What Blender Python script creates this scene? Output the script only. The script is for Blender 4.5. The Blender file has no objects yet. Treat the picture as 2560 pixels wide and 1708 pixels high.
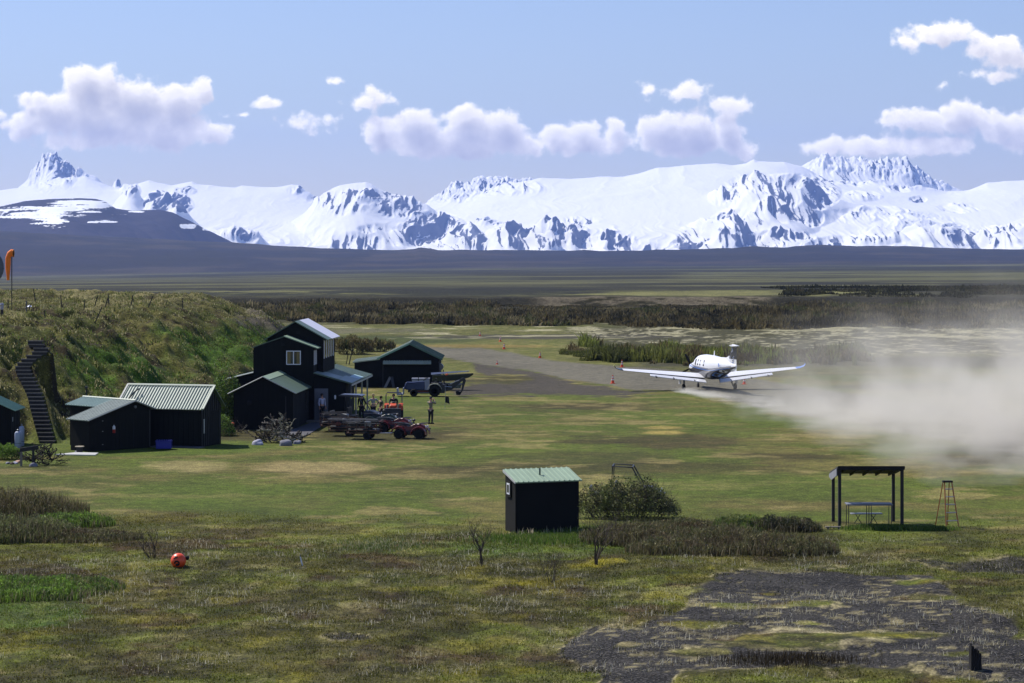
import bpy, bmesh, math, random
import numpy as np
from mathutils import Vector, Matrix
random.seed(7); RNG = np.random.default_rng(11)
F = 6044.0; H = 11.0; YH = 625.0; CX = 1280.0
scene = bpy.context.scene
COL = scene.collection
def gY(py): return F*H/(py-YH)                       # distance of a point of flat ground
def W(px, Y): return (px-CX)*Y/F                     # sideways position at distance Y
def Zp(py, Y): return H-(py-YH)*Y/F                  # height at distance Y
def G(px, py): Y = gY(py); return Vector((W(px, Y), Y, 0.0))
# ---------------------------------------------------------------- noise
_T = np.random.default_rng(5).random(1 << 20)
def _hash(ix, iy, seed):
    return _T[((ix+seed*131) & 1023)*1024+((iy+seed*57) & 1023)]
def vnoise(x, y, seed=0):
    x = np.asarray(x, float); y = np.asarray(y, float)
    fx0 = np.floor(x); fy0 = np.floor(y); fx = x-fx0; fy = y-fy0; ix = fx0.astype(np.int64); iy = fy0.astype(np.int64)
    fx = fx*fx*(3-2*fx); fy = fy*fy*(3-2*fy)
    a = _hash(ix, iy, seed); b = _hash(ix+1, iy, seed); c = _hash(ix, iy+1, seed); d = _hash(ix+1, iy+1, seed)
    return (a*(1-fx)+b*fx)*(1-fy)+(c*(1-fx)+d*fx)*fy
def fbm(x, y, o=4, seed=0, g=0.5):
    s = 0; a = 1; t = 0; x = np.asarray(x, float); y = np.asarray(y, float)
    for k in range(o):
        s = s+a*vnoise(x, y, seed+k*17); t += a; a *= g
        x, y = 1.62*x+1.17*y+3.1, -1.17*x+1.62*y+7.7
    return s/t
def ridged(x, y, o=4, seed=0, g=0.5):
    s = 0; a = 1; t = 0; x = np.asarray(x, float); y = np.asarray(y, float)
    for k in range(o):
        n = 1-np.abs(2*vnoise(x, y, seed+k*17)-1); s = s+a*n*n; t += a; a *= g
        x, y = 1.62*x+1.17*y+3.1, -1.17*x+1.62*y+7.7
    return s/t
def sstep(a, b, v):
    t = np.clip((v-a)/(b-a), 0, 1); return t*t*(3-2*t)
def sdf(x, y, pts):                                   # signed distance to a polygon, positive inside
    x = np.asarray(x, float); y = np.asarray(y, float)
    d = np.full(x.shape, 1e18); ins = np.zeros(x.shape, bool); n = len(pts)
    for i in range(n):
        ax, ay = pts[i]; bx, by = pts[(i+1) % n]
        ex, ey = bx-ax, by-ay; L = ex*ex+ey*ey+1e-12
        t = np.clip(((x-ax)*ex+(y-ay)*ey)/L, 0, 1)
        d = np.minimum(d, (x-ax-t*ex)**2+(y-ay-t*ey)**2)
        if ay != by:
            c = ((ay > y) != (by > y)) & (x < (bx-ax)*(y-ay)/(by-ay)+ax); ins ^= c
    d = np.sqrt(d); return np.where(ins, d, -d)
def itp(x, pts):
    p = sorted(pts); return np.interp(x, [a for a, b in p], [b for a, b in p])
# ---------------------------------------------------------------- tags
def tag(o, label=None, cat=None, group=None, kind=None):
    if label: o['label'] = label
    if cat: o['category'] = cat
    if group: o['group'] = group
    if kind: o['kind'] = kind
    return o
def empty(name, loc=(0, 0, 0), rz=0.0, label=None, cat=None, group=None):
    o = bpy.data.objects.new(name, None); COL.objects.link(o)
    o.location = loc; o.rotation_euler = (0, 0, rz); o.empty_display_size = 0.2
    return tag(o, label, cat, group)
# ---------------------------------------------------------------- materials
def srgb(r, g, b):
    def f(c):
        c /= 255.0
        return c/12.92 if c <= 0.04045 else ((c+0.055)/1.055)**2.4
    return (f(r), f(g), f(b), 1.0)
MATS = {}
def mat(name, col, rough=0.7, metal=0.0, var=0.25, scale=3.0, bump=0.0, bscale=20.0, stretch=(1, 1, 1), alpha=None, spec=0.5):
    """procedural paint: base colour broken up by two octaves of noise in object space"""
    if name in MATS: return MATS[name]
    m = bpy.data.materials.new(name); m.use_nodes = True; nt = m.node_tree; N = nt.nodes; L = nt.links
    b = N['Principled BSDF']; b.inputs['Roughness'].default_value = rough; b.inputs['Metallic'].default_value = metal
    b.inputs['Specular IOR Level'].default_value = spec
    tc = N.new('ShaderNodeTexCoord'); mp = N.new('ShaderNodeMapping'); mp.inputs['Scale'].default_value = stretch
    L.new(tc.outputs['Object'], mp.inputs['Vector'])
    n = N.new('ShaderNodeTexNoise'); n.inputs['Scale'].default_value = scale; n.inputs['Detail'].default_value = 6; n.inputs['Roughness'].default_value = 0.65
    L.new(mp.outputs[0], n.inputs['Vector'])
    r = N.new('ShaderNodeMapRange'); r.inputs[1].default_value = 0.25; r.inputs[2].default_value = 0.75
    r.inputs[3].default_value = 1-var; r.inputs[4].default_value = 1+var; L.new(n.outputs[0], r.inputs[0])
    mx = N.new('ShaderNodeVectorMath'); mx.operation = 'SCALE'; mx.inputs[0].default_value = col[:3]
    L.new(r.outputs[0], mx.inputs['Scale']); L.new(mx.outputs[0], b.inputs['Base Color'])
    if bump:
        n2 = N.new('ShaderNodeTexNoise'); n2.inputs['Scale'].default_value = bscale; n2.inputs['Detail'].default_value = 4
        L.new(mp.outputs[0], n2.inputs['Vector'])
        bp = N.new('ShaderNodeBump'); bp.inputs['Strength'].default_value = bump; bp.inputs['Distance'].default_value = 0.02
        L.new(n2.outputs[0], bp.inputs['Height']); L.new(bp.outputs[0], b.inputs['Normal'])
    MATS[name] = m; return m
def vcol_mat(name, rough=0.85, transl=0.0, var=0.2, scale=8.0, spec=0.3):
    """colour from the mesh's own colour layer (leaf and blade colour) with noise"""
    if name in MATS: return MATS[name]
    m = bpy.data.materials.new(name); m.use_nodes = True; nt = m.node_tree; N = nt.nodes; L = nt.links
    b = N['Principled BSDF']; b.inputs['Roughness'].default_value = rough; b.inputs['Specular IOR Level'].default_value = spec
    a = N.new('ShaderNodeAttribute'); a.attribute_name = 'Col'
    n = N.new('ShaderNodeTexNoise'); n.inputs['Scale'].default_value = scale; n.inputs['Detail'].default_value = 3
    g = N.new('ShaderNodeNewGeometry'); L.new(g.outputs['Position'], n.inputs['Vector'])
    r = N.new('ShaderNodeMapRange'); r.inputs[1].default_value = 0.3; r.inputs[2].default_value = 0.7
    r.inputs[3].default_value = 1-var; r.inputs[4].default_value = 1+var; L.new(n.outputs[0], r.inputs[0])
    mx = N.new('ShaderNodeVectorMath'); mx.operation = 'SCALE'
    L.new(a.outputs['Color'], mx.inputs[0]); L.new(r.outputs[0], mx.inputs['Scale']); L.new(mx.outputs[0], b.inputs['Base Color'])
    if transl:
        t = N.new('ShaderNodeBsdfTranslucent'); L.new(mx.outputs[0], t.inputs['Color'])
        ms = N.new('ShaderNodeMixShader'); ms.inputs[0].default_value = transl
        L.new(b.outputs[0], ms.inputs[1]); L.new(t.outputs[0], ms.inputs[2]); L.new(ms.outputs[0], N['Material Output'].inputs['Surface'])
    MATS[name] = m; return m
# ---------------------------------------------------------------- mesh from numpy arrays
def np_mesh(name, co, faces, m, cols=None, smooth=False, parent=None, attrs=None):
    me = bpy.data.meshes.new(name); nv = len(co); nf = len(faces); k = faces.shape[1]
    me.vertices.add(nv); me.vertices.foreach_set('co', np.asarray(co, np.float32).ravel())
    me.loops.add(nf*k); me.loops.foreach_set('vertex_index', faces.astype(np.int32).ravel())
    me.polygons.add(nf); me.polygons.foreach_set('loop_start', np.arange(0, nf*k, k, dtype=np.int32))
    me.polygons.foreach_set('use_smooth', np.full(nf, smooth))
    me.update(calc_edges=True)
    def addc(nm, c):
        at = me.color_attributes.new(nm, 'FLOAT_COLOR', 'POINT')
        c4 = np.ones((nv, 4), np.float32); c4[:, :c.shape[1]] = c; at.data.foreach_set('color', c4.ravel())
    if cols is not None: addc('Col', cols)
    for nm, c in (attrs or {}).items(): addc(nm, c)
    me.materials.append(m); o = bpy.data.objects.new(name, me); COL.objects.link(o)
    if parent: o.parent = parent
    return o
def grid_faces(nr, nc):
    i = np.arange(nr-1)[:, None]*nc+np.arange(nc-1)[None, :]; i = i.ravel()
    return np.stack([i, i+1, i+nc+1, i+nc], 1)
# ---------------------------------------------------------------- mesh builder for made things
class MB:
    def __init__(s): s.v = []; s.f = []
    def add(s, vs, fs):
        n = len(s.v); s.v += [tuple(v) for v in vs]; s.f += [tuple(i+n for i in f) for f in fs]; return s
    def box(s, x0, x1, y0, y1, z0, z1, M=None):
        vs = [Vector((x, y, z)) for z in (z0, z1) for y in (y0, y1) for x in (x0, x1)]
        if M: vs = [M @ v for v in vs]
        return s.add(vs, [(0, 2, 3, 1), (4, 5, 7, 6), (0, 1, 5, 4), (2, 6, 7, 3), (0, 4, 6, 2), (1, 3, 7, 5)])
    def hull(s, bot, top):
        n = len(bot); vs = list(bot)+list(top)
        fs = [tuple(reversed(range(n))), tuple(range(n, 2*n))]+[(i, (i+1) % n, (i+1) % n+n, i+n) for i in range(n)]
        return s.add(vs, fs)
    def prism(s, pts, y0, y1, ax='y'):                 # outline in (x,z) pulled along y, or (y,z) along x, or (x,y) along z
        P = {'y': lambda a, b, c: (a, c, b), 'x': lambda a, b, c: (c, a, b), 'z': lambda a, b, c: (a, b, c)}[ax]
        return s.hull([P(a, b, y0) for a, b in pts], [P(a, b, y1) for a, b in pts])
    def tube(s, pts, r, n=6, cap=True):
        pts = [Vector(p) for p in pts]; rr = r if isinstance(r, (list, tuple)) else [r]*len(pts)
        rings = []
        for i, p in enumerate(pts):
            d = (pts[min(i+1, len(pts)-1)]-pts[max(i-1, 0)]).normalized()
            up = Vector((0, 0, 1)) if abs(d.z) < 0.9 else Vector((1, 0, 0))
            a = d.cross(up).normalized(); b = d.cross(a)
            rings.append([p+(a*math.cos(t)+b*math.sin(t))*rr[i] for t in [2*math.pi*k/n for k in range(n)]])
        vs = [v for q in rings for v in q]; fs = []
        for i in range(len(pts)-1):
            for k in range(n): fs.append((i*n+k, i*n+(k+1) % n, (i+1)*n+(k+1) % n, (i+1)*n+k))
        if cap: fs += [tuple(reversed(range(n))), tuple(range((len(pts)-1)*n, len(pts)*n))]
        return s.add(vs, fs)
    def lathe(s, prof, c=(0, 0, 0), ax='z', n=16, M=None):      # prof: (radius, height)
        vs = []; fs = []
        for r, h in prof:
            for k in range(n):
                t = 2*math.pi*k/n; a, b = r*math.cos(t), r*math.sin(t)
                v = {'z': (a, b, h), 'x': (h, a, b), 'y': (a, h, b)}[ax]
                v = Vector(v)+Vector(c); vs.append(M @ v if M else v)
        m = len(prof)
        for i in range(m-1):
            for k in range(n): fs.append((i*n+k, i*n+(k+1) % n, (i+1)*n+(k+1) % n, (i+1)*n+k))
        fs += [tuple(reversed(range(n))), tuple(range((m-1)*n, m*n))]
        return s.add(vs, fs)
    def loft(s, rings, cap=True):
        n = len(rings[0]); vs = [v for q in rings for v in q]; fs = []
        for i in range(len(rings)-1):
            for k in range(n): fs.append((i*n+k, i*n+(k+1) % n, (i+1)*n+(k+1) % n, (i+1)*n+k))
        if cap: fs += [tuple(reversed(range(n))), tuple(range((len(rings)-1)*n, len(rings)*n))]
        return s.add(vs, fs)
    def build(s, name, m, parent=None, smooth=False, bevel=0, loc=None, fix=True):
        me = bpy.data.meshes.new(name); me.from_pydata(s.v, [], s.f)
        if fix:
            bm = bmesh.new(); bm.from_mesh(me); bmesh.ops.recalc_face_normals(bm, faces=bm.faces)
            if bevel:
                try: bmesh.ops.bevel(bm, geom=[e for e in bm.edges if e.is_manifold and e.calc_face_angle(0) > 0.5], offset=bevel, segments=1, affect='EDGES', clamp_overlap=True)
                except Exception: pass
            bm.to_mesh(me); bm.free()
        if smooth:
            me.polygons.foreach_set('use_smooth', [True]*len(me.polygons))
            try: me.set_sharp_from_angle(angle=math.radians(35))
            except Exception: pass
        me.materials.append(m); me.update()
        o = bpy.data.objects.new(name, me); COL.objects.link(o)
        if parent: o.parent = parent
        if loc: o.location = loc
        return o
def kids(o): return [c for c in bpy.data.objects if c.parent == o]
def copy_tree(o, parent=None):
    c = o.copy(); COL.objects.link(c); c.parent = parent
    for ch in kids(o): copy_tree(ch, c)
    return c
# ================================================================= ground
FOOT = [(-75, 128), (-60, 131), (-33, 136.6), (-28.5, 137.6), (-25.3, 141), (-23.0, 150), (-21, 165), (-19.5, 185), (-17.2, 205), (-16.2, 226),
        (-18.5, 250), (-34, 275), (-120, 290), (-400, 300), (-400, 128)]
STAIR = []
_n = 27
for i in range(_n):
    t = i/(_n-1)
    px = itp(t, [(0, 119), (.26, 100), (.44, 89), (.57, 74), (.65, 63), (.72, 57), (.76, 61), (.8, 70), (.86, 90), (.9, 105), (.935, 103), (.96, 92), (1, 89)])
    z = 0.10+t*5.35; Y = 138.0+t*9.6
    STAIR.append((float(W(px, Y)), Y, z))
def bluff(x, y):
    x = np.atleast_1d(x); y = np.atleast_1d(y); k = (x < -8) & (y > 120) & (y < 310)
    z = np.zeros(x.shape); d = np.full(x.shape, -50.0)
    if k.any(): z[k], d[k] = bluff_(x[k], y[k])
    return z, d
def bluff_(x, y):
    d = sdf(x, y, FOOT)
    nz = (fbm(x/7.0, y/7.0, 3, 5)-0.5)
    d2 = d+nz*3.0*sstep(0, 3, d)
    z = np.interp(d2, [-1, 0, 0.6, 8.0, 11.0, 40, 200], [0, 0, 0.45, 5.5, 6.25, 6.7, 6.7])
    # gullies cut across the face
    g = ridged(x/4.2+y/7.0, y/26.0, 3, 9)
    z = z-1.9*g*sstep(1.0, 4, d)*sstep(14, 7, d)*sstep(146, 156, y)
    z = z+(fbm(x/1.3, y/1.3, 3, 21)-0.5)*1.15*sstep(0.2, 2, d)*sstep(60, 25, d)
    z = z+(fbm(x/14, y/14, 3, 31)-0.5)*1.0*sstep(8, 16, d)
    return np.maximum(z, 0)*(d > 0), d
def far_z(x, y):
    px = CX+x*F/np.maximum(y, 1)
    yb = itp(px, [(-600, 700), (0, 693), (600, 683), (1200, 671), (2560, 661), (3200, 660)])
    yt = itp(px, [(-600, 545), (-300, 560), (0, 578), (580, 607), (700, 614), (800, 620), (1000, 626), (1035, 623), (1050, 619), (1075, 621), (1095, 625), (1300, 625), (1420, 627),
                  (1460, 624), (1500, 627), (1700, 625), (1830, 622), (1880, 617), (1960, 619), (1990, 616), (2060, 613), (2140, 617), (2250, 615), (2330, 619), (2400, 621), (2560, 624), (3200, 626)])
    yt = yt+(fbm(px/40, px*0, 3, 77)-0.5)*3
    t = np.clip(np.log(np.maximum(y, 480)/480)/np.log(4500/480), 0, 1)
    ysc = 743.5+(yb-743.5)*t**0.62
    z1 = H-(ysc-YH)*np.maximum(y, 480)/F
    z1 = np.minimum(z1, 1.8)
    z1 = z1-(1.8-(H-(743.5-YH)*480/F))*0
    s = sstep(4300, 7600, y)
    z2 = H-(yt-YH)*7600/F; z1b = H-(yb-YH)*4500/F
    zz = np.where(y < 4400, z1, z1b+(z2-z1b)*s)
    zz = zz-sstep(7700, 9500, y)*(z2-z1b)
    zz = zz+(fbm(x/350, y/350, 4, 3)-0.5)*18*sstep(4300, 5500, y)*sstep(7600, 6800, y)
    return zz
def bank_Y(x): return 472+10*(fbm(x/30, x*0, 4, 41)-0.5)+x*0.02
def gz(x, y, detail=True):
    x = np.asarray(x, float); y = np.asarray(y, float)
    zb, d = bluff(x, y)
    by = bank_Y(x)
    zf = far_z(x, y)*sstep(by, by+5, y)
    z = zb+np.where(y > 460, zf, 0)
    if detail:
        fg = sstep(93, 84, y)
        z = z+fg*((fbm(x/1.6, y/1.6, 3, 61)-0.5)*0.22+(fbm(x/6, y/6, 2, 62)-0.5)*0.5)*sstep(40, 60, y)
        z = z+sstep(100, 110, y)*0+(fbm(x/4, y/4, 2, 63)-0.5)*0.05*sstep(100, 90, y)
        z = z+(fbm(x/6.0, y/6.0, 3, 64)-0.5)*0.7*sstep(300, 330, y)*sstep(900, 500, y)
        # the mound and shoulders at the left of the foreground
    # trench for the outdoor stairs
    k = np.nonzero((x > -32) & (x < -24) & (y > 136) & (y < 150))[0]
    if len(k):
        zk = z[k]; xk = x[k]; yk = y[k]
        for (sx, sy, sz) in STAIR:
            m = sstep(1.0, 0.62, np.abs(xk-sx))*sstep(0.75, 0.3, np.abs(yk-sy)); zk = zk*(1-m)+(sz-0.28)*m
        z[k] = zk
    return z
def gz1(x, y): return float(gz(np.array([x]), np.array([y]))[0])

def rows():
    Y = [-60, -20, 10, 30, 45, 52, 56]; y = 58.0
    while y < 36000:
        Y.append(y)
        if y < 97: y += 0.22
        elif y < 130: y += 0.4
        elif y < 225: y += 0.3
        elif y < 280: y += 0.6
        elif y < 466: y *= 1.0042
        elif y < 490: y += 0.5
        elif y < 4300: y *= 1.012
        elif y < 7700: y += 60
        else: y *= 1.06
    return np.array(Y)
RY = rows(); PXs = np.concatenate([np.arange(-2600, -400, 40), np.arange(-400, 2960, 5.5), np.arange(2960, 5200, 40)])
yy = RY[:, None]*np.ones(len(PXs))[None, :]
xx = (PXs[None, :]-CX)*np.maximum(yy, 58)/F
X = xx.ravel(); Y = yy.ravel()
Z = gz(X, Y)
gpx = CX+X*F/np.maximum(Y, 20); gpy = YH+H*F/np.maximum(Y, 20)
# --- colours (albedo) by place
def C3(r, g, b): return np.array(srgb(r, g, b)[:3])
def mixc(c, col, m): return c*(1-m[:, None])+np.asarray(col)[None, :]*m[:, None]
n1 = fbm(X/4.5, Y/4, 5, 101, .6); n2 = fbm(X/1.2, Y/1.3, 4, 102, .6); n3 = fbm(X/16, Y/12, 5, 103, .6); n4 = fbm(X/0.5, Y/.6, 3, 104)
c = np.tile(C3(98, 108, 50), (len(X), 1)).astype(float)                       # meadow green
c = mixc(c, C3(126, 118, 76), sstep(0.42, 0.66, n1)*.8)                          # worn, olive-straw
c = mixc(c, C3(92, 108, 42), sstep(0.52, 0.64, fbm(X/5, Y/5, 5, 105, .6))*0.8)   # fresh green
c = mixc(c, C3(74, 68, 42), sstep(0.54, 0.66, n3)*0.8*sstep(110, 125, Y))    # brown moss
c = mixc(c, C3(160, 148, 108), sstep(0.57, 0.66, fbm(X/4, Y/3, 5, 106, .65))*0.6)  # bleached streaks
def ell(cx, cy, rx, ry, k=0.35, sd=0):
    d = 1-np.sqrt(((gpx-cx)/rx)**2+((gpy-cy)/ry)**2)
    return sstep(-0.05, 0.35, d+k*(n2-0.5)*2)
c = mixc(c, C3(172, 160, 122), ell(470, 1165, 130, 17)*0.7)
c = mixc(c, C3(176, 160, 124), ell(800, 1170, 170, 20)*0.8)
c = mixc(c, C3(190, 172, 112), ell(1660, 1082, 60, 6)*0.8)
c = mixc(c, C3(190, 172, 112), ell(1650, 1069, 60, 5)*0.6)
c = mixc(c, C3(70, 62, 42), ell(1700, 1105, 180, 22)*0.7)
c = mixc(c, C3(72, 66, 44), ell(1450, 1145, 240, 18)*0.55)
c = mixc(c, C3(92, 112, 42), ell(620, 1240, 420, 40)*0.5)
c = mixc(c, C3(92, 114, 42), ell(330, 1118, 420, 26, 0.1)*0.8)
c = mixc(c, C3(92, 114, 42), ell(1000, 1020, 170, 40)*0.55)
c = mixc(c, C3(92, 112, 42), ell(1900, 1215, 420, 40)*0.5)
# foreground tundra
EDGE = (fbm(X/7, Y/7, 4, 190, .6)-.5)*190; t = sstep(1265, 1400, gpy+EDGE)
tun = np.tile(C3(80, 80, 38), (len(X), 1)).astype(float)
tun = mixc(tun, C3(95, 103, 44), sstep(0.42, 0.56, n1)); tun = mixc(tun, C3(72, 58, 38), sstep(0.55, 0.68, fbm(X/2, Y/3, 4, 107)))
tun = mixc(tun, C3(150, 144, 108), sstep(0.58, 0.70, n2)*0.5); tun = mixc(tun, C3(118, 114, 48), sstep(0.6, 0.7, fbm(X/1.4, Y/2, 3, 108))*0.7)
tun = mixc(tun, C3(44, 44, 26), sstep(0.55, 0.35, n4)*0.5)
c = c*(1-t[:, None])+tun*t[:, None]
for (a, b_, rx, ry) in ((1195, 1415, 45, 9), (1500, 1418, 70, 14), (1360, 1465, 70, 10), (1330, 1435, 20, 5), (560, 1500, 30, 8), (2010, 1428, 28, 6)):
    c = mixc(c, C3(150, 142, 48), ell(a, b_, rx*.9, ry*.9, 2.2)*0.6)
c = mixc(c, C3(70, 100, 32), ell(1400, 1370, 330, 32)*0.55)
c = mixc(c, C3(66, 110, 30), ell(80, 1530, 170, 60, .9)*0.45)
grav = np.zeros(len(X))
def gpoly(pts, n, e=5.0):
    r = np.zeros(len(gpx)); q = np.array(pts); k = (gpx > q[:, 0].min()-60) & (gpx < q[:, 0].max()+60) & (gpy > q[:, 1].min()-60) & (gpy < q[:, 1].max()+60)
    r[k] = sstep(-e, e, sdf(gpx[k], gpy[k], pts)+n[k]); return r
P1 = [(1854, 1430), (1726, 1464), (1780, 1484), (1720, 1510), (1691, 1543), (1583, 1563), (1459, 1573), (1390, 1637), (1464, 1662), (1518, 1686), (1480, 1730), (1622, 1730), (1700, 1690),
      (1844, 1676), (2190, 1671), (2400, 1690), (2600, 1720), (2640, 1600), (2535, 1597), (2545, 1553), (2412, 1509), (2358, 1464), (2328, 1439), (2091, 1422)]
g1 = gpoly(P1, (n2-0.5)*46+(n4-0.5)*14, 5)
for (a, b_, rx, ry) in ((1970, 1602, 250, 26), (1840, 1518, 160, 9), (2030, 1515, 110, 8), (1720, 1566, 90, 10), (2240, 1588, 140, 12), (1575, 1618, 44, 14), (1750, 1634, 80, 8), (2300, 1490, 120, 10), (1920, 1482, 30, 4),
                        (1810, 1560, 60, 4), (2025, 1562, 40, 4), (2290, 1450, 100, 8), (2400, 1640, 60, 6)):
    g1 = g1*(1-ell(a, b_, rx, ry, 0.7))
g1 = np.maximum(g1, gpoly([(2270, 1398), (2450, 1405), (2640, 1385), (2640, 1425), (2400, 1418)], (n2-0.5)*20, 3)*0.9)
g1 = np.maximum(g1, ell(870, 1597, 70, 9, 0.8)*0.9)
c = mixc(c, C3(196, 186, 166), ell(2150, 1615, 60, 14, 0.8)*0.8*(1-g1)); c = mixc(c, C3(190, 180, 160), ell(1990, 1578, 200, 6, 0.9)*0.8*(1-g1)); c = mixc(c, C3(170, 160, 130), ell(1575, 1616, 40, 10, .5))
rim = np.exp(-((g1-.38)/.24)**2)*sstep(.42, .56, fbm(X/.8, Y/.8, 3, 191)); c = mixc(c, C3(46, 45, 48), g1); c = mixc(c, C3(186, 176, 150), rim*.75*(gpy > 1380)); c = mixc(c, C3(150, 142, 118), g1*sstep(.62, .70, fbm(X/.7, Y/.45, 4, 192, .65))*.8); grav = np.maximum(grav, g1)
# middle distance: strip of dark gravel, runway, spit of stones
RW = [(1035, 862), (1090, 869), (1200, 871), (1273, 881), (1383, 903), (1530, 914), (1640, 921), (1800, 935), (2000, 965), (2300, 1010), (2700, 1075), (2900, 1110), (2900, 1215), (2700, 1170), (2400, 1106),
      (2190, 1070), (2088, 1050), (1968, 1033), (1895, 1018), (1785, 990), (1700, 976), (1566, 974), (1530, 963), (1420, 949), (1346, 930), (1222, 914), (1140, 900), (1090, 886), (1050, 872)]
rw = gpoly(RW, (n2-0.5)*8, 2.5)
mid = sstep(945, 915, gpy)
c = mixc(c, C3(104, 108, 58), mid*0.8); c = mixc(c, C3(150, 145, 100), mid*sstep(0.5, 0.62, n2)*0.5)
c = mixc(c, C3(70, 82, 40), ell(960, 850, 280, 12, .2)*0.9); c = mixc(c, C3(150, 132, 84), ell(1150, 866, 260, 5, .3)*0.8)
dk = ell(1400, 842, 420, 7, .5)*0.85
c = mixc(c, C3(66, 62, 58), dk); grav = np.maximum(grav, dk)
c = mixc(c, C3(120, 118, 112), ell(880, 828, 260, 6, .6)*0.6)
sp = gpoly([(1180, 905), (1240, 912), (1350, 932), (1430, 952), (1560, 975), (1640, 980), (1560, 992), (1400, 988), (1250, 990), (1150, 990), (1120, 975), (1180, 960), (1230, 950), (1190, 925)], (n2-0.5)*26, 4)
sp = sp*(1-ell(1265, 948, 75, 14, .5))*(1-ell(1490, 958, 70, 6, .5))
c = mixc(c, C3(76, 71, 66), sp); grav = np.maximum(grav, sp)
c = mixc(c, C3(120, 117, 113), rw); grav = np.maximum(grav, rw*0.75)
# river flats with pale stones
fl = sstep(900, 880, gpy+(n3-0.5)*30)*sstep(800, 812, gpy)*sstep(1380, 1560, gpx+(n3-.5)*300)
st = fbm(X/1.3, Y/3.2, 5, 120, .62)
c = mixc(c, C3(68, 66, 50), fl*0.85); c = mixc(c, C3(196, 192, 176), fl*sstep(0.50, 0.57, st)*sstep(.42, .5, fbm(X/.5, Y/1.1, 3, 122))*0.85*sstep(.38, .5, n3+0.08*(gpx > 1900)))
fl2 = sstep(850, 845, gpy)*sstep(805, 810, gpy)*sstep(600, 900, gpx); c = mixc(c, C3(190, 186, 166), fl2*sstep(0.6, 0.66, fbm(X/5, Y/5, 3, 131))*0.8)
rv = sstep(925, 912, gpy)*sstep(1560, 1640, gpx)*sstep(888, 896, gpy)*(1-rw); c = mixc(c, C3(76, 74, 72), rv*0.8)
# brush flats, river bank, far plain
br = sstep(316, 330, Y)*sstep(600, 480, Y)
c = mixc(c, C3(52, 50, 32), br*(1-fl)*sstep(820, 800, gpy))
bY = bank_Y(X); dz = sstep(-3, 0.5, Y-bY)*sstep(7.5, 5.5, Y-bY); gx = sstep(1290, 1380, gpx)*sstep(1960, 1900, gpx)
c = mixc(c, C3(122, 114, 106), dz*gx*sstep(.36, .5, fbm(X/5, Y/1.2, 4, 140, .65))); c = mixc(c, C3(40, 40, 34), dz*(1-gx)*0.9)
gpyz = YH+(H-Z)*F/np.maximum(Y, 20)                      # far plain: long pale fens between heath
pl = sstep(480, 500, Y)*sstep(4600, 4300, Y)
heath = np.tile(C3(66, 66, 48), (len(X), 1)); c = c*(1-pl[:, None])+heath*pl[:, None]
la = np.log(np.maximum(Y, 100)); fen = fbm(X/(Y*0.10+1)+3, la*11, 4, 150)
c = mixc(c, C3(112, 114, 76), pl*sstep(0.52, 0.60, fen)); c = mixc(c, C3(140, 140, 100), pl*sstep(0.60, 0.66, fen)*0.8)
bandy = gpyz+(fbm(X/(Y*0.12+1), la*3, 3, 151)-.5)*14
BK_ = sstep(.36, .52, fbm(X/(Y*.05+1), la*26, 4, 152, .6))
def band(a, b_, l, r): return BK_*pl*sstep(a-2, a+2, bandy)*sstep(b_+2, b_-2, bandy)*sstep(l-60, l+60, gpx)*sstep(r+60, r-60, gpx)
c = mixc(c, C3(140, 142, 98), band(712, 719, 620, 1500)*0.5); c = mixc(c, C3(122, 126, 84), band(688, 708, 700, 1300)*0.7)
c = mixc(c, C3(136, 138, 96), band(680, 702, 1700, 2700)*0.9); c = mixc(c, C3(122, 124, 92), band(692, 704, -300, 900)*0.8)
c = mixc(c, C3(34, 38, 32), band(722, 744, -300, 1500)*0.95); c = mixc(c, C3(46, 46, 34), band(704, 760, 1950, 3000)*0.95)
hl = sstep(4300, 4700, Y)
c = mixc(c, C3(38, 36, 46), hl); c = mixc(c, C3(78, 70, 62), hl*sstep(.5, .62, fbm(X/240, Y/240, 4, 160))*0.7); c = mixc(c, C3(40, 38, 34), hl*sstep(.5, .62, fbm(X/130, Y/200, 4, 161))*0.7)
# bluff
zb, db = bluff(X, Y); onb = sstep(0.0, 0.6, db)
bl = np.tile(C3(108, 106, 60), (len(X), 1)); bl = mixc(bl, C3(86, 92, 44), sstep(.42, .58, n1)); bl = mixc(bl, C3(62, 54, 34), sstep(.5, .64, n2))
lush = sstep(8.5, 6.5, db)*sstep(1, 2.5, db)*sstep(147, 154, Y); bl = mixc(bl, C3(78, 110, 30), lush*sstep(.35, .55, fbm(X/3, Y/5, 3, 171)))
bl = mixc(bl, C3(140, 134, 100), sstep(11, 14, db)*sstep(.4, .6, fbm(X/3, Y/9, 3, 172)))
bl = mixc(bl, C3(110, 104, 100), sstep(212, 218, Y)*sstep(240, 234, Y)*sstep(1, 3, db)*sstep(10, 8, db)*sstep(.4, .55, n1))
c = c*(1-onb[:, None])+bl*onb[:, None]
c = c*(1+(sstep(.38, .62, fbm(X/1.7, Y/1.5, 4, 195, .6))-.5)*.7*sstep(1240, 1340, gpy))[:, None]; lum = c.mean(1, keepdims=True); c = lum+(c-lum)*1.08; c[:, 1] *= 0.97
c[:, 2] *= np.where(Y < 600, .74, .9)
c = np.clip(c*np.interp(Y, [0, 95, 300, 480, 700, 4300, 4400], [.67, .62, .60, .62, .34, .32, .6])[:, None], 0.004, 0.9)

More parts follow.
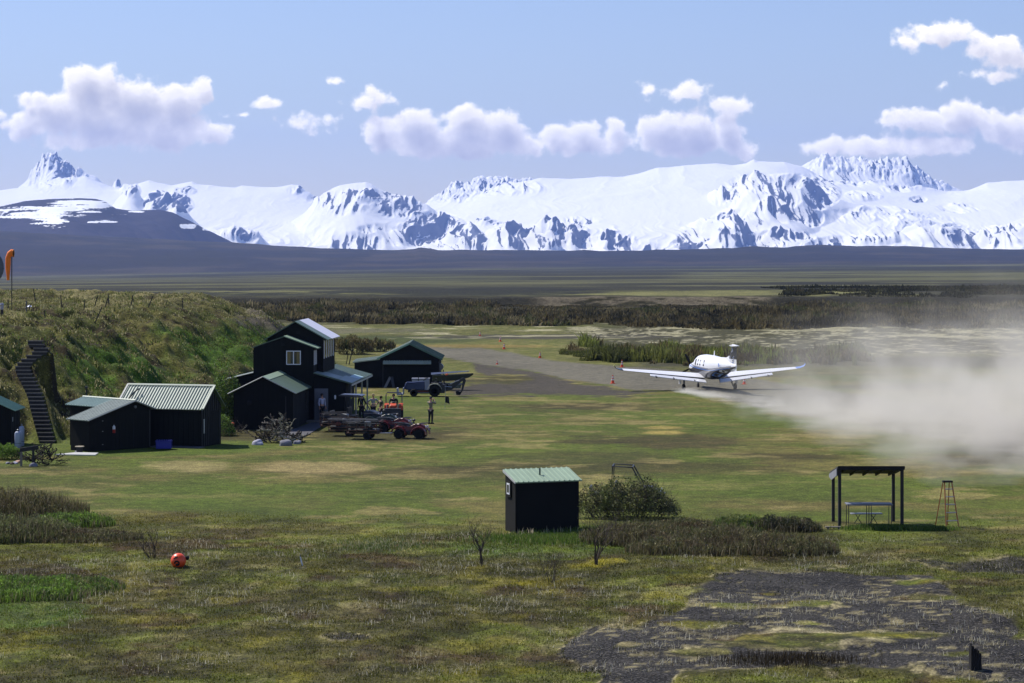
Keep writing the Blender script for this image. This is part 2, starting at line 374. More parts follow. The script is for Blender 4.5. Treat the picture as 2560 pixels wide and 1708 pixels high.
def ground_material():
    m = bpy.data.materials.new('ground'); m.use_nodes = True; nt = m.node_tree; N = nt.nodes; L = nt.links
    b = N['Principled BSDF']; b.inputs['Roughness'].default_value = 0.95; b.inputs['Specular IOR Level'].default_value = 0.15
    geo = N.new('ShaderNodeNewGeometry'); at = N.new('ShaderNodeAttribute'); at.attribute_name = 'Col'
    ma = N.new('ShaderNodeAttribute'); ma.attribute_name = 'Mask'; sep = N.new('ShaderNodeSeparateColor'); L.new(ma.outputs['Color'], sep.inputs[0])
    def noise(s, sx, sy, d=6, r=0.6):
        mp = N.new('ShaderNodeMapping'); mp.inputs['Scale'].default_value = (sx, sy, sx); L.new(geo.outputs['Position'], mp.inputs[0])
        n = N.new('ShaderNodeTexNoise'); n.inputs['Scale'].default_value = s; n.inputs['Detail'].default_value = d; n.inputs['Roughness'].default_value = r
        L.new(mp.outputs[0], n.inputs['Vector']); return n.outputs[0]
    def mr(v, a, b_, c_, d_):
        r = N.new('ShaderNodeMapRange'); r.inputs[1].default_value = a; r.inputs[2].default_value = b_; r.inputs[3].default_value = c_; r.inputs[4].default_value = d_
        L.new(v, r.inputs[0]); return r.outputs[0]
    def mul(a, b_):
        q = N.new('ShaderNodeMath'); q.operation = 'MULTIPLY'; L.new(a, q.inputs[0]); L.new(b_, q.inputs[1]); return q.outputs[0]
    fine = noise(5.0, 1, 1.0, 5, 0.75); med = noise(1.1, 1, 0.9, 7, 0.75); big = noise(0.12, 1, 0.6, 5, 0.6); micro = noise(14.0, 1, 0.45, 2, 0.5); far = noise(0.02, 1, 0.35, 8, 0.65)
    f = mul(mul(mr(fine, .3, .7, .5, 1.5), mr(med, .3, .7, .5, 1.5)), mul(mr(big, .3, .7, .82, 1.18), mr(far, .3, .7, .8, 1.2)))
    f = mul(f, mr(micro, .25, .75, .5, 1.5))
    sc = N.new('ShaderNodeVectorMath'); sc.operation = 'SCALE'; L.new(at.outputs['Color'], sc.inputs[0]); L.new(f, sc.inputs['Scale'])
    # straw flecks in the turf
    fleck = mul(mr(noise(9.0, 1, 0.5, 3, .6), .60, .68, 0, .6), mr(med, .45, .62, 0, 1)); inv = mr(sep.outputs[0], 0, 1, 1, 0); fleck = mul(fleck, inv)
    mx = N.new('ShaderNodeMix'); mx.data_type = 'RGBA'; L.new(fleck, mx.inputs[0]); L.new(sc.outputs[0], mx.inputs[6]); mx.inputs[7].default_value = srgb(178, 168, 128)
    # stones
    vo = N.new('ShaderNodeTexVoronoi'); vo.inputs['Scale'].default_value = 22.0; L.new(geo.outputs['Position'], vo.inputs['Vector'])
    vs = N.new('ShaderNodeSeparateColor'); L.new(vo.outputs['Color'], vs.inputs[0])
    stv = mul(mr(vs.outputs[0], 0.66, 1, 0, 0.34), sep.outputs[0])
    mx2 = N.new('ShaderNodeMix'); mx2.data_type = 'RGBA'; L.new(stv, mx2.inputs[0]); L.new(mx.outputs[2], mx2.inputs[6]); mx2.inputs[7].default_value = srgb(140, 134, 130)
    L.new(mx2.outputs[2], b.inputs['Base Color'])
    bp = N.new('ShaderNodeBump'); bp.inputs['Strength'].default_value = 0.9; bp.inputs['Distance'].default_value = 0.12
    L.new(mul(fine, mr(med, .3, .7, .3, 1)), bp.inputs['Height']); L.new(bp.outputs[0], b.inputs['Normal'])
    return m
gm = ground_material()
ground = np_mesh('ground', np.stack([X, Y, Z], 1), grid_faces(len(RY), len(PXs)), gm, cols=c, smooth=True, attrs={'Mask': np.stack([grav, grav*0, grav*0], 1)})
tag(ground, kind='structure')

# ================================================================= hill with snow streaks at the left
def relief(name, sil_layers, Y0, Y1, dY, px0, px1, dpx, rockf, noise_amp, m, base=-60):
    Yr = np.arange(Y0, Y1+1, dY); P = np.arange(px0, px1+1, dpx)
    y2 = Yr[:, None]*np.ones(len(P))[None, :]; p2 = np.ones(len(Yr))[:, None]*P[None, :]; x2 = (p2-CX)*y2/F
    z = np.full(x2.shape, -1e9); fine_p = np.arange(-1400, 3900, 2.0)
    def blur(v, sg):
        k = np.arange(-int(3*sg), int(3*sg)+1); w = np.exp(-(k/sg)**2/2); w /= w.sum()
        return np.convolve(np.pad(v, len(k)//2, mode='edge'), w, mode='valid')
    for (sil, YL, fs, bs, pw, wob, soft) in sil_layers:
        jit = (fbm(x2/900.0, y2/900.0, 3, int(YL) % 97)-0.5)*wob
        base_s = itp(fine_p, sil); B = [base_s]+[blur(base_s, q*soft) for q in (4, 14, 40, 90)]
        dd = YL+jit-y2
        pp = p2+(fbm(x2/200.0, y2/200.0, 4, 5+int(YL) % 31)-0.5)*sstep(0, 500, np.abs(dd))*30
        ks = [0, 120, 450, 1200, 2800]; sc = np.zeros(p2.shape); 
        for i in range(5):
            v = np.interp(pp, fine_p, B[i])
            lo = ks[i-1] if i else None; hi = ks[i+1] if i < 4 else None; ad = np.abs(dd)
            w = np.ones(p2.shape)
            if i: w = w*np.clip((ad-lo)/(ks[i]-lo), 0, 1)
            if i < 4: w = w*np.clip((hi-ad)/(hi-ks[i]), 0, 1)
            sc += w*v
        top = H-(sc-YH)*YL/F
        zl = top-np.where(dd > 0, (np.maximum(dd, 0)**pw)*fs, -dd*bs)
        z = np.maximum(z, zl)
    z, rock = rockf(x2, y2, p2, z)
    z = np.maximum(z, base)
    o = np_mesh(name, np.stack([x2.ravel(), y2.ravel(), z.ravel()], 1), grid_faces(len(Yr), len(P)), m, smooth=True, attrs={'Mask': np.stack([rock.ravel()]*3, 1)})
    return tag(o, kind='structure')
def rock_material(name, rc, rc2, snow, sscale):
    m = bpy.data.materials.new(name); m.use_nodes = True; nt = m.node_tree; N = nt.nodes; L = nt.links
    b = N['Principled BSDF']; b.inputs['Roughness'].default_value = 0.9; b.inputs['Specular IOR Level'].default_value = 0.1
    geo = N.new('ShaderNodeNewGeometry'); ma = N.new('ShaderNodeAttribute'); ma.attribute_name = 'Mask'
    mp = N.new('ShaderNodeMapping'); mp.inputs['Scale'].default_value = sscale; L.new(geo.outputs['Position'], mp.inputs[0])
    n = N.new('ShaderNodeTexNoise'); n.inputs['Scale'].default_value = 1.0; n.inputs['Detail'].default_value = 8; n.inputs['Roughness'].default_value = .68; L.new(mp.outputs[0], n.inputs[0])
    sub = N.new('ShaderNodeMath'); sub.operation = 'SUBTRACT'; L.new(n.outputs[0], sub.inputs[0]); sub.inputs[1].default_value = 0.5
    mu = N.new('ShaderNodeMath'); mu.operation = 'MULTIPLY_ADD'; L.new(sub.outputs[0], mu.inputs[0]); mu.inputs[1].default_value = 1.5; L.new(ma.outputs['Fac'], mu.inputs[2])
    r = N.new('ShaderNodeMapRange'); r.inputs[1].default_value = 0.44; r.inputs[2].default_value = 0.56; L.new(mu.outputs[0], r.inputs[0])
    n2 = N.new('ShaderNodeTexNoise'); n2.inputs['Scale'].default_value = 0.02; n2.inputs['Detail'].default_value = 8; L.new(geo.outputs['Position'], n2.inputs[0])
    rr = N.new('ShaderNodeMix'); rr.data_type = 'RGBA'; L.new(n2.outputs[0], rr.inputs[0]); rr.inputs[6].default_value = rc; rr.inputs[7].default_value = rc2
    mx = N.new('ShaderNodeMix'); mx.data_type = 'RGBA'; L.new(r.outputs[0], mx.inputs[0]); mx.inputs[6].default_value = snow; L.new(rr.outputs[2], mx.inputs[7])
    L.new(mx.outputs[2], b.inputs['Base Color']); return m
m_hill = rock_material('heath hill', srgb(38, 35, 42), srgb(56, 50, 58), srgb(240, 242, 246), (0.012, 0.004, 0.08))
def hillf(x, y, p, z):
    z = z+(fbm(x/300, y/300, 5, 201)-0.5)*30-ridged(x/260+y/900, y/1500, 3, 204)*34*sstep(10100, 9600, y)
    q = YH+(H-z)*F/y
    s = np.zeros(x.shape)
    for (cx, cy, rx, ry, w) in ((60, 530, 230, 17, .75), (200, 512, 95, 17, .95), (120, 555, 55, 22, .6), (60, 538, 110, 9, .9), (262, 555, 44, 5, .9), (310, 538, 50, 7, .6), (470, 565, 24, 9, .85), (515, 575, 14, 6, .8), (133, 601, 15, 3.5, 1),
                              (12, 608, 22, 4, 1), (185, 600, 12, 3, .9), (340, 530, 30, 4, .7), (60, 590, 20, 4, .5), (40, 612, 9, 3, .8), (330, 611, 8, 3, .8), (455, 606, 7, 3, .9), (483, 607, 6, 3, .9), (75, 603, 6, 2, .9), (405, 616, 8, 3, .8)):
        d = 1-np.sqrt(((p-cx)/rx)**2+((q-cy)/ry)**2); s = np.maximum(s, np.clip(d*2.2, -0.3, 1)*w)
    st = fbm(x/210, q/4.2, 5, 202, .62)
    return z, 1-np.clip(s*0.66+(st-0.47)*2.4*(s > 0.02)+(fbm(x/60, q/2.2, 4, 203)-.5)*.9*(s > .02)-.03, 0, 1)
HS = [(-900, 600), (-400, 560), (-100, 530), (0, 511), (60, 500), (130, 493), (200, 490), (240, 492), (262, 499), (290, 519), (330, 525), (365, 523), (400, 521), (432, 527), (470, 545), (530, 577), (585, 606), (640, 626), (700, 645), (900, 690)]
relief('hill', [(HS, 10200, 0.10, 0.2, 1.0, 0, 1.0)], 7700, 11200, 22, -800, 860, 3, hillf, 0, m_hill)

# ================================================================= snow mountains
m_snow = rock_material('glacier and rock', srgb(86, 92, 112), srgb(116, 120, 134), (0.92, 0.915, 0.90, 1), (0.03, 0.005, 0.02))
BK = [(-800, 700), (20, 560), (45, 470), (75, 446), (84, 428), (90, 408), (97, 400), (101, 404), (106, 386), (114, 388), (118, 379), (127, 374), (134, 381), (140, 383), (146, 393), (154, 395), (160, 404), (170, 407), (176, 417), (188, 419), (196, 417), (204, 424), (214, 432), (240, 442), (262, 462), (280, 470), (286, 458), (293, 451), (301, 464), (310, 480), (360, 520), (700, 600),
      (1000, 560), (1065, 508), (1085, 492), (1110, 484), (1122, 468), (1150, 462), (1180, 452), (1195, 446), (1240, 444), (1290, 449), (1330, 447), (1360, 455), (1420, 470), (1960, 480), (2005, 414), (2040, 396), (2052, 388), (2066, 385), (2078, 393), (2100, 392),
      (2130, 399), (2160, 398), (2180, 407), (2200, 405), (2215, 401), (2225, 408), (2245, 403), (2270, 410), (2290, 425), (2330, 447), (2370, 464), (2400, 474), (2440, 500), (2700, 620)]
GL = [(-800, 485), (-300, 482), (0, 476), (40, 470), (90, 462), (150, 452), (215, 440), (240, 452), (285, 468), (315, 470), (350, 458), (372, 452), (395, 458), (430, 465), (455, 460), (480, 455), (495, 463), (530, 465), (590, 469), (605, 464), (640, 467), (690, 467), (730, 461), (745, 465), (765, 478), (800, 490), (900, 500),
      (1060, 514), (1100, 500), (1200, 478), (1290, 456), (1350, 447), (1420, 447), (1500, 443), (1560, 441), (1605, 430), (1640, 418), (1700, 416), (1750, 411), (1790, 408), (1830, 413), (1865, 409), (1880, 400), (1886, 398), (1895, 403), (1960, 405), (2005, 415), (2060, 440),
      (2110, 454), (2170, 448), (2215, 450), (2290, 464), (2370, 480), (2420, 476), (2470, 457), (2530, 453), (2700, 450), (3300, 470)]
PK = [(-800, 690), (230, 600), (290, 500), (318, 472), (340, 470), (346, 478), (356, 497), (375, 505), (400, 500), (440, 500), (480, 545), (560, 600), (620, 620), (680, 590), (720, 560), (762, 530), (780, 510), (786, 494), (796, 486), (830, 470), (850, 462), (890, 456), (915, 454), (930, 459), (945, 468), (968, 484), (990, 490), (1018, 492), (1030, 496), (1045, 505), (1075, 517),
      (1110, 543), (1150, 570), (1190, 592), (1215, 612), (1300, 640), (1560, 625), (1640, 588), (1700, 560), (1760, 532), (1790, 505), (1800, 492), (1828, 480), (1842, 458), (1862, 448), (1880, 440), (1900, 444), (1930, 436), (1985, 434), (2012, 438), (2030, 448), (2052, 465), (2082, 490), (2120, 505), (2200, 520), (2300, 545), (2400, 590), (2470, 575), (2520, 552), (2600, 520), (2800, 500), (3300, 520)]
FT = [(-800, 640), (280, 620), (330, 585), (365, 503), (380, 500), (398, 512), (420, 517), (432, 506), (443, 500), (452, 508), (480, 545), (520, 580), (555, 572), (600, 573), (640, 590), (700, 625), (820, 612), (860, 594), (893, 583), (920, 592), (975, 625), (1100, 630), (1160, 612), (1215, 602), (1240, 578), (1270, 571), (1300, 574), (1320, 590), (1345, 568), (1365, 562), (1395, 566), (1410, 590), (1425, 568), (1440, 565), (1455, 590), (1480, 585),
      (1520, 590), (1575, 592), (1600, 618), (1690, 625), (1730, 600), (1770, 568), (1800, 555), (1830, 532), (1845, 530), (1862, 548), (1880, 570), (1930, 575), (1960, 598), (2000, 612), (2060, 606), (2090, 596), (2150, 600), (2190, 618), (2240, 590), (2290, 566), (2380, 562), (2430, 590), (2500, 565), (2560, 545), (2700, 520), (3300, 540)]
ROCK_SHADE = [(125, 430, 50, 45, .62), (165, 440, 30, 30, .5), (294, 456, 13, 12, .95), (325, 480, 22, 14, .7), (400, 512, 40, 16, .85), (450, 515, 28, 20, .9), (455, 480, 30, 9, .5), (595, 590, 50, 14, .5), (740, 475, 18, 10, .5),  # areas of bare rock and of blue shadow, all coloured as rock
         (830, 498, 50, 22, .75), (900, 490, 70, 16, .8), (1000, 515, 60, 26, .6), (1080, 575, 70, 40, .8), (1140, 600, 60, 26, .9), (895, 605, 60, 22, .8), (850, 520, 60, 15, .6), (1010, 595, 40, 16, .5), (930, 570, 30, 8, .5),
         (1230, 470, 110, 18, .6), (1130, 490, 60, 14, .45), (1290, 590, 60, 20, .85), (1400, 575, 60, 18, .8), (1340, 612, 80, 14, .85), (1450, 600, 60, 14, .8), (1540, 605, 50, 18, 1.0), (1620, 615, 50, 10, .6), (1450, 550, 40, 8, .6), (1220, 560, 40, 6, .5), (1180, 610, 40, 14, .8), (1290, 610, 60, 12, .8),
         (1700, 525, 70, 20, .0), (1820, 495, 40, 22, .9), (1880, 475, 60, 34, .72), (1950, 490, 50, 36, .7), (1960, 525, 70, 26, 1.0), (2050, 480, 42, 34, .75), (2030, 540, 26, 20, .8), (1990, 450, 60, 14, .45), (1850, 555, 60, 26, .7), (1760, 600, 60, 36, .8), (1900, 600, 80, 18, .9), (1940, 590, 40, 14, .9), (1990, 590, 40, 9, .8), (2090, 602, 60, 12, .85), (2200, 603, 60, 12, .7),
         (2150, 440, 120, 22, .5), (2230, 425, 90, 28, .5), (2330, 455, 70, 18, .45), (2240, 470, 36, 10, .8), (2295, 497, 18, 7, .85), (2160, 490, 40, 12, .5), (2120, 545, 30, 12, .5), (2400, 520, 50, 10, .5), (2450, 600, 90, 18, .8), (2380, 590, 90, 20, .55), (2520, 580, 70, 14, .7), (2200, 540, 120, 20, .35), (2300, 560, 100, 22, .4)]
def snowf(x, y, p, z):
    q = YH+(H-z)*F/y
    s = np.full(x.shape, 0.0)
    for (cx, cy, rx, ry, w) in ROCK_SHADE:
        d = 1-((p-cx)/rx)**2*0.6-((q-cy)/ry)**2*0.6; s = np.maximum(s, np.clip(d*1.5, 0, 1)*w)
    wx = (fbm(x/500, y/500, 3, 310)-.5)*260
    rg = ridged((x+wx)/520, y/1500, 3, 301); rib = ridged((x+wx*1.4)/150, y/1700, 3, 302, .55); rib2 = ridged((x+wx*.6)/52, y/600, 3, 303, .6)
    low = sstep(545, 605, q); back = sstep(18950, 19100, y)
    crag = 1.0*sstep(55, 80, p)*sstep(240, 190, p)+.7*sstep(2000, 2050, p)*sstep(2420, 2330, p)+.7*sstep(1050, 1100, p)*sstep(1350, 1310, p)
    A_ = 4+80*s+26*low
    z2 = z+(rg-0.45)*(13+105*s)*(1-back*.6)+(rib-.4)*A_*1.25+(rib2-.35)*(1.5+36*s)+back*crag*((rib2-.35)*38+(rib-.35)*28+(fbm(x/30, y/60, 5, 307, .68)-.5)*95)
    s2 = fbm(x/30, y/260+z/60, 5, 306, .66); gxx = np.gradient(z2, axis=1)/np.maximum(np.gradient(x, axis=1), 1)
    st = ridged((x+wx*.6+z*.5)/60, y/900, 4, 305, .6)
    rock = s*0.54+(st-0.42)*1.0*(s+0.35*low)+(s2-.5)*1.15*(s+.25*low)+low*0.0-0.04+np.clip(-gxx, -.35, .9)*0.75*(s+.35*low)  # last term: right-facing slopes get extra rock colour, painting in their shade
    return z2, np.clip(rock, 0, 1)
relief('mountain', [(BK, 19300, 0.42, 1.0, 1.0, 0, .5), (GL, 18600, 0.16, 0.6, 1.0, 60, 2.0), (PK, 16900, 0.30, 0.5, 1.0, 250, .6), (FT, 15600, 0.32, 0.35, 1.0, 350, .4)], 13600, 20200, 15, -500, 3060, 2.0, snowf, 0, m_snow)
# ================================================================= sky, sun, haze, camera
SUNV = Vector((-0.66, 0.56, 1.0)).normalized()
el = math.asin(SUNV.z); az = math.atan2(SUNV.x, SUNV.y)
wd = bpy.data.worlds.new('World'); scene.world = wd; wd.use_nodes = True; nt = wd.node_tree; N = nt.nodes; L = nt.links
bg = N['Background']; sky = N.new('ShaderNodeTexSky'); sky.sky_type = 'NISHITA'; sky.sun_disc = False
sky.sun_elevation = el; sky.sun_rotation = az; sky.altitude = 100; sky.air_density = 1.0; sky.dust_density = 0.2; sky.ozone_density = 2.5
bg.inputs['Strength'].default_value = 0.105
def M_(op, a, b=None, c=None, cl=False):
    q = N.new('ShaderNodeMath'); q.operation = op; q.use_clamp = cl
    for i, v in enumerate((a, b, c)):
        if v is None: continue
        if isinstance(v, (int, float)): q.inputs[i].default_value = v
        else: L.new(v, q.inputs[i])
    return q.outputs[0]
tc = N.new('ShaderNodeTexCoord'); sp_ = N.new('ShaderNodeSeparateXYZ'); L.new(tc.outputs['Generated'], sp_.inputs[0])
yy_ = M_('MAXIMUM', sp_.outputs[1], 0.02)
U = M_('MULTIPLY_ADD', M_('DIVIDE', sp_.outputs[0], yy_), F/100, 12.8)           # bearing and height angle, in hundredths
V = M_('MULTIPLY_ADD', M_('DIVIDE', sp_.outputs[2], yy_), -F/100, 6.25)
cb = N.new('ShaderNodeCombineXYZ'); L.new(U, cb.inputs[0]); L.new(V, cb.inputs[1])
CLOUDS = [(2.2, 2.15, .95, .62, 1), (1.2, 2.75, .75, .5, .85), (3.3, 2.5, 1.0, .62, 1), (4.4, 2.6, .95, .62, .95), (5.0, 2.35, .4, .38, .85), (2.4, 2.95, 1.7, .62, .95), (.65, 3.15, .7, .38, .75), (4.0, 3.3, 1.3, .5, .9), (5.3, 3.4, .6, .28, .8), (2.2, 3.5, 1.6, .34, .6), (.6, 2.4, .3, .2, .5),
          (8.3, 2.0, .36, .17, .5), (9.4, 2.35, .5, .26, .45), (6.7, 2.6, .6, .2, .45), (7.7, 3.05, .8, .3, .5), (9.2, 2.6, .6, .2, .4), (6.0, 2.85, .3, .12, .35),
          (9.5, 3.3, .55, .45, .95), (10.4, 3.15, .75, .5, 1), (11.7, 3.1, .6, .46, 1), (12.6, 3.15, .6, .55, .95), (11.4, 3.55, 2.0, .42, 1), (13.2, 3.7, .5, .35, .8),
          (13.8, 3.4, .35, .36, .8), (14.5, 3.35, .6, .4, .85), (15.4, 3.2, .35, .36, .85), (14.7, 3.65, 1.3, .3, .8), (16.6, 3.25, .8, .5, 1), (17.4, 3.3, .7, .5, 1), (18.2, 3.3, .45, .55, 1), (17.2, 3.6, 1.3, .38, 1), (18.7, 3.75, .4, .3, .7),
          (17.2, 2.3, .7, .35, .55), (18.2, 2.6, .75, .22, .55), (16.15, 2.25, .2, .25, .3), (20.6, 3.65, .7, .3, .65), (21.8, 3.65, .95, .32, .8), (23.2, 3.65, 1.4, .28, .8), (22.9, 3.05, .9, .4, .8), (24.0, 2.95, .8, .52, .9), (25.2, 3.2, .7, .5, .8), (25.6, 3.55, .7, .3, .7),
          (23.5, .85, 1.1, .38, .75), (24.9, 1.15, .9, .34, .7), (25.4, 1.5, 1.0, .3, .7), (24.9, 1.9, .9, .2, .55), (22.7, 1.1, .6, .25, .5), (23.6, 2.2, .3, .14, .25), (-.3, 2.9, .4, .3, .6), (27.5, 3.0, 1.5, .6, .8), (-3, 3.2, 1.5, .7, .8)]
def field(off):
    v = N.new('ShaderNodeVectorMath'); v.operation = 'ADD'; L.new(cb.outputs[0], v.inputs[0]); v.inputs[1].default_value = (off[0], off[1], 0)
    # wobble the outline
    wn = N.new('ShaderNodeTexNoise'); wn.inputs['Scale'].default_value = 1.5; wn.inputs['Detail'].default_value = 3; wn.inputs['Roughness'].default_value = .5; L.new(v.outputs[0], wn.inputs[0])
    ws = N.new('ShaderNodeVectorMath'); ws.operation = 'SUBTRACT'; L.new(wn.outputs['Color'], ws.inputs[0]); ws.inputs[1].default_value = (.5, .5, .5)
    w2 = N.new('ShaderNodeVectorMath'); w2.operation = 'MULTIPLY_ADD'; L.new(ws.outputs[0], w2.inputs[0]); w2.inputs[1].default_value = (.6, .32, 0); L.new(v.outputs[0], w2.inputs[2])
    acc = None
    for (cx, cy, rx, ry, w) in CLOUDS:
        s = N.new('ShaderNodeVectorMath'); s.operation = 'SUBTRACT'; L.new(w2.outputs[0], s.inputs[0]); s.inputs[1].default_value = (cx, cy, 0)
        q = N.new('ShaderNodeVectorMath'); q.operation = 'MULTIPLY'; L.new(s.outputs[0], q.inputs[0]); q.inputs[1].default_value = (1/(rx*1.18), 1/(ry*1.18), 0)
        l = N.new('ShaderNodeVectorMath'); l.operation = 'LENGTH'; L.new(q.outputs[0], l.inputs[0])
        d = M_('MULTIPLY_ADD', l.outputs['Value'], -w, w)
        acc = d if acc is None else M_('SMOOTH_MAX', acc, d, 0.40)
    n = N.new('ShaderNodeTexNoise'); n.inputs['Scale'].default_value = 1.7; n.inputs['Detail'].default_value = 8; n.inputs['Roughness'].default_value = .62; L.new(v.outputs[0], n.inputs[0])
    vo = N.new('ShaderNodeTexVoronoi'); vo.feature = 'SMOOTH_F1'; vo.inputs['Scale'].default_value = 3.2; vo.inputs['Smoothness'].default_value = .6; L.new(w2.outputs[0], vo.inputs['Vector'])
    f = M_('ADD', acc, M_('MULTIPLY_ADD', n.outputs[0], 0.95, -0.50)); f = M_('ADD', f, M_('MULTIPLY_ADD', vo.outputs['Distance'], -0.30, 0.06))
    return f, acc
f0, a0 = field((0, 0)); f1, a1 = field((-.07, -.13)); f2, a2 = field((-.16, -.40))
dens = N.new('ShaderNodeMapRange'); dens.interpolation_type = 'SMOOTHSTEP'; dens.inputs[1].default_value = 0.0; dens.inputs[2].default_value = 0.27; L.new(f0, dens.inputs[0])
occ = M_('ADD', M_('MULTIPLY', M_('MAXIMUM', f1, 0.0), .9), M_('MULTIPLY', M_('MAXIMUM', f2, 0.0), 1.5))          # cloud between here and the sun
sh2 = M_('EXPONENT', M_('MULTIPLY', occ, -1.0))
CW = (13.6, 12.8, 11.8, 1); CG = (3.8, 3.8, 4.7, 1)
cc = N.new('ShaderNodeMix'); cc.data_type = 'RGBA'; L.new(sh2, cc.inputs[0]); cc.inputs[6].default_value = CG; cc.inputs[7].default_value = CW
tint = N.new('ShaderNodeMix'); tint.data_type = 'RGBA'; tint.blend_type = 'MULTIPLY'; tint.inputs[0].default_value = 1.0; L.new(sky.outputs[0], tint.inputs[6]); tint.inputs[7].default_value = (0.85, 0.82, 0.98, 1)
up = M_('MULTIPLY', dens.outputs[0], 0.95)
gt = M_('GREATER_THAN', sp_.outputs[1], 0.3)
mixs = N.new('ShaderNodeMix'); mixs.data_type = 'RGBA'; L.new(up, mixs.inputs[0]); L.new(tint.outputs[2], mixs.inputs[6]); L.new(cc.outputs[2], mixs.inputs[7])
bg2 = N.new('ShaderNodeBackground'); bg2.inputs['Strength'].default_value = bg.inputs['Strength'].default_value
L.new(mixs.outputs[2], bg2.inputs['Color']); L.new(tint.outputs[2], bg.inputs['Color'])
win = M_('MULTIPLY', gt, M_('MULTIPLY', M_('GREATER_THAN', V, -9.0), M_('LESS_THAN', V, 6.0))); win = M_('MULTIPLY', win, M_('LESS_THAN', M_('ABSOLUTE', M_('SUBTRACT', U, 12.8)), 22.0))
mxs = N.new('ShaderNodeMixShader'); L.new(win, mxs.inputs[0]); L.new(bg.outputs[0], mxs.inputs[1]); L.new(bg2.outputs[0], mxs.inputs[2]); L.new(mxs.outputs[0], N['World Output'].inputs['Surface'])
wd.cycles.sampling_method = 'MANUAL'; wd.cycles.sample_map_resolution = 512
sl = bpy.data.lights.new('sun', 'SUN'); sl.energy = 5.0; sl.angle = math.radians(0.53); sl.color = (1.0, 0.955, 0.88)
so = bpy.data.objects.new('sun', sl); COL.objects.link(so); so.rotation_euler = SUNV.to_track_quat('Z', 'Y').to_euler()
cam = bpy.data.cameras.new('camera'); co_ = bpy.data.objects.new('camera', cam); COL.objects.link(co_); scene.camera = co_
co_.location = (0, 0, H); co_.rotation_euler = (math.pi/2, 0, 0)
cam.sensor_width = 36; cam.lens = 36*F/2560; cam.shift_y = -(854-YH)/2560; cam.clip_end = 60000; cam.clip_start = 1
def volume_material(name, col, dens, aniso=0.0):
    m = bpy.data.materials.new(name); m.use_nodes = True; n = m.node_tree; n.nodes.clear()
    o = n.nodes.new('ShaderNodeOutputMaterial'); v = n.nodes.new('ShaderNodeVolumePrincipled'); v.inputs['Color'].default_value = col; v.inputs['Density'].default_value = dens; v.inputs['Anisotropy'].default_value = aniso
    n.links.new(v.outputs[0], o.inputs['Volume']); return m, n, v
HAZE = True
if HAZE:
    hm, _, _ = volume_material('air', (0.30, 0.47, 1.0, 1), 3.7e-5)
    hb = MB().box(-9000, 9000, -80, 20600, -75, 1000).build('haze', hm); tag(hb, kind='stuff')
scene.render.engine = 'CYCLES'
vs_ = scene.view_settings; vs_.view_transform = 'Standard'; vs_.look = 'None'; vs_.exposure = 0.28; vs_.gamma = 1.0; vs_.use_curve_mapping = False
scene.cycles.max_bounces = 6; scene.cycles.volume_bounces = 3; scene.cycles.transparent_max_bounces = 8
scene.cycles.caustics_reflective = False; scene.cycles.caustics_refractive = False
# ================================================================= blades, tufts, brush: soft things
def rgbs(*cs): return np.array([srgb(*c_)[:3] for c_ in cs])
m_blade = vcol_mat('blades', 0.8, 0.4, 0.15, 5.0)
m_twig = mat('bark', srgb(74, 64, 54), 0.9, var=0.3)
m_leafv = vcol_mat('leaves', 0.7, 0.3, 0.15, 9.0)
def blades(px_, py_, h, w, cols, lean=0.5, z=None, rng=RNG, bend=True):
    """one curved blade (two faces, five corners) per root point; returns arrays"""
    n = len(px_); th = rng.random(n)*2*np.pi; la = rng.random(n)*2*np.pi; le = rng.random(n)*lean*h
    if z is None: z = gz(px_, py_)
    dx, dy = np.cos(th)*w/2, np.sin(th)*w/2; lx, ly = np.cos(la)*le, np.sin(la)*le
    hh = np.sqrt(np.maximum(h*h-le*le, 0.01*h*h))
    v = np.empty((n, 5, 3))
    v[:, 0] = np.stack([px_-dx, py_-dy, z-0.02], 1); v[:, 1] = np.stack([px_+dx, py_+dy, z-0.02], 1)
    v[:, 2] = np.stack([px_+dx*.7+lx*.3, py_+dy*.7+ly*.3, z+hh*.6], 1); v[:, 3] = np.stack([px_-dx*.7+lx*.3, py_-dy*.7+ly*.3, z+hh*.6], 1)
    v[:, 4] = np.stack([px_+lx, py_+ly, z+hh], 1)
    b = np.arange(n)[:, None]*5
    f = np.concatenate([b+[[0, 1, 2]], b+[[0, 2, 3]], b+[[3, 2, 4]]], 0)
    return v.reshape(-1, 3), f, np.repeat(cols, 5, 0)
def pick(cols, n, rng=RNG, jit=0.25, idx=None):
    i = rng.integers(0, len(cols), n) if idx is None else idx
    return np.clip(cols[i]*(1+(rng.random((n, 1))-.5)*2*jit), 0.003, 0.9)
def sample_ground(n, gx0, gx1, y0, y1, rng=RNG):
    Y_ = np.sqrt(rng.random(n)*(y1*y1-y0*y0)+y0*y0); p_ = rng.random(n)*(gx1-gx0)+gx0
    return (p_-CX)*Y_/F, Y_, p_
def blade_obj(name, x, y, h, w, cols, lean=0.5, kind='stuff', m=None, z=None, **k):
    v, f, cc_ = blades(x, y, h, w, cols, lean, z)
    o = np_mesh(name, v, f, m or m_blade, cols=cc_, **k); 
    if kind: tag(o, kind=kind)
    return o
def ground_col(x, y):                                   # colour of the ground sheet under a plant
    p = CX+x*F/y; i = np.clip(np.searchsorted(RY, y), 0, len(RY)-1); j = np.clip(np.searchsorted(PXs, p), 0, len(PXs)-1); return c[i*len(PXs)+j]
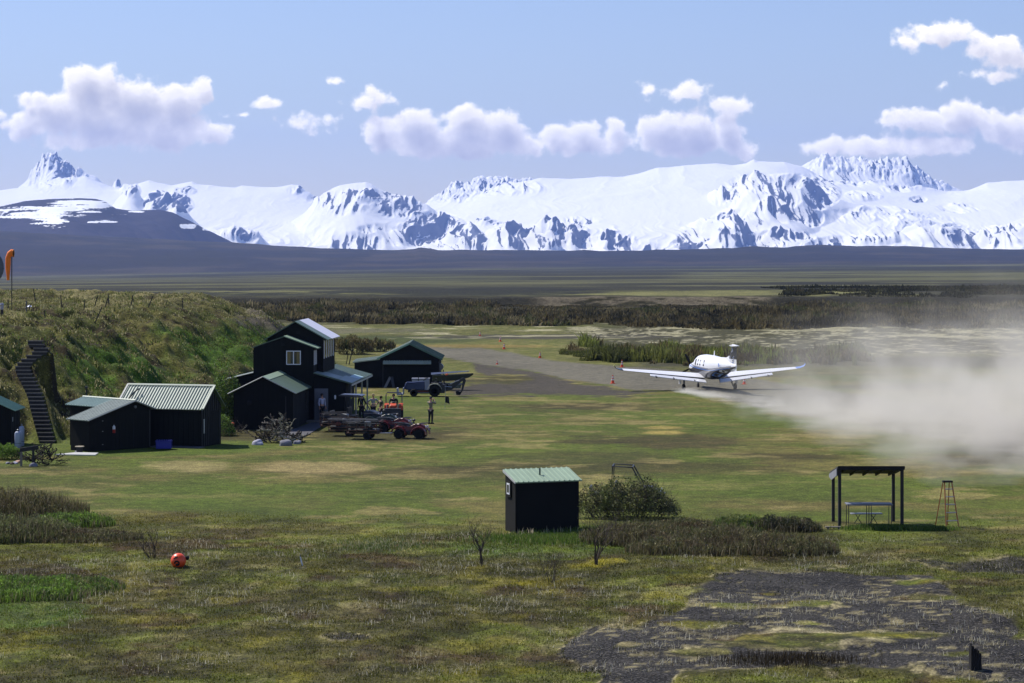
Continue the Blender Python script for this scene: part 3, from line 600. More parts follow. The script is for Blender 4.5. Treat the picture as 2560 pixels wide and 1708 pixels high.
# --- foreground turf
x, y, p = sample_ground(380000, -250, 2810, 60, 103)
gp = YH+H*F/y; q1 = fbm(x/2, y/3, 3, 401); q2 = fbm(x/.55, y/.7, 3, 402)
bare = np.zeros(len(x)); bare = sdf(p, gp, P1)+(fbm(x/1.2, y/2.6, 4, 102)-.5)*46 > -2
keep = (RNG.random(len(x)) < sstep(1265, 1400, gp+(fbm(x/7, y/7, 4, 190, .6)-.5)*190)) & (~bare | (RNG.random(len(x)) < .05*(q1 > .5))) & (q2+RNG.random(len(x))*.3 > .5)
x, y, p, gp, q1, q2 = [a_[keep] for a_ in (x, y, p, gp, q1, q2)]
PAL = rgbs((96, 100, 46), (84, 86, 38), (108, 110, 54), (120, 112, 64), (70, 66, 38), (88, 70, 44), (150, 142, 104), (172, 164, 130))
wts = np.stack([1.6*(q1 > .5)+.6, 1.2+0*q1, 1.0*(q1 > .52)+.3, .7+0*q1, .9*(q1 < .5)+.2, .7*(q1 < .46)+.1, .35+.5*(q2 > .62), .18+.6*(q2 > .66)], 1); cw = np.cumsum(wts, 1); r_ = RNG.random(len(x))*cw[:, -1]
ii = (cw < r_[:, None]).sum(1)
hh_ = (0.03+0.06*RNG.random(len(x)))*(1+.9*(ii >= 6)); blade_obj('grass', x, y, hh_, np.where(ii >= 6, .02, .04), pick(PAL, len(x), idx=ii)*.45+ground_col(x, y)*1.3, 1.6)
# --- bleached tussocks lying over the turf
cx_, cy_, cp = sample_ground(1500, -250, 2810, 61, 96); cg = YH+H*F/cy_
k = (fbm(cx_/3, cy_/4, 3, 411) > .49) & (cg > 1320+RNG.random(len(cg))*60); cx_, cy_ = cx_[k], cy_[k]
rep = 26; x = np.repeat(cx_, rep)+RNG.normal(0, .16, len(cx_)*rep)*1.8; y = np.repeat(cy_, rep)+RNG.normal(0, .16, len(cx_)*rep)
blade_obj('dry_grass', x, y, .09+.14*RNG.random(len(x)), np.full(len(x), .016), pick(rgbs((196, 188, 160), (174, 166, 134), (208, 202, 180), (150, 140, 104)), len(x)), 2.4)
# --- taller green grass round the little hut and shelter
def patch(n, pc, yc, rx, ry, hmin, hmax, w, pal, lean, name, jit=.25):
    x = RNG.normal(0, .5, n)*rx; y = RNG.normal(0, .5, n)*ry; x = x+W(pc, yc); y = y+yc
    return blade_obj(name, x, y, hmin+(hmax-hmin)*RNG.random(n), np.full(n, w), pick(pal, n, jit=jit), lean)
GR = rgbs((84, 112, 40), (98, 124, 48), (70, 92, 34), (120, 128, 70))
patch(6500, 1375, 91.6, 2.2, 1.3, .08, .26, .03, GR, .5, 'tall_grass'); patch(7000, 1560, 93.5, 3.0, 2.0, .1, .25, .03, GR, .5, 'tall_grass')
patch(3500, 2205, 95.3, 1.3, .5, .08, .22, .03, GR, .5, 'tall_grass'); patch(2000, 2330, 95.0, .8, .4, .08, .2, .03, GR, .5, 'tall_grass')
patch(1500, 960, 90, 2.0, 2.0, .06, .16, .025, rgbs((96, 112, 60), (150, 150, 120), (80, 100, 44)), .7, 'tall_grass')
patch(1500, 1980, 64.4, 1.9, .9, .06, .30, .018, rgbs((52, 44, 32), (66, 58, 40), (40, 36, 28)), .7, 'heather')
# seed heads against the dark hut wall
n = 40; x = W(1292, 92.9)+RNG.random(n)*2.6; blade_obj('seed_heads', x, 92.5+(x-W(1292, 92.9))*.36, .2+.22*RNG.random(n), np.full(n, .03), pick(rgbs((196, 186, 160),), n), .3)
# --- bluff: matted straw and green
n = 260000; x = -62+48*RNG.random(n); y = 130+115*RNG.random(n); zb_, db_ = bluff(x, y)
px_ = CX+x*F/y; k = (db_ > .15) & (px_ > -150) & (px_ < 900)
st_ = np.zeros(n, bool)
for sx, sy, sz in STAIR: st_ |= (np.abs(x-sx) < .47) & (np.abs(y-sy) < .5)
k &= ~st_; x, y, db_ = x[k], y[k], db_[k]; n = len(x)
q1 = fbm(x/2.2, y/3.2, 3, 431); q2 = fbm(x/.9, y/1.2, 3, 432); face = sstep(9, 7, db_)*sstep(148, 156, y)
straw = rgbs((150, 144, 98), (126, 124, 74), (176, 168, 128), (108, 104, 60), (92, 102, 46)); green = rgbs((84, 104, 40), (72, 92, 34), (98, 118, 46), (66, 70, 36), (96, 88, 50)); dark = rgbs((66, 60, 38), (54, 50, 32), (82, 80, 44))
isg = RNG.random(n) < face*sstep(.40, .55, q1)*.9+.10*(y > 148)+.2*(q1 > .58); isd = (q2 < .40) & (RNG.random(n) < .7)
cc_ = np.where(isd[:, None], pick(dark, n), np.where(isg[:, None], pick(green, n), pick(straw, n)))
k = q2+RNG.random(n)*.25 > .55; blade_obj('hill_grass', x[k], y[k], (.07+.26*RNG.random(n)*sstep(.4,.7,q2))[k], np.full(n, .07)[k], cc_[k]*1.0, 1.3)
# --- leafy and twiggy brush made of many leaf-sized faces on short stems
def brush_arrays(cx, cy, rx, ry, h, n, pal, leaf=.10, z0=None, dome=1.0, rng=RNG, shell=.35, up=.5, el=1.0):
    th = rng.random(n)*2*np.pi; r = np.sqrt(rng.random(n)); k = rng.random(n)**.6
    lump = .5+.9*fbm(np.cos(th)*2.1*r+cx*3, np.sin(th)*2.1*r+cy, 3, 7)
    x = cx+np.cos(th)*r*rx*lump; y = cy+np.sin(th)*r*ry*lump
    top = h*np.sqrt(np.clip(1-(r**2.2)*.92*dome, .05, 1))*(.35+.75*fbm(x*1.7, y*1.7, 3, 9)+.45*fbm(x*6, y*6, 2, 19))
    z = gz(x, y) if z0 is None else z0+0*x; z = z+top*(shell+(1-shell)*k)*np.where(rng.random(n) < .12, rng.random(n), 1)
    s = leaf*(.6+.8*rng.random(n)); a = rng.normal(0, 1, (n, 3)); a[:, 2] = a[:, 2]*.5+up; a /= np.linalg.norm(a, axis=1)[:, None]
    b = rng.normal(0, 1, (n, 3)); b = np.cross(a, b); b /= np.linalg.norm(b, axis=1)[:, None]; P_ = np.stack([x, y, z], 1); s = s[:, None]
    v = np.stack([P_-a*s*.5*el-b*s*.08, P_-b*s*.3, P_+a*s*.6*el, P_+b*s*.3], 1).reshape(-1, 3)
    f = np.arange(n*4).reshape(-1, 4); 
    pal = pal*1.75; cl = pal[(fbm(x*2.3, y*2.3+z*1.5, 3, 13)*len(pal)*1.6-.3*len(pal)).clip(0, len(pal)-1).astype(int)]
    c_ = cl*(1+(rng.random((n, 1))-.5)*.6); return v, f, np.repeat(np.clip(c_, .003, .6), 4, 0)
def stems_mb(cx, cy, z, rx, ry, h, n, r=.012, spread=1.0, seed=0, bm=None, gen=3):
    rd = random.Random(seed); bm = bm or MB()
    def grow(p, d, l, r, g):
        pts = [p]; q = p.copy()
        for i in range(3):
            d = (d+Vector((rd.uniform(-.35, .35), rd.uniform(-.35, .35), rd.uniform(-.05, .25)))).normalized(); q = q+d*l/3; pts.append(q.copy())
        bm.tube(pts, [r, r*.85, r*.7, r*.5], 4, cap=False)
        if g > 0:
            for i in range(rd.choice((2, 3))):
                dd = (d+Vector((rd.uniform(-.9, .9), rd.uniform(-.9, .9), rd.uniform(-.1, .6)))).normalized(); grow(pts[rd.choice((2, 3))], dd, l*rd.uniform(.55, .8), r*.55, g-1)
    for i in range(n):
        a = rd.uniform(0, 6.283); q = rd.random()**.5
        bm.tube([(cx, cy, z-.05), (cx+math.cos(a)*q*rx*.6, cy+math.sin(a)*q*ry*.6, z-.02)], r, 4, cap=False)   # shared root
        grow(Vector((cx+math.cos(a)*q*rx*.6, cy+math.sin(a)*q*ry*.6, z-.03)), Vector((math.cos(a)*q*spread, math.sin(a)*q*spread, 1)).normalized(), h*rd.uniform(.35, .55), r, gen)
    return bm
def shrub(name, px, Y, rx, ry, h, n, pal, label, cat='shrub', leaf=.1, stems=14, group=None, dome=1.0, bark=None, r=.012, gen=2, **k):
    if name == 'heath_shrub': n = int(n*.6); rx *= 1.06; ry *= 1.1; pal = pal*1.15
    cx = W(px, Y); z = gz1(cx, Y); e = empty(name, (cx, Y, z), 0, label, cat, group)
    v, f, c_ = brush_arrays(cx, Y, rx, ry, h, n, pal, leaf, dome=dome, **k); v = v-np.array([cx, Y, z])
    np_mesh('foliage', v, f, m_leafv, cols=c_, parent=e)
    if name == 'heath_shrub':                            # ragged upright twigs that break the outline
        n2 = int(1100*rx*ry); a_ = RNG.random(n2)*6.283; q_ = np.sqrt(RNG.random(n2)); tx = cx+np.cos(a_)*q_*rx*1.1; ty = Y+np.sin(a_)*q_*ry*1.1
        v, f, c_ = blades(tx, ty, h*(.35+.95*RNG.random(n2)*(1.05-q_**2*.8)), np.full(n2, .028), pick(np.concatenate([pal, rgbs((120, 112, 92), (92, 84, 62))])*1.3, n2), .5); np_mesh('twigs', v-np.array([cx, Y, z]), f, m_blade, cols=c_, parent=e)
    if stems: stems_mb(0, 0, 0, rx, ry, h, stems, r, seed=int(px), gen=gen).build('branches', bark or m_twig, e, fix=False)
    return e
def bare_shrub(name, px, py, h, n, label, spread=.5, rx=.1, seed=1, r=.02, gen=4, leaves=0, m=None, cat='sapling'):
    Y = gY(py); cx = W(px, Y); z = gz1(cx, Y); e = empty(name, (cx, Y, z), 0, label, cat)
    stems_mb(0, 0, 0, rx, rx, h, n, r, spread, seed, gen=gen).build('branches', m or m_twig, e, fix=False)
    if leaves:
        v, f, c_ = brush_arrays(cx, Y, h*.55, h*.5, h*1.05, leaves, rgbs((96, 104, 60), (78, 84, 48)), .035, shell=.4); np_mesh('leaves', v-np.array([cx, Y, z]), f, m_leafv, cols=c_, parent=e)
    return e
OL = rgbs((74, 80, 46), (58, 62, 36), (92, 98, 56), (84, 84, 58), (50, 48, 34)); BR = rgbs((72, 62, 44), (60, 54, 38), (84, 80, 50), (56, 60, 34), (92, 92, 62)); LG = rgbs((80, 104, 38), (92, 114, 42), (68, 88, 34), (58, 70, 32), (98, 118, 54))
DG = rgbs((48, 52, 34), (38, 40, 28), (60, 62, 38), (70, 64, 44), (44, 40, 32)); MG = rgbs((64, 84, 32), (76, 96, 36), (52, 66, 30), (86, 92, 46))
shrub('willow_shrub', 1566, 99.2, 2.3, 1.0, 1.65, 11000, OL, 'tall olive willow bush beside the small hut, hiding the buggy', 'bush', .07, 44, r=.016, gen=3, shell=.12, el=1.3)
# low thicket to the right of the hut: dark heath bushes that one can tell apart
for i, (px, Y, rx, ry, h, n, pal, lb) in enumerate([
        (1590, 91.2, 1.9, 1.6, .75, 10000, BR, 'brown twiggy thicket just right of the hut and behind the bare sapling'), (1690, 88.0, 1.6, 1.4, .6, 9000, BR, 'low brown thicket nearest the camera, left end of the black gravel'),
        (1790, 90.2, 2.0, 1.6, .7, 11000, BR, 'wide brown thicket in front of the leafy green bush'), (1940, 88.6, 2.0, 1.4, .62, 10000, BR, 'brown thicket at the right end, just above the black gravel'),
        (1850, 95.3, 1.2, 1.0, .55, 6000, MG, 'green leafy low bush behind the brown thicket'), (1960, 95.0, 1.3, .9, .55, 6000, DG, 'dark low bush nearest the left post of the shelter'),
        (1720, 95.6, 1.6, .8, .35, 5000, BR, 'flat brown heath patch between the hut bush and the green bush')]):
    shrub('heath_shrub', px, Y, rx, ry, h, n, pal, lb, 'bush', .055, 22, 'low bushes to the right of the small hut', .9, gen=3, shell=.1, up=1.2, el=2.0)
for (px, Y, rx, ry, h, n, pal, lb) in [
        (40, 99.5, 2.6, 1.6, 1.15, 14000, BR, 'big brown heath bush at the left edge, farthest of that group'), (180, 96.6, 1.5, .9, .55, 7000, LG, 'bright green low bush, right end of the left-edge group'),
        (10, 92.3, 2.5, 1.6, .85, 13000, OL, 'dark olive bush at the left edge under the big brown one'), (190, 92.0, 2.2, 1.3, .35, 7000, BR, 'flat brown bush patch right of the dark olive one'),
        (40, 77.0, 2.1, 1.8, .5, 15000, LG, 'brightest green low bush, nearest at the left edge'), (170, 78.5, 1.6, 1.4, .35, 7000, MG, 'dull green low bush beside the brightest one')]:
    shrub('heath_shrub', px, Y, rx, ry, h, n, pal, lb, 'bush', .06, 18, 'low bushes at the left of the foreground', .9, gen=2, shell=.15, up=1.0, el=1.6)
shrub('garden_shrub', 8, 127.0, 1.0, .7, .95, 6000, LG, 'rounded green bush in front of the left-edge building', 'bush', .07, 14)
shrub('leafy_shrub', 560, 152.5, 1.6, 2.2, 3.0, 12000, MG, 'tall green bush between the long shed and the big house', 'bush', .12, 16, shell=.1)
shrub('leafy_shrub', 557, 143.5, .8, 1.0, 1.3, 4000, LG, 'bright green bush at the corner behind the long shed', 'bush', .08, 10, shell=.1)
shrub('leafy_shrub', 470, 152.0, 2.0, 1.6, 1.5, 9000, LG, 'green bush on the slope above the long shed roof', 'bush', .1, 10, shell=.15)
for (px, Y, h, lb) in [(815, 262, 1.4, 'brown reedy bush just right of the tall house'), (880, 255, 1.8, 'tallest brown reedy bush, between the house and the hangar'), (935, 262, 1.3, 'brown reedy bush behind the hangar roof')]:
    shrub('reed_shrub', px, Y, 1.9, 1.6, h, 2200, rgbs((84, 76, 48), (66, 60, 38), (98, 92, 58), (58, 66, 34)), lb, 'bush', .16, 12, 'brown bushes behind the hangar', up=1.6, el=2.6, dome=.6)
# bare small trees
bare_shrub('bare_sapling', 1205, 1416, 1.5, 2, 'crooked bare sapling with a low dead root, left of the hut', .35, .04, 5, .035, 4, 500)
bare_shrub('bare_sapling', 1490, 1420, 2.0, 4, 'tallest bare sapling with forked stems, right of the hut', .3, .05, 8, .035, 4, 260)
bare_shrub('bare_sapling', 1372, 1462, 1.15, 9, 'thin twiggy brown shrub between the two saplings', .5, .35, 9, .012, 3)
bare_shrub('bare_sapling', 385, 1400, 1.1, 6, 'dark leafless shrub beside the orange buoy', .6, .25, 12, .018, 3)
# --- brush flats in the middle distance: nobody could count it
def brushfield(name, test, n, x0, x1, y0, y1, h, w, pal, lean=.5):
    x, y, p = sample_ground(n, x0, x1, y0, y1); g_ = YH+H*F/y; k = test(x, y, p, g_); x, y = x[k], y[k]; n = len(x)
    c_ = pal[np.clip((fbm(x/7, y/14, 3, 451)*len(pal)*1.5-.25*len(pal)), 0, len(pal)-1).astype(int)]*(1+(RNG.random((n, 1))-.5)*.8)
    lump = sstep(.35, .7, fbm(x/3.2, y/4.5, 3, 453)); hh = h*(.35+1.1*lump)*(1-.75*sstep(415, 450, y)*(y < 476)*((CX+x*F/y) > 1250)*((CX+x*F/y) < 1960))*(.35+.9*fbm(x/9, y/14, 3, 452))*(.5+.6*RNG.random(n)); return blade_obj(name, x, y, hh, np.full(n, w)*(.6+.8*RNG.random(n)), np.clip(c_, .004, .6), lean)
WB = 1.25*rgbs((62, 58, 38), (78, 70, 46), (50, 48, 34), (90, 82, 56), (66, 68, 38), (110, 102, 76))
def t_far(x, y, p, g_): return (fbm(x/11, y/24, 3, 461)+.12*(g_ < 815) > .40) & (g_ < itp(p, [(600, 800), (850, 808), (1300, 812), (1700, 822), (2000, 822), (2400, 820), (2800, 825)])+14*(fbm(x/12, y/12, 2, 462)-.5)) & (y < bank_Y(x)-1)
brushfield('willow_scrub', t_far, 230000, 500, 2800, 305, 480, 1.25, .3, WB, 1.0)
def t_mid(x, y, p, g_): return (sdf(p, g_, [(1400, 884), (1450, 872), (1560, 878), (1700, 872), (1830, 884), (1950, 890), (2050, 884), (2150, 890), (2180, 902), (2050, 912), (1800, 910), (1560, 906), (1440, 896)])+(fbm(x/3, y/5, 4, 463, .6)-.5)*40 > 0)
brushfield('green_scrub', t_mid, 80000, 1300, 2300, 220, 290, 1.35, .17, rgbs((84, 88, 44), (72, 76, 38), (100, 104, 52), (92, 82, 54), (110, 118, 56), (78, 68, 46))*1.1, .9)
def t_bank(x, y, p, g_): return (y > bank_Y(x)+5) & (p > 1950+190*(fbm(x/9, y/30, 2, 464)-.5)) & (fbm(x/12, y/30, 3, 466) > .42)
brushfield('dark_scrub', t_bank, 60000, 1800, 2900, 478, 680, .8, .3, rgbs((50, 50, 32), (40, 42, 28), (60, 60, 38), (68, 62, 44)), 1.0)
# ================================================================= buildings
m_wall = mat('dark painted boards', srgb(24, 25, 23), .9, var=.35, scale=1.2, stretch=(6, 6, .5), spec=.2)
m_wall2 = mat('dark painted panel', srgb(25, 25, 24), .9, var=.3, scale=.9, spec=.2)
m_batt = mat('weathered batten', srgb(58, 58, 58), .85, var=.3, scale=4, stretch=(1, 1, .3))
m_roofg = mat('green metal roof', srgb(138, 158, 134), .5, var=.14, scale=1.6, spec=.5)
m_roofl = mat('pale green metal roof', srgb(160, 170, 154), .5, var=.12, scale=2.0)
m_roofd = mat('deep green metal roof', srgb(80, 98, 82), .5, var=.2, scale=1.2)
m_roofw = mat('white roof sheet', srgb(205, 205, 220), .5, var=.08)
m_trim = mat('pale trim', srgb(170, 172, 168), .6, var=.2, scale=6)
m_trimg = mat('green trim', srgb(120, 160, 140), .5, var=.15)
m_white = mat('white paint', srgb(225, 226, 232), .45, var=.05)
m_pane = mat('window pane', srgb(34, 36, 34), .08, var=.25, scale=2, spec=.8)
m_curtain = mat('curtain', srgb(128, 112, 70), .9, var=.3, scale=5, stretch=(6, 6, .4))
m_black = mat('black opening', srgb(16, 17, 19), .9, var=.1)
m_door = mat('grey blue door', srgb(100, 102, 110), .6, var=.08)
m_steel = mat('grey steel', srgb(120, 122, 126), .45, .6, var=.15)
m_wood = mat('grey weathered wood', srgb(118, 112, 104), .9, var=.35, scale=5, stretch=(1, 1, .2))
m_concrete = mat('concrete', srgb(176, 176, 174), .9, var=.12, scale=3)
def board_lines(name, x0, x1, y, z0f, z1f, step, m, parent, t=.02, w=.035, side='y'):
    """battens standing proud of a wall"""
    b = MB(); x = x0
    while x < x1:
        if side == 'y': b.box(x, x+w, y-t, y, z0f(x), z1f(x))
        else: b.box(y, y+t, x, x+w, z0f(x), z1f(x))
        x += step
    return b.build(name, m, parent)
def slab(p0, p1, p2, p3, t=.05):
    """roof sheet: four corners (counterclockwise seen from above), thickness downward"""
    n = (Vector(p1)-Vector(p0)).cross(Vector(p3)-Vector(p0)).normalized()
    if n.z < 0: n = -n
    return [Vector(p)-n*t for p in (p0, p1, p2, p3)], [Vector(p) for p in (p0, p1, p2, p3)]
def roof_sheet(name, e0, e1, r1, r0, m, parent, ribs=0, rm=None, t=.05, rh=.035, rw=.04):
    """e0-e1 is the eave, r0-r1 the ridge; ribs run down the slope"""
    b = MB(); b.hull(*slab(e0, e1, r1, r0, t)); e0, e1, r1, r0 = map(Vector, (e0, e1, r1, r0))
    n = (e1-e0).cross(r0-e0).normalized(); n = n if n.z > 0 else -n; u = (e1-e0).normalized()
    for i in range(ribs):
        f = (i+.5)/ribs; a = e0.lerp(e1, f); c_ = r0.lerp(r1, f); w = u*rw
        b.hull([a-w, a+w, c_+w, c_-w], [a-w*.5+n*rh, a+w*.5+n*rh, c_+w*.5+n*rh, c_-w*.5+n*rh])
    return b.build(name, m, parent)
def trim_line(name, pts, r, m, parent):
    b = MB()
    for a, c_ in zip(pts[:-1], pts[1:]): b.tube([a, c_], r, 4)
    return b.build(name, m, parent)
# ---- small hut in the foreground
e = empty('outhouse', (W(1290, 93.7), 93.7, 0), math.radians(20), 'small black hut with pale green sloping roof standing alone in the meadow', 'hut')
w, d = 2.62, 1.22; zf, zb2 = 1.98, 2.28
MB().add([(0, 0, -.1), (w, 0, -.1), (w, d, -.1), (0, d, -.1), (0, 0, zf), (w, 0, zf), (w, d, zb2), (0, d, zb2)], [(0, 1, 5, 4), (1, 2, 6, 5), (2, 3, 7, 6), (3, 0, 4, 7), (4, 5, 6, 7), (3, 2, 1, 0)]).build('wall', m_wall2, e)
roof_sheet('roof', (-.05, -.10, zf+.02), (w+.1, -.10, zf+.02), (w+.1, d+.12, zb2+.10), (-.05, d+.12, zb2+.10), m_roofg, e, 13, t=.045, rh=.03, rw=.035)
MB().prism([(-.09, zf-.04), (d+.1, zb2+.0), (d+.1, zb2+.09), (-.09, zf+.03)], -.052, -.075, 'x').build('fascia', m_trim, e)
fr = MB().box(-.05, -.004, .50, .98, 1.36, 1.96).build('window', m_wall2, e); f2 = MB().box(-.062, -.052, .58, .90, 1.46, 1.90).build('frame', m_white, fr); MB().box(-.068, -.064, .64, .84, 1.53, 1.83).build('pane', m_pane, fr)
MB().lathe([(.035, 2.1), (.035, 2.42), (.04, 2.42), (.04, 2.45)], (1.22, .62, 0), n=10).build('vent_pipe', mat('green pipe', srgb(64, 84, 72), .5), e)
trim_line('corner_trim', [(-.008, -.008, -.05), (-.008, -.008, zf)], .02, m_wall2, e)
# ---- long shed
e = empty('long_shed', (W(503, 134.7), 134.7, 0), math.radians(-17), 'long dark shed with ribbed pale roof behind the blue tote', 'shed')
Lw, Dp, He, Hr = 4.9, 2.7, 2.22, 3.32
MB().add([(-Lw, 0, -.2), (0, 0, -.2), (0, Dp, -.2), (-Lw, Dp, -.2), (-Lw, 0, He), (0, 0, He), (0, Dp, He), (-Lw, Dp, He), (0, Dp/2, Hr-.08), (-Lw, Dp/2, Hr-.08)],
         [(0, 1, 5, 4), (1, 2, 6, 8, 5), (2, 3, 7, 6), (3, 0, 4, 9, 7), (3, 2, 1, 0), (4, 5, 8, 9), (6, 7, 9, 8)]).build('wall', m_wall, e)
ov = .25
rl = roof_sheet('roof', (-Lw-.2, -ov, He-.10), (.2, -ov, He-.10), (.2, Dp/2, Hr), (-Lw-.2, Dp/2, Hr), m_roofl, e, 30, rh=.05, rw=.022)
roof_sheet('back_roof', (-Lw-.2, Dp+ov, He-.10), (.2, Dp+ov, He-.10), (.2, Dp/2, Hr-.004), (-Lw-.2, Dp/2, Hr-.004), m_roofd, e, 0)
trim_line('ridge_cap', [(-Lw-.22, Dp/2, Hr+.03), (.22, Dp/2, Hr+.03)], .075, m_roofl, e)
MB().prism([(-ov, He-.10), (Dp/2, Hr+.03), (Dp/2, Hr+.09), (-ov-.02, He-.04)], .16, .27, 'x').build('rake_trim', m_roofl, e)
MB().prism([(-ov, He-.10), (Dp/2, Hr+.03), (Dp/2, Hr+.09), (-ov-.02, He-.04)], -Lw-.28, -Lw-.18, 'x').build('rake_trim', m_trim, e)
board_lines('battens', .08, 2.6, .0, lambda x: .05, lambda x: He+.0+max(0, min(x, Dp-x))*.75, .30, m_batt, e, side='x', t=.025, w=.05)
MB().box(.004, .03, .30, .42, .75, 1.55).build('light_board', m_trim, e); MB().box(.01, .035, 1.3, 2.2, .05, 1.95).build('door', m_wall2, e)
MB().tube([(-Lw+.25, -.1, He+.1), (-Lw+.55, .5, He+.75), (-Lw+.75, .75, He+.95)], .035, 6).build('roof_cable', m_black, e)
MB().box(-2.8, .25, -.9, -.03, -.02, .05).build('plinth', mat('dark gravel slab', srgb(84, 84, 86), .9), e)
board_lines('siding', -Lw+.2, -.1, 0, lambda x: .05, lambda x: He-.15, .3, m_wall, e, t=.014, w=.03)
# ---- small shed, gable turned half towards the camera
e = empty('gable_shed', (W(222, 131.65), 131.65, 0), math.radians(45), 'dark gable shed with worn pale roof and a fire extinguisher on its front', 'shed')
rx_, rz_ = 2.95, 2.68; zl = lambda x: rz_-.30*(rx_-x) if x < rx_ else rz_-.36*(x-rx_)
def gab(x0, x1, y0, y1):
    o = .05; q = [(x0, -.3), (x1, -.3), (x1, zl(x1)-o), (rx_, rz_-o), (x0, zl(x0)-o)]; return MB().prism(q, y0, y1, 'y')
b = gab(0, 4.1, 0, 1.7); b.build('wall', m_wall2, e); gab(1.95, 4.1, 1.702, 4.6).build('back_wall', m_wall2, e)
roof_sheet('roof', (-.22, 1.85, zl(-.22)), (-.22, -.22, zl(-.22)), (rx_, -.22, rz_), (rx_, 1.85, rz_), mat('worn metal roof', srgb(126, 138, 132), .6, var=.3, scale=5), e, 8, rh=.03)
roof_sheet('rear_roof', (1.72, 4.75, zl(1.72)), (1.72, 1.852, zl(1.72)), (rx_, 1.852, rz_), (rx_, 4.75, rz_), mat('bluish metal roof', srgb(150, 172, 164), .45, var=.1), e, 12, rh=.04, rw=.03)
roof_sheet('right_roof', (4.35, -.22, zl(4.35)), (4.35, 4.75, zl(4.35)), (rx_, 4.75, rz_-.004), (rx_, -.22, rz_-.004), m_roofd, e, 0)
trim_line('ridge_cap', [(rx_, -.24, rz_+.02), (rx_, 4.77, rz_+.02)], .05, m_roofl, e)
trim_line('rake_trim', [(-.22, -.235, zl(-.22)-.02), (rx_, -.235, rz_-.02), (4.35, -.235, zl(4.35)-.02)], .035, m_trim, e)
dr = MB().box(2.0, 3.9, -.03, -.006, .02, 1.95).build('double_door', m_wall, e); MB().box(2.93, 2.97, -.045, -.032, .05, 1.95).build('door_gap', m_black, dr)
board_lines('siding', .25, 1.9, 0, lambda x: .02, lambda x: zl(x)-.12, .3, m_wall, e, t=.014, w=.03)
trim_line('corner_board', [(4.06, -.03, 0), (4.06, -.03, 2.1)], .04, m_batt, e)
lp = MB().lathe([(.0, -.02), (.07, -.02), (.09, -.08), (.05, -.14), (0, -.14)], (3.05, 0, 2.32), ax='y', n=12).build('lamp', m_steel, e)
for zz in (1.62, 1.05, .33): MB().box(.86, .94, -.03, -.005, zz, zz+.04).build('hinge', m_steel, e)
ex = empty('fire_extinguisher', e.matrix_basis @ Vector((1.62, -.06, .98)) if False else (0, 0, 0)); ex.location = (e.location.x+.707*1.62+.707*.06, e.location.y+.707*1.62-.707*.06, .95)
ex.rotation_euler = (0, 0, math.radians(45)); tag(ex, 'red fire extinguisher with a white label hanging on the gable shed', 'fire extinguisher')
MB().lathe([(0, 0), (.075, 0), (.08, .03), (.08, .2)], n=12).build('cylinder', mat('red enamel', srgb(150, 20, 20), .35), ex, smooth=True); MB().lathe([(.081, .2), (.081, .33), (.03, .40), (.02, .44), (0, .44)], n=12).build('label', m_white, ex, smooth=True)
MB().tube([(0, 0, .42), (.05, -.02, .5), (-.05, -.02, .5)], .015, 5).build('handle', m_black, ex)
# ---- building cut by the left edge
e = empty('edge_building', (W(28, 135.6), 135.6, 0), 0, 'dark building with teal roof cut off by the left edge of the view', 'building')
MB().prism([(-4.4, -.2), (0, -.2), (0, 2.10), (-2.2, 3.05), (-4.4, 2.10)], 0, 2.4, 'y').build('wall', m_wall, e)
roof_sheet('roof', (.28, -.2, 2.0), (.28, 2.6, 2.0), (-2.2, 2.6, 3.12), (-2.2, -.2, 3.12), mat('teal metal roof', srgb(98, 132, 120), .45, var=.15), e, 8)
roof_sheet('left_roof', (-4.68, 2.6, 2.0), (-4.68, -.2, 2.0), (-2.2, -.2, 3.115), (-2.2, 2.6, 3.115), m_roofd, e, 0)
board_lines('battens', .15, 2.3, .0, lambda x: 0, lambda x: 2.05, .45, m_batt, e, side='x')
MB().box(-.9, -.25, -.03, -.004, .0, 1.85).build('door', m_wall2, e); MB().box(.003, .02, .3, .42, 1.35, 1.6).build('notice', m_trim, e)
def tank(px, Y, h, r, lb):
    t = empty('gas_bottle', (W(px, Y), Y, 0), 0, lb, 'gas bottle', 'gas bottles by the left-edge building')
    MB().lathe([(r*.9, 0), (r, .03), (r, h-.12), (r*.85, h-.04), (r*.45, h), (0, h)], n=18).build('bottle', mat('blue grey enamel', srgb(160, 168, 190), .4, var=.06), t, smooth=True)
    MB().lathe([(r*.35, h), (r*.35, h+.1), (r*.2, h+.12), (0, h+.12)], n=12).build('collar', m_steel, t); MB().lathe([(r+.004, .25), (r+.012, .26), (r+.004, .28)], n=18).build('band', m_steel, t)
tank(45, 134.3, .92, .19, 'front pale gas bottle, the larger of the two beside the left-edge building'); tank(54, 135.6, 1.12, .15, 'rear gas bottle half hidden by the larger one')
# ---- the tall house
e = empty('main_house', (W(584, 148.1), 148.1, 0), math.radians(-3.0), 'two storey black house with white framed window and green roofs', 'house')
ex0, ey0 = e.location.x, e.location.y; ca, sa = math.cos(math.radians(3.0)), math.sin(math.radians(3.0))
def lx(px, Y):                                              # world bearing to house coordinates
    dx, dy = W(px, Y)-ex0, Y-ey0; return dx*ca-dy*sa
def ly(px, Y):
    dx, dy = W(px, Y)-ex0, Y-ey0; return dx*sa+dy*ca
A_w = 3.66; zA, zP = 2.25, 3.2
MB().prism([(0, -.2), (A_w, -.2), (A_w, zA), (A_w/2, zP), (0, zA)], 0, 6.9, 'y').build('annex_wall', m_wall2, e)
roof_sheet('annex_roof', (A_w+.22, -.25, zA-.02), (A_w+.22, 7.0, zA-.02), (A_w/2, 7.0, zP+.06), (A_w/2, -.25, zP+.06), m_roofd, e, 0)
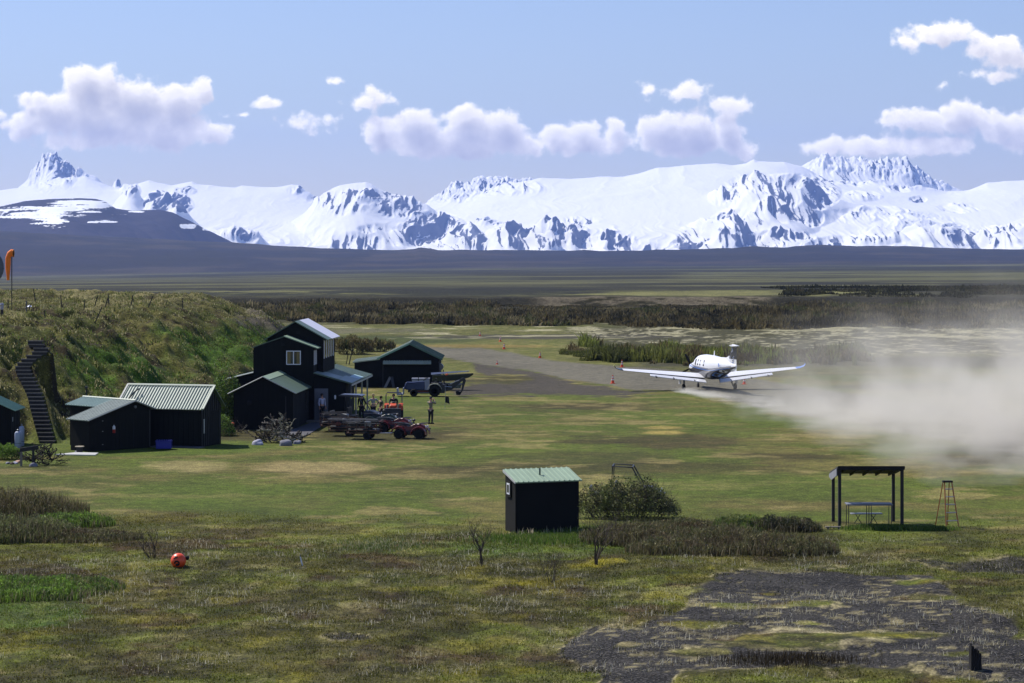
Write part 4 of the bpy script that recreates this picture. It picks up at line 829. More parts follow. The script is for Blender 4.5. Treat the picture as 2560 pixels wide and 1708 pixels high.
roof_sheet('annex_left_roof', (-.3, 7.0, zA-.04), (-.3, -.25, zA-.04), (A_w/2, -.25, zP+.056), (A_w/2, 7.0, zP+.056), m_roofd, e, 0)
MB().hull(*slab((A_w/2-.02, -.26, zP+.075), (A_w/2+.42, -.26, zP-.12), (A_w/2+.42, 7.0, zP-.12), (A_w/2-.02, 7.0, zP+.075), .01)).build('ridge_cap', m_roofg, e)
trim_line('rake_trim', [(-.32, -.27, zA-.05), (A_w/2, -.27, zP+.05), (A_w+.24, -.27, zA-.03)], .03, m_trim, e)
board_lines('battens', .1, 6.8, A_w, lambda x: 0, lambda x: zA-.06, .55, m_batt, e, side='x', t=.03, w=.06); MB().box(A_w+.004, A_w+.02, 5.2, 5.9, .9, 1.95).build('side_window', m_pane, e)
bv = MB().lathe([(0, -.01), (.16, -.01), (.18, -.1), (.1, -.14), (0, -.14)], (1.0, 0, 1.65), ax='y', n=14).build('wall_vent', m_black, e)
MB().box(3.2, 3.24, -.05, -.002, .1, zA-.2).build('corner_batten', m_batt, e)
board_lines('siding', .3, 3.1, 0, lambda x: .02, lambda x: min(zA+x*.5, zP-(x-A_w/2)*.5)-.14, .3, m_wall, e, t=.014, w=.03)
# front tower
y1 = 7.0; t0, t1 = lx(633.4, 155.1), lx(785, 155.1); rp = lx(711, 155.1)
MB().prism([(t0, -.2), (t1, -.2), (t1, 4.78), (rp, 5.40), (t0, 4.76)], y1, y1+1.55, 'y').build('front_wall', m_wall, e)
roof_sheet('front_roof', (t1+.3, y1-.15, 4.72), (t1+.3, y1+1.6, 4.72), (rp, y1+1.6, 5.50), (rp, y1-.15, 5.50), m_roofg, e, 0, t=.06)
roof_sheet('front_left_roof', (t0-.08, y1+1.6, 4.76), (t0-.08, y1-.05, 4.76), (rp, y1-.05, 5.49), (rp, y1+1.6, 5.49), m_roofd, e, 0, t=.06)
def window(x0, x1, z0, z1, y, parent, name='window', mull=1, curtain=True):
    wn = MB(); f = .055
    wn.box(x0, x1, y-.05, y, z0, z0+f).box(x0, x1, y-.05, y, z1-f, z1).box(x0, x0+f, y-.05, y, z0+f, z1-f).box(x1-f, x1, y-.05, y, z0+f, z1-f)
    for i in range(mull): xm = x0+(x1-x0)*(i+1)/(mull+1); wn.box(xm-.03, xm+.03, y-.052, y, z0+f, z1-f)
    o = wn.build(name, m_white, parent); MB().box(x0+f, x1-f, y-.02, y-.008, z0+f, z1-f).build('pane', m_pane, o)
    if curtain: MB().box(x0+f+.02, x0+(x1-x0)*.3, y-.028, y-.021, z0+f, z1-f).box(x1-(x1-x0)*.28, x1-f-.02, y-.028, y-.021, z0+f, z1-f).build('curtain', m_curtain, o)
    return o
window(lx(716, 155), lx(752.5, 155), 3.64, 4.54, y1-.005, e)
board_lines('corner_strips', y1+.15, y1+1.5, t1, lambda x: 3.62, lambda x: 4.55, .38, m_white, e, side='x', t=.03, w=.09); board_lines('battens', y1+.15, y1+1.5, t1, lambda x: 3.2, lambda x: 3.6, .38, m_batt, e, side='x')
MB().box(rp-.2, rp+.02, y1-.03, y1-.004, 4.85, 5.0).build('gable_vent', m_black, e)
# rear tower
y2 = y1+1.56; u0, u1 = lx(669, 156.7), lx(809, 156.7); up_ = lx(739, 156.7); ye = y2+6.0
MB().prism([(u0, -.2), (u1, -.2), (u1, 5.28), (up_, 6.30), (u0, 5.28)], y2, ye, 'y').build('rear_wall', m_wall2, e)
mid_ = y2+1.9
roof_sheet('rear_roof', (u1+.34, y2-.2, 5.20), (u1+.34, mid_, 5.20), (up_, mid_, 6.40), (up_, y2-.2, 6.40), m_roofd, e, 0, t=.06)
roof_sheet('rear_roof', (u1+.34, mid_+.01, 5.204), (u1+.34, ye+.2, 5.204), (up_, ye+.2, 6.404), (up_, mid_+.01, 6.404), m_roofw, e, 0, t=.06)
roof_sheet('rear_left_roof', (u0-.22, ye+.2, 5.20), (u0-.22, y2-.2, 5.20), (up_, y2-.2, 6.39), (up_, ye+.2, 6.39), m_roofd, e, 0, t=.06)
[MB().box(u1, u1+.04, y2+.35+1.15*i, y2+.51+1.15*i, 3.95, 5.15).build('window_strip', m_white, e) for i in range(5)]; board_lines('battens', y2+.3, ye-.1, u1, lambda x: 3.1, lambda x: 3.9, .38, m_batt, e, side='x', t=.03, w=.05)
for i in range(4): MB().box(u1+.004, u1+.016, y2+.62+i*1.15, y2+1.36+i*1.15, 4.0, 5.1).build('side_window', m_pane, e)
MB().box(up_+.05, up_+.3, y2-.03, y2-.004, 5.55, 5.75).build('gable_vent', m_black, e)
# lean-to on the right, with porch
q0, q1_ = t1+.02, lx(880, 155); zt, zl2 = 3.15, 2.46
MB().prism([(t1+.01, -.2), (q1_-.35, -.2), (q1_-.35, 2.48), (t1+.01, 3.0)], y1+.02, y1+1.2, 'y').build('lean_to_wall', m_wall2, e)
MB().prism([(t1+.01, -.2), (q1_-1.15, -.2), (q1_-1.15, 2.7), (t1+.01, 3.0)], y1+1.21, y1+11.3, 'y').build('porch_wall', m_wall, e)
roof_sheet('lean_to_roof', (q1_+.05, y1-.12, zl2), (q1_+.05, y1+11.6, zl2), (q0, y1+11.6, zt), (q0, y1-.12, zt), m_roofd, e, 14, rh=.02, rw=.02, t=.07)
n_ = Vector((zt-zl2, 0, q1_+.05-q0)).normalized()
def onroof(f0, f1, a, b_, m, nm, k=.012):
    P_ = lambda f, yy: Vector((q0+(q1_+.05-q0)*f, yy, zt+(zl2-zt)*f))+n_*k
    MB().hull([P_(f0, a)-n_*.006, P_(f1, a)-n_*.006, P_(f1, b_)-n_*.006, P_(f0, b_)-n_*.006], [P_(f0, a)+n_*.02, P_(f1, a)+n_*.02, P_(f1, b_)+n_*.02, P_(f0, b_)+n_*.02]).build(nm, m, e)
onroof(.02, .62, y1-.1, y1+2.6, mat('grey green sheet', srgb(118, 134, 128), .5, var=.15), 'roof_panel'); onroof(.63, .99, y1-.1, y1+4.2, mat('grey green sheet', srgb(118, 134, 128), .5), 'roof_panel'); onroof(.72, .97, y1+4.3, y1+7.0, mat('sky blue sheet', srgb(150, 182, 188), .5, var=.08), 'roof_panel')
MB().box(q1_+.02, q1_+.07, y1-.12, y1+11.6, zl2-.16, zl2-.05).build('gutter', m_trim, e)
for yy, xx_ in ((y1+.1, q1_-.12), (y1+3.2, q1_-.1), (y1+6.6, q1_-.1), (y1+9.8, q1_-.1)): MB().box(xx_-.05, xx_+.05, yy, yy+.1, 0, zl2-.07).build('porch_post', m_trim if yy > y1+1 else m_batt, e)
for i in range(3): MB().box(q1_-1.15, q1_-1.13, y1+2.0+i*3.1, y1+3.4+i*3.1, .1 if i == 0 else .9, 2.1).build('porch_window', m_pane, e)
MB().box(t1+.06, t1+.94, y1-.03, y1+.0, .1, 2.12).build('entrance_door', m_door, e); MB().box(t1-.6, t1+2.0, y1-1.0, y1-.04, .0, .12).build('doorstep', m_wood, e)
wl = MB().lathe([(0, 0), (.05, 0), (.06, .2), (.03, .26), (0, .26)], (t1+1.4, y1-.08, 1.45), n=10).build('wall_lamp', m_white, e)
# left lean-to
g0 = lx(560, 157)
MB().prism([(g0, -.2), (t0-.01, -.2), (t0-.01, 3.02), (g0, 2.52)], y1+.3, y1+5.0, 'y').build('left_wall', m_wall2, e)
roof_sheet('left_lean_to_roof', (g0-.2, y1+5.2, 2.56), (g0-.2, y1+.1, 2.56), (t0-.01, y1+.1, 3.14), (t0-.01, y1+5.2, 3.14), m_roofd, e, 0); trim_line('rake_trim', [(g0-.2, y1+.09, 2.55), (t0-.02, y1+.09, 3.13)], .03, m_trim, e)
# ---- hangar
Yh = 193.8; e = empty('hangar', (W(957, Yh), Yh, 0), 0, 'dark hangar with a green trimmed gable and a pale awning over its wide door', 'hangar')
X0, X1, xp = W(950, Yh)-e.location.x, W(1097, Yh)-e.location.x, W(1023.5, Yh)-e.location.x; ze, zp_ = 2.34, 3.44; dph = 7.0
MB().prism([(X0, -.2), (X1, -.2), (X1, ze), (xp, zp_-.03), (X0, ze)], 0, dph, 'y').build('wall', m_wall2, e)
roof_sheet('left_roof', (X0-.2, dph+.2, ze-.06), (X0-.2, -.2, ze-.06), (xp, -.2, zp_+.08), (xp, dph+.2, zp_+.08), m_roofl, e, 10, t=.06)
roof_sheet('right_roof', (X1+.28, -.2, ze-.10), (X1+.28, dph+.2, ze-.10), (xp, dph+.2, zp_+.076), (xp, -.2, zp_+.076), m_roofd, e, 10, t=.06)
MB().prism([(X0-.24, ze-.16), (xp, zp_-.03), (xp, zp_+.12), (X0-.24, ze+.0)], -.26, -.205, 'y').build('fascia', m_trimg, e); MB().prism([(X1+.3, ze-.2), (X1+.3, ze-.05), (xp+.002, zp_+.12), (xp+.002, zp_-.03)], -.255, -.205, 'y').build('fascia', mat('shaded green trim', srgb(70, 100, 86), .5), e)  # same trim twice: lit tone left, darker tone right for its shaded side
roof_sheet('awning', (.02, -.34, 1.86), (W(1078, Yh)-e.location.x, -.34, 1.86), (W(1078, Yh)-e.location.x, -.003, 2.12), (.02, -.003, 2.12), m_roofl, e, 19, t=.03, rh=.04, rw=.05)
MB().box(.05, W(1077, Yh)-e.location.x, -.04, -.004, .02, 1.84).build('sliding_door', m_wall, e); MB().box(-.02, .04, -.05, -.004, 0, 2.1).build('door_post', m_batt, e)
xl = W(886, Yh)-e.location.x
MB().prism([(xl, -.2), (X0-.005, -.2), (X0-.005, ze-.1), (xl, 2.0)], .05, 4.5, 'y').build('side_wall', m_wall2, e)
roof_sheet('side_roof', (xl-.15, 4.7, 2.04), (xl-.15, -.1, 2.04), (X0-.01, -.1, 2.30), (X0-.01, 4.7, 2.30), m_roofl, e, 8, t=.1)
# grey drum on a stand, right of the hangar
t = empty('fuel_drum', (W(1102, 195.5), 195.5, 0), 0, 'grey drum on a stand at the right wall of the hangar', 'drum')
MB().lathe([(0, 0), (.26, 0), (.27, .02), (.27, .75), (.26, .77), (0, .77)], (-.05, -.35, 1.55), ax='y', n=18).build('drum', m_steel, t, smooth=True); st_b = MB()
for sx in (-.25, .2):
    for sy in (-.25, .35): st_b.tube([(sx*1.2, sy, -.05), (sx, sy, 1.3)], .03, 5)
st_b.build('stand', m_black, t)
for i, (a, b2, lb) in enumerate([((962, 973), (976, 942), 'pale plank leaning at the left of the hangar door'), ((984, 972), (979, 942), 'darker plank leaning beside the pale one at the hangar door')]):
    Y_ = 192.6; p0 = Vector((W(a[0], Y_), Y_, 0)); p1 = Vector((W(b2[0], Y_+.6), Y_+.8, Zp(b2[1], Y_+.6)))
    e2 = empty('leaning_plank', p0, 0, lb, 'plank'); d_ = p1-p0; MB().hull([(-.11, 0, 0), (.11, 0, 0), (.11, .05, 0), (-.11, .05, 0)], [d_+Vector(v) for v in ((-.11, 0, 0), (.11, 0, 0), (.11, .05, 0), (-.11, .05, 0))]).build('board', m_wood if i == 0 else m_batt, e2)
# ---- stairs up the bluff
e = empty('outdoor_staircase', (STAIR[0][0], STAIR[0][1], 0), 0, 'long dark wooden stairs climbing the grassy bluff', 'staircase')
for (sx, sy, sz) in STAIR:
    o = MB().box(-.46, .46, -.17, .24, -.03, .02).box(-.44, .44, -.15, -.12, -.26, -.03).build('step', mat('dark damp timber', srgb(58, 55, 52), .8, var=.3, scale=6), e); o.location = Vector((sx, sy, sz))-e.location
    MB().box(-.46, .46, -.20, -.172, -.035, .03).build('nosing', m_wood, o)
# ================================================================= aeroplane
m_pwhite = mat('aircraft white', srgb(236, 236, 240), .28, var=.03)
m_navy = mat('aircraft navy', srgb(26, 30, 52), .22, var=.1)
m_pblue = mat('aircraft blue', srgb(92, 136, 214), .3, var=.05)
m_rubber = mat('rubber', srgb(22, 22, 24), .9, var=.2, scale=9)
m_dgrey = mat('dark grey metal', srgb(44, 45, 50), .5, var=.15)
m_lgrey = mat('light grey paint', srgb(150, 152, 166), .4, var=.08)
def wing_mb(pts, rings):
    """aerofoil loft: pts = (x, y_lead, chord, z, thick)"""
    prof = [(0, 0), (.03, .42), (.12, .8), (.3, 1), (.55, .8), (.8, .38), (1, .03), (1, -.03), (.8, -.18), (.55, -.32), (.3, -.42), (.12, -.36), (.03, -.22)]
    b = MB(); rs = []
    for (x, yl, c_, z, t) in pts: rs.append([Vector((x, yl-u*c_, z+v*t)) for u, v in prof])
    return b.loft(rs)
pl = empty('aeroplane', (W(1772, 190.6), 190.6, -.06), 0, 'white turboprop aeroplane with navy belly taking off from the gravel strip', 'aeroplane')
pl.rotation_euler = (0, 0, math.radians(11.5)); pl.scale = (.93, .93, .93)
def fus(parts, n=28):
    rs = []
    for (y, z0, z1, hw) in parts:
        zc, rz = (z0+z1)/2, (z1-z0)/2; r = []
        for k in range(n):
            a = 2*math.pi*k/n; cx, sz = math.cos(a), math.sin(a); e_ = .82
            r.append(Vector((hw*math.copysign(abs(cx)**e_, cx), y, zc+rz*math.copysign(abs(sz)**e_, sz))))
        rs.append(r)
    return rs
ST = [(5.05, 1.45, 1.95, .26), (4.7, 1.32, 2.08, .42), (4.0, 1.18, 2.2, .55), (3.2, 1.1, 2.32, .64), (2.6, 1.06, 2.5, .72), (2.1, 1.03, 2.78, .79), (1.6, 1.0, 2.93, .84), (.8, .98, 3.0, .87), (-1.2, .98, 3.0, .87), (-2.6, 1.08, 2.95, .82), (-3.8, 1.35, 2.86, .68),
      (-5.0, 1.65, 2.76, .5), (-6.2, 1.92, 2.66, .33), (-7.4, 2.15, 2.58, .18), (-8.0, 2.28, 2.5, .07)]
full = fus(ST); up_mb = MB().loft(full); body = up_mb.build('fuselage', m_pwhite, pl, smooth=True)
# navy lower body: a shell standing just outside the white one, below the belt line
lo = []
for (y, z0, z1, hw), r in zip(ST, full):
    zc, rz = (z0+z1)/2, (z1-z0)/2; belt = 1.93+.02*y if y > -3 else 1.87+(-3-y)*.10
    q = []
    for k in range(15):
        a = math.pi+math.pi*k/14; cx, sz = math.cos(a), math.sin(a); z = zc+rz*math.copysign(abs(sz)**.82, sz); z = min(z, belt)
        s_ = min(1, max(-1, (z-zc)/rz)); w_ = hw*max(0, 1-abs(s_)**(2/.82))**(.82/2); q.append(Vector((math.copysign(w_, cx)*1.012 if abs(cx) > 1e-6 else 0, y, z-.008)))
    lo.append(q)
vs = [v for q in lo for v in q]; fs = [(i*15+k, i*15+k+1, (i+1)*15+k+1, (i+1)*15+k) for i in range(len(lo)-1) for k in range(14)]
MB().add(vs, fs).build('belly', m_navy, body, smooth=True, fix=False)
def side_strip(zf, w, y0, y1, m, nm, off=.015, n=16):
    b = MB()
    for sgn in (-1, 1):
        t_, u_ = [], []
        for i in range(n+1):
            y = y0+(y1-y0)*i/n
            z0, z1, hw = [float(np.interp(-y, [-s[0] for s in ST], [s[j] for s in ST])) for j in (1, 2, 3)]; zc, rz = (z0+z1)/2, (z1-z0)/2
            for lst, zz in ((t_, zf(y)+w(y)/2), (u_, zf(y)-w(y)/2)):
                s_ = min(.98, max(-.98, (zz-zc)/rz)); lst.append(Vector((sgn*(hw*(1-abs(s_)**(2/.82))**.41*1.0+off), y, zz)))
        b.add(t_+u_, [(i, i+1, n+1+i+1, n+1+i) for i in range(n)])
    return b.build(nm, m, body, fix=False)
side_strip(lambda y: (1.99+.02*y if y > -3 else 1.93+(-3-y)*.10), lambda y: .09, 4.6, -7.2, m_lgrey, 'grey_stripe', .018)
side_strip(lambda y: (1.86+.02*y if y > -3 else 1.80+(-3-y)*.10), lambda y: .05, 4.6, -7.0, m_pblue, 'blue_stripe', .03)
side_strip(lambda y: 1.42+.12*(-3.2-y), lambda y: .05+.34*max(0, 1-abs(y+3.9)/.8), -3.1, -4.9, m_pblue, 'swoosh', .035); side_strip(lambda y: 1.86, lambda y: .05+.22*max(0, 1-abs(y+5.4)/.6), -4.8, -6.0, m_pwhite, 'swoosh', .035)
for y in (1.15, .45, -.25, -1.3):
    for sgn in (-1, 1):
        b = MB(); zc = 2.36; q = [(a, c_) for a, c_ in ((-.13, -.18), (-.08, -.24), (.08, -.24), (.13, -.18), (.13, .18), (.08, .24), (-.08, .24), (-.13, .18))]
        def P_(dy, dz, o):
            s_ = (zc+dz-1.99)/1.01; return Vector((sgn*(.87*(1-abs(s_)**(2/.82))**.41+o), y+dy, zc+dz))
        b.hull([P_(a, c_, -.01) for a, c_ in q], [P_(a, c_, .014) for a, c_ in q]).build('window', m_black, body)
# cockpit glass
gl = MB()
for sgn in (-1, 1): gl.hull([Vector((sgn*.02, 2.62, 2.52)), Vector((sgn*.55, 2.5, 2.42)), Vector((sgn*.5, 2.1, 2.76)), Vector((sgn*.02, 2.2, 2.82))], [Vector((sgn*.02, 2.66, 2.56)), Vector((sgn*.58, 2.54, 2.45)), Vector((sgn*.53, 2.13, 2.80)), Vector((sgn*.02, 2.23, 2.86))])
gl.build('windscreen', m_pane, body)
MB().lathe([(.27, 0), (.24, .2), (.14, .42), (.03, .52), (0, .53)], (0, 5.05, 1.7), ax='y', n=18).build('spinner', m_lgrey, pl, smooth=True)
hub = pl
for k in range(4):
    a = math.radians(28+90*k); b = MB(); rs = []
    for r_, c_, tw in ((.2, .12, .9), (.5, .22, .7), (.95, .24, .45), (1.25, .16, .3), (1.33, .06, .28)):
        rad = Vector((math.cos(a), 0, math.sin(a))); tan = Vector((-math.sin(a), 0, math.cos(a))); ch = tan*math.cos(tw)+Vector((0, 1, 0))*math.sin(tw); nn = rad.cross(ch)
        o = Vector((0, 5.2, 1.7))+rad*r_; rs.append([o-ch*c_/2, o+nn*.02, o+ch*c_/2, o-nn*.012])
    b.loft(rs).build('propeller_blade', m_black, pl)
for sgn, nm in ((-1, 'left_wing'), (1, 'right_wing')):
    wg = wing_mb([(sgn*.55, 1.05, 1.95, 1.10, .33), (sgn*2.5, .85, 1.6, 1.27, .29), (sgn*5.5, .5, 1.2, 1.56, .22), (sgn*7.6, .2, .82, 1.78, .13)], None).build('wing', m_pwhite, pl, smooth=True)
    F_ = [Vector((sgn*.6, -.90, 1.00)), Vector((sgn*5.35, -.72, 1.49)), Vector((sgn*5.35, -1.02, 1.33)), Vector((sgn*.6, -1.42, .74))]; MB().hull([v-Vector((0, 0, .05)) for v in F_], F_).build('flap', m_pwhite, wg, bevel=.01)
    MB().hull([Vector((sgn*.6, -.84, 1.0)), Vector((sgn*5.35, -.62, 1.5)), Vector((sgn*5.35, -.73, 1.46)), Vector((sgn*.6, -.93, .96))], [Vector((sgn*.6, -.84, 1.03)), Vector((sgn*5.35, -.62, 1.53)), Vector((sgn*5.35, -.73, 1.50)), Vector((sgn*.6, -.93, 1.01))]).build('flap_slot', m_black, wg)
    for xx in (1.6, 3.4, 4.9): MB().hull([Vector((sgn*xx-.05, .1, .94+.10*xx)), Vector((sgn*xx+.05, .1, .94+.10*xx)), Vector((sgn*xx+.05, -1.3, .66+.10*xx)), Vector((sgn*xx-.05, -1.3, .66+.10*xx))], [Vector((sgn*xx-.05, .1, 1.0+.10*xx)), Vector((sgn*xx+.05, .1, 1.0+.10*xx)), Vector((sgn*xx+.04, -1.34, .78+.10*xx)), Vector((sgn*xx-.04, -1.34, .78+.10*xx))]).build('flap_fairing', m_dgrey, wg)
    wing_mb([(sgn*7.6, .2, .82, 1.78, .13), (sgn*7.95, .05, .66, 1.85, .09), (sgn*8.25, -.25, .42, 2.0, .05), (sgn*8.36, -.45, .22, 2.16, .02)], None).build('winglet', m_navy if sgn < 0 else m_pblue, wg, smooth=True)
    MB().lathe([(0, -.07), (.05, -.04), (.06, 0), (.04, .05), (0, .07)], (sgn*8.37, -.5, 2.18), n=8).build('tip_light', mat('yellow lens', srgb(214, 210, 120), .2) if sgn < 0 else m_pblue, wg)
    g = MB().lathe([(0, -.11), (.2, -.11), (.29, -.06), (.3, 0), (.29, .06), (.2, .11), (0, .11)], (sgn*2.26, -.2, .3), ax='x', n=20).build('main_wheel', m_rubber, pl, smooth=True)
    MB().lathe([(0, -.12), (.13, -.12), (.13, .12), (0, .12)], (sgn*2.26, -.2, .3), ax='x', n=14).build('hub', m_steel, g); MB().tube([(sgn*2.1, .25, .62), (sgn*2.12, -.05, .35)], .06).tube([(sgn*2.1, .3, 1.25), (sgn*2.1, .25, .6)], .08).build('leg', m_steel, g)
    MB().box(sgn*2.45, sgn*2.5, -.1, .5, .55, 1.2).build('gear_door', m_pwhite, g)
g = MB().lathe([(0, -.08), (.15, -.08), (.22, -.04), (.23, 0), (.22, .04), (.15, .08), (0, .08)], (0, 3.3, .23), ax='x', n=18).build('nose_wheel', m_rubber, pl, smooth=True); MB().tube([(0, 3.3, .23), (0, 3.35, 1.15)], .06).build('leg', m_steel, g)
fin = MB(); 
def finring(z, yl, c_, t): return [Vector((0, yl, z)), Vector((t, yl-.3*c_, z)), Vector((t*.6, yl-.7*c_, z)), Vector((0, yl-c_, z)), Vector((-t*.6, yl-.7*c_, z)), Vector((-t, yl-.3*c_, z))]
fin.loft([finring(2.0, -5.2, 2.9, .1), finring(2.55, -5.6, 2.5, .1), finring(2.95, -6.05, 2.0, .09)]); fo = fin.build('tail_fin', m_pwhite, pl)
MB().loft([finring(2.951, -6.05, 2.0, .09), finring(3.5, -6.4, 1.75, .085), finring(4.02, -6.75, 1.5, .075)]).build('fin_upper', m_navy, fo)
MB().loft([[Vector((0, -2.9, 2.93)), Vector((.02, -3, 2.9)), Vector((-.02, -3, 2.9))], [Vector((0, -5.2, 3.0)), Vector((.05, -5.4, 2.6)), Vector((-.05, -5.4, 2.6))], [Vector((0, -6.05, 3.2)), Vector((.08, -6.2, 2.7)), Vector((-.08, -6.2, 2.7))]]).build('dorsal_fin', m_pwhite, fo)
# grey blue graphics on the fin and the registration ahead of it
rd = random.Random(4)
for i in range(16):
    z = rd.uniform(2.62, 3.9); yc = rd.uniform(-7.6, -6.7)-(.15 if z > 3.2 else 0); s_ = rd.uniform(.06, .17)
    for sg in (-1, 1):
        t = .092; q = [(yc+s_*rd.uniform(.5, 1), z), (yc, z+s_*rd.uniform(.4, 1)), (yc-s_*rd.uniform(.5, 1), z+.02), (yc, z-s_*rd.uniform(.4, 1))]
        MB().hull([Vector((sg*(t-.004), a, c_)) for a, c_ in q], [Vector((sg*(t+.003), a, c_)) for a, c_ in q]).build('emblem', (m_lgrey if z > 2.95 else m_navy) if i % 3 else m_pblue, fo)
cd = bpy.data.curves.new('registration', 'FONT'); cd.body = '605'; cd.size = .42; cd.extrude = .004; cd.materials.append(m_pblue)
for sg in (-1, 1):
    tmp = bpy.data.objects.new('registration', cd); COL.objects.link(tmp); dg = bpy.context.evaluated_depsgraph_get(); me = bpy.data.meshes.new_from_object(tmp.evaluated_get(dg)); bpy.data.objects.remove(tmp)
    o = bpy.data.objects.new('registration', me); COL.objects.link(o); o.parent = body
    o.location = (sg*.53, -4.55 if sg < 0 else -5.25, 2.22); o.rotation_euler = (math.pi/2, 0, -sg*-math.pi/2+ (-.14*sg if False else 0)); o.rotation_euler = (math.pi/2, 0, math.pi/2 if sg > 0 else -math.pi/2)
    o.scale = (1, 1, 1); o.rotation_euler.z += .13*sg
# tail plane: short cap across the top of the fin
MB().loft([[Vector((x, y, z)) for (y, z) in ((-6.7, 4.06), (-7.2, 4.12), (-8.1, 4.08), (-8.1, 4.04), (-7.2, 4.0))] for x in (-.24, .24)]).build('tail_plane', m_pwhite, pl)
MB().lathe([(0, -.9), (.1, -.6), (.11, .3), (.05, .62), (0, .7)], (.0, -7.3, 4.05), ax='y', n=12).build('fin_bullet', m_pwhite, fo, smooth=True)
MB().hull([Vector((-.02, -1.5, 2.98)), Vector((.02, -1.5, 2.98)), Vector((.02, -1.75, 2.95)), Vector((-.02, -1.75, 2.95))], [Vector((-.01, -1.66, 3.42)), Vector((.01, -1.66, 3.42)), Vector((.01, -1.78, 3.42)), Vector((-.01, -1.78, 3.42))]).build('aerial', m_pwhite, pl)
MB().tube([(0, -3.2, 1.2), (0, -3.3, .78)], .02, 5).build('aerial', m_dgrey, pl)

# ================================================================= ground vehicles
m_red = mat('red plastic', srgb(98, 16, 12), .35, var=.15); m_orange = mat('orange paint', srgb(200, 78, 30), .4, var=.1); m_tblue = mat('tractor blue', srgb(34, 46, 84), .35, var=.12)
m_seat = mat('black vinyl', srgb(26, 26, 28), .6); m_rust = mat('rusty steel', srgb(78, 52, 40), .85, var=.4, scale=7); m_drk2 = mat('dark green canvas', srgb(44, 52, 44), .9); m_chrome = mat('bright steel', srgb(196, 198, 206), .3, .7); m_tan = mat('tan plastic', srgb(150, 148, 126), .6, var=.1)
def wheel(parent, c, r, w, hub=m_lgrey, ax='y', name='wheel', lug=True):
    o = empty('x', (0, 0, 0)); bpy.data.objects.remove(o)
    b = MB().lathe([(r*.5, -w/2), (r*.86, -w/2), (r*.97, -w*.32), (r, 0), (r*.97, w*.32), (r*.86, w/2), (r*.5, w/2), (r*.5, -w/2)], (0, 0, 0), ax=ax, n=24)
    if lug:
        for k in range(14):
            a = 2*math.pi*k/14; M = Matrix.Rotation(a, 4, 'Y' if ax == 'y' else 'X')
            if ax == 'y': b.box(-r*.05, r*.05, -w*.46, w*.46, r*.94, r*1.05, M)
            else: b.box(-w*.46, w*.46, -r*.05, r*.05, r*.94, r*1.05, M)
    t = b.build(name, m_rubber, parent); t.location = c
    MB().lathe([(0, -w*.36), (r*.2, -w*.40), (r*.28, -w*.3), (r*.5, -w*.42), (r*.5, w*.42), (r*.28, w*.3), (r*.2, w*.40), (0, w*.36)], (0, 0, 0), ax=ax, n=18).build('rim', hub, t, smooth=True)
    return t
def atv(px, py, rz, label, m_body=m_red, group='quad bikes parked on the lawn'):
    Y = gY(py); e = empty('quad_bike', (W(px, Y), Y, 0), rz, label, 'quad bike', group)
    for x in (-.6, .62):
        for y in (-.42, .42): wheel(e, (x, y, .28), .28, .24, m_dgrey)
    b = MB()
    for sg in (-1, 1):                                  # arched fenders front and rear
        for x0 in (-.6, .62):
            rs = []
            for k in range(9):
                a = math.radians(-8+196*k/8); c_, s_ = math.cos(a), math.sin(a); q = Vector((x0+.42*c_, sg*.42, .30+.40*s_)); rs.append([q+Vector((0, -.17, 0)), q+Vector((0, .17, 0)), q+Vector((.03*c_, .15, .03*s_)), q+Vector((.03*c_, -.15, .03*s_))])
            b.loft(rs)
    b.build('fender', m_body, e)
    MB().loft([[Vector((x, y*w, z)) for y, z in ((-1, z0), (1, z0), (.8, z1), (-.8, z1))] for x, w, z0, z1 in ((-.85, .25, .5, .72), (-.4, .2, .45, .78), (-.05, .15, .4, .68), (.25, .18, .42, .84), (.6, .26, .5, .88), (.95, .2, .5, .72))]).build('body', m_body, e, bevel=.02)
    MB().loft([[Vector((x, y*w, z)) for y, z in ((-1, z0), (1, z0), (.7, z1), (-.7, z1))] for x, w, z0, z1 in ((-.72, .2, .76, .86), (-.35, .18, .76, .9), (.0, .12, .72, .82))]).build('seat', m_seat, e)
    h = MB().tube([(.28, 0, .8), (.18, 0, 1.02)], .03).tube([(.05, -.38, 1.06), (.17, -.2, 1.04), (.17, .2, 1.04), (.05, .38, 1.06)], .02).build('handlebar', m_dgrey, e)
    MB().lathe([(0, .0), (.08, 0), (.1, .1), (0, .16)], (.22, 0, 1.0), n=10).build('instrument_pod', m_dgrey, h)
    for x0, x1, nm in ((-.98, -.55, 'rear_rack'), (.62, 1.02, 'front_rack')):
        r = MB()
        for i in range(6): r.tube([(x0+(x1-x0)*i/5, -.4, .9), (x0+(x1-x0)*i/5, .4, .9)], .012, 5)
        for y in (-.4, 0, .4): r.tube([(x0, y, .9), (x1, y, .9)], .014, 5)
        r.build(nm, m_dgrey, e)
    bp = MB().tube([(1.05, -.3, .42), (1.14, -.3, .6), (1.14, .3, .6), (1.05, .3, .42)], .022).build('bumper', m_dgrey, e)
    for y in (-.3, .3): MB().lathe([(0, 0), (.07, 0), (.06, .05), (0, .06)], (.98, y*.7, .72), ax='x', n=12).build('headlight', m_white, e)
    MB().box(-.55, .6, -.22, .22, .2, .46).build('engine', m_dgrey, e, bevel=.03)
    return e
atv(1026, 1096, math.radians(-14), 'red quad bike nearest the camera, at the right end of the parked machines'); atv(985, 1081, math.radians(-12), 'red quad bike hidden behind the nearest red quad bike'); atv(952, 1070, math.radians(-10), 'dark quad bike in the middle of the crowd of trailers', mat('dark green plastic', srgb(40, 56, 50), .4))
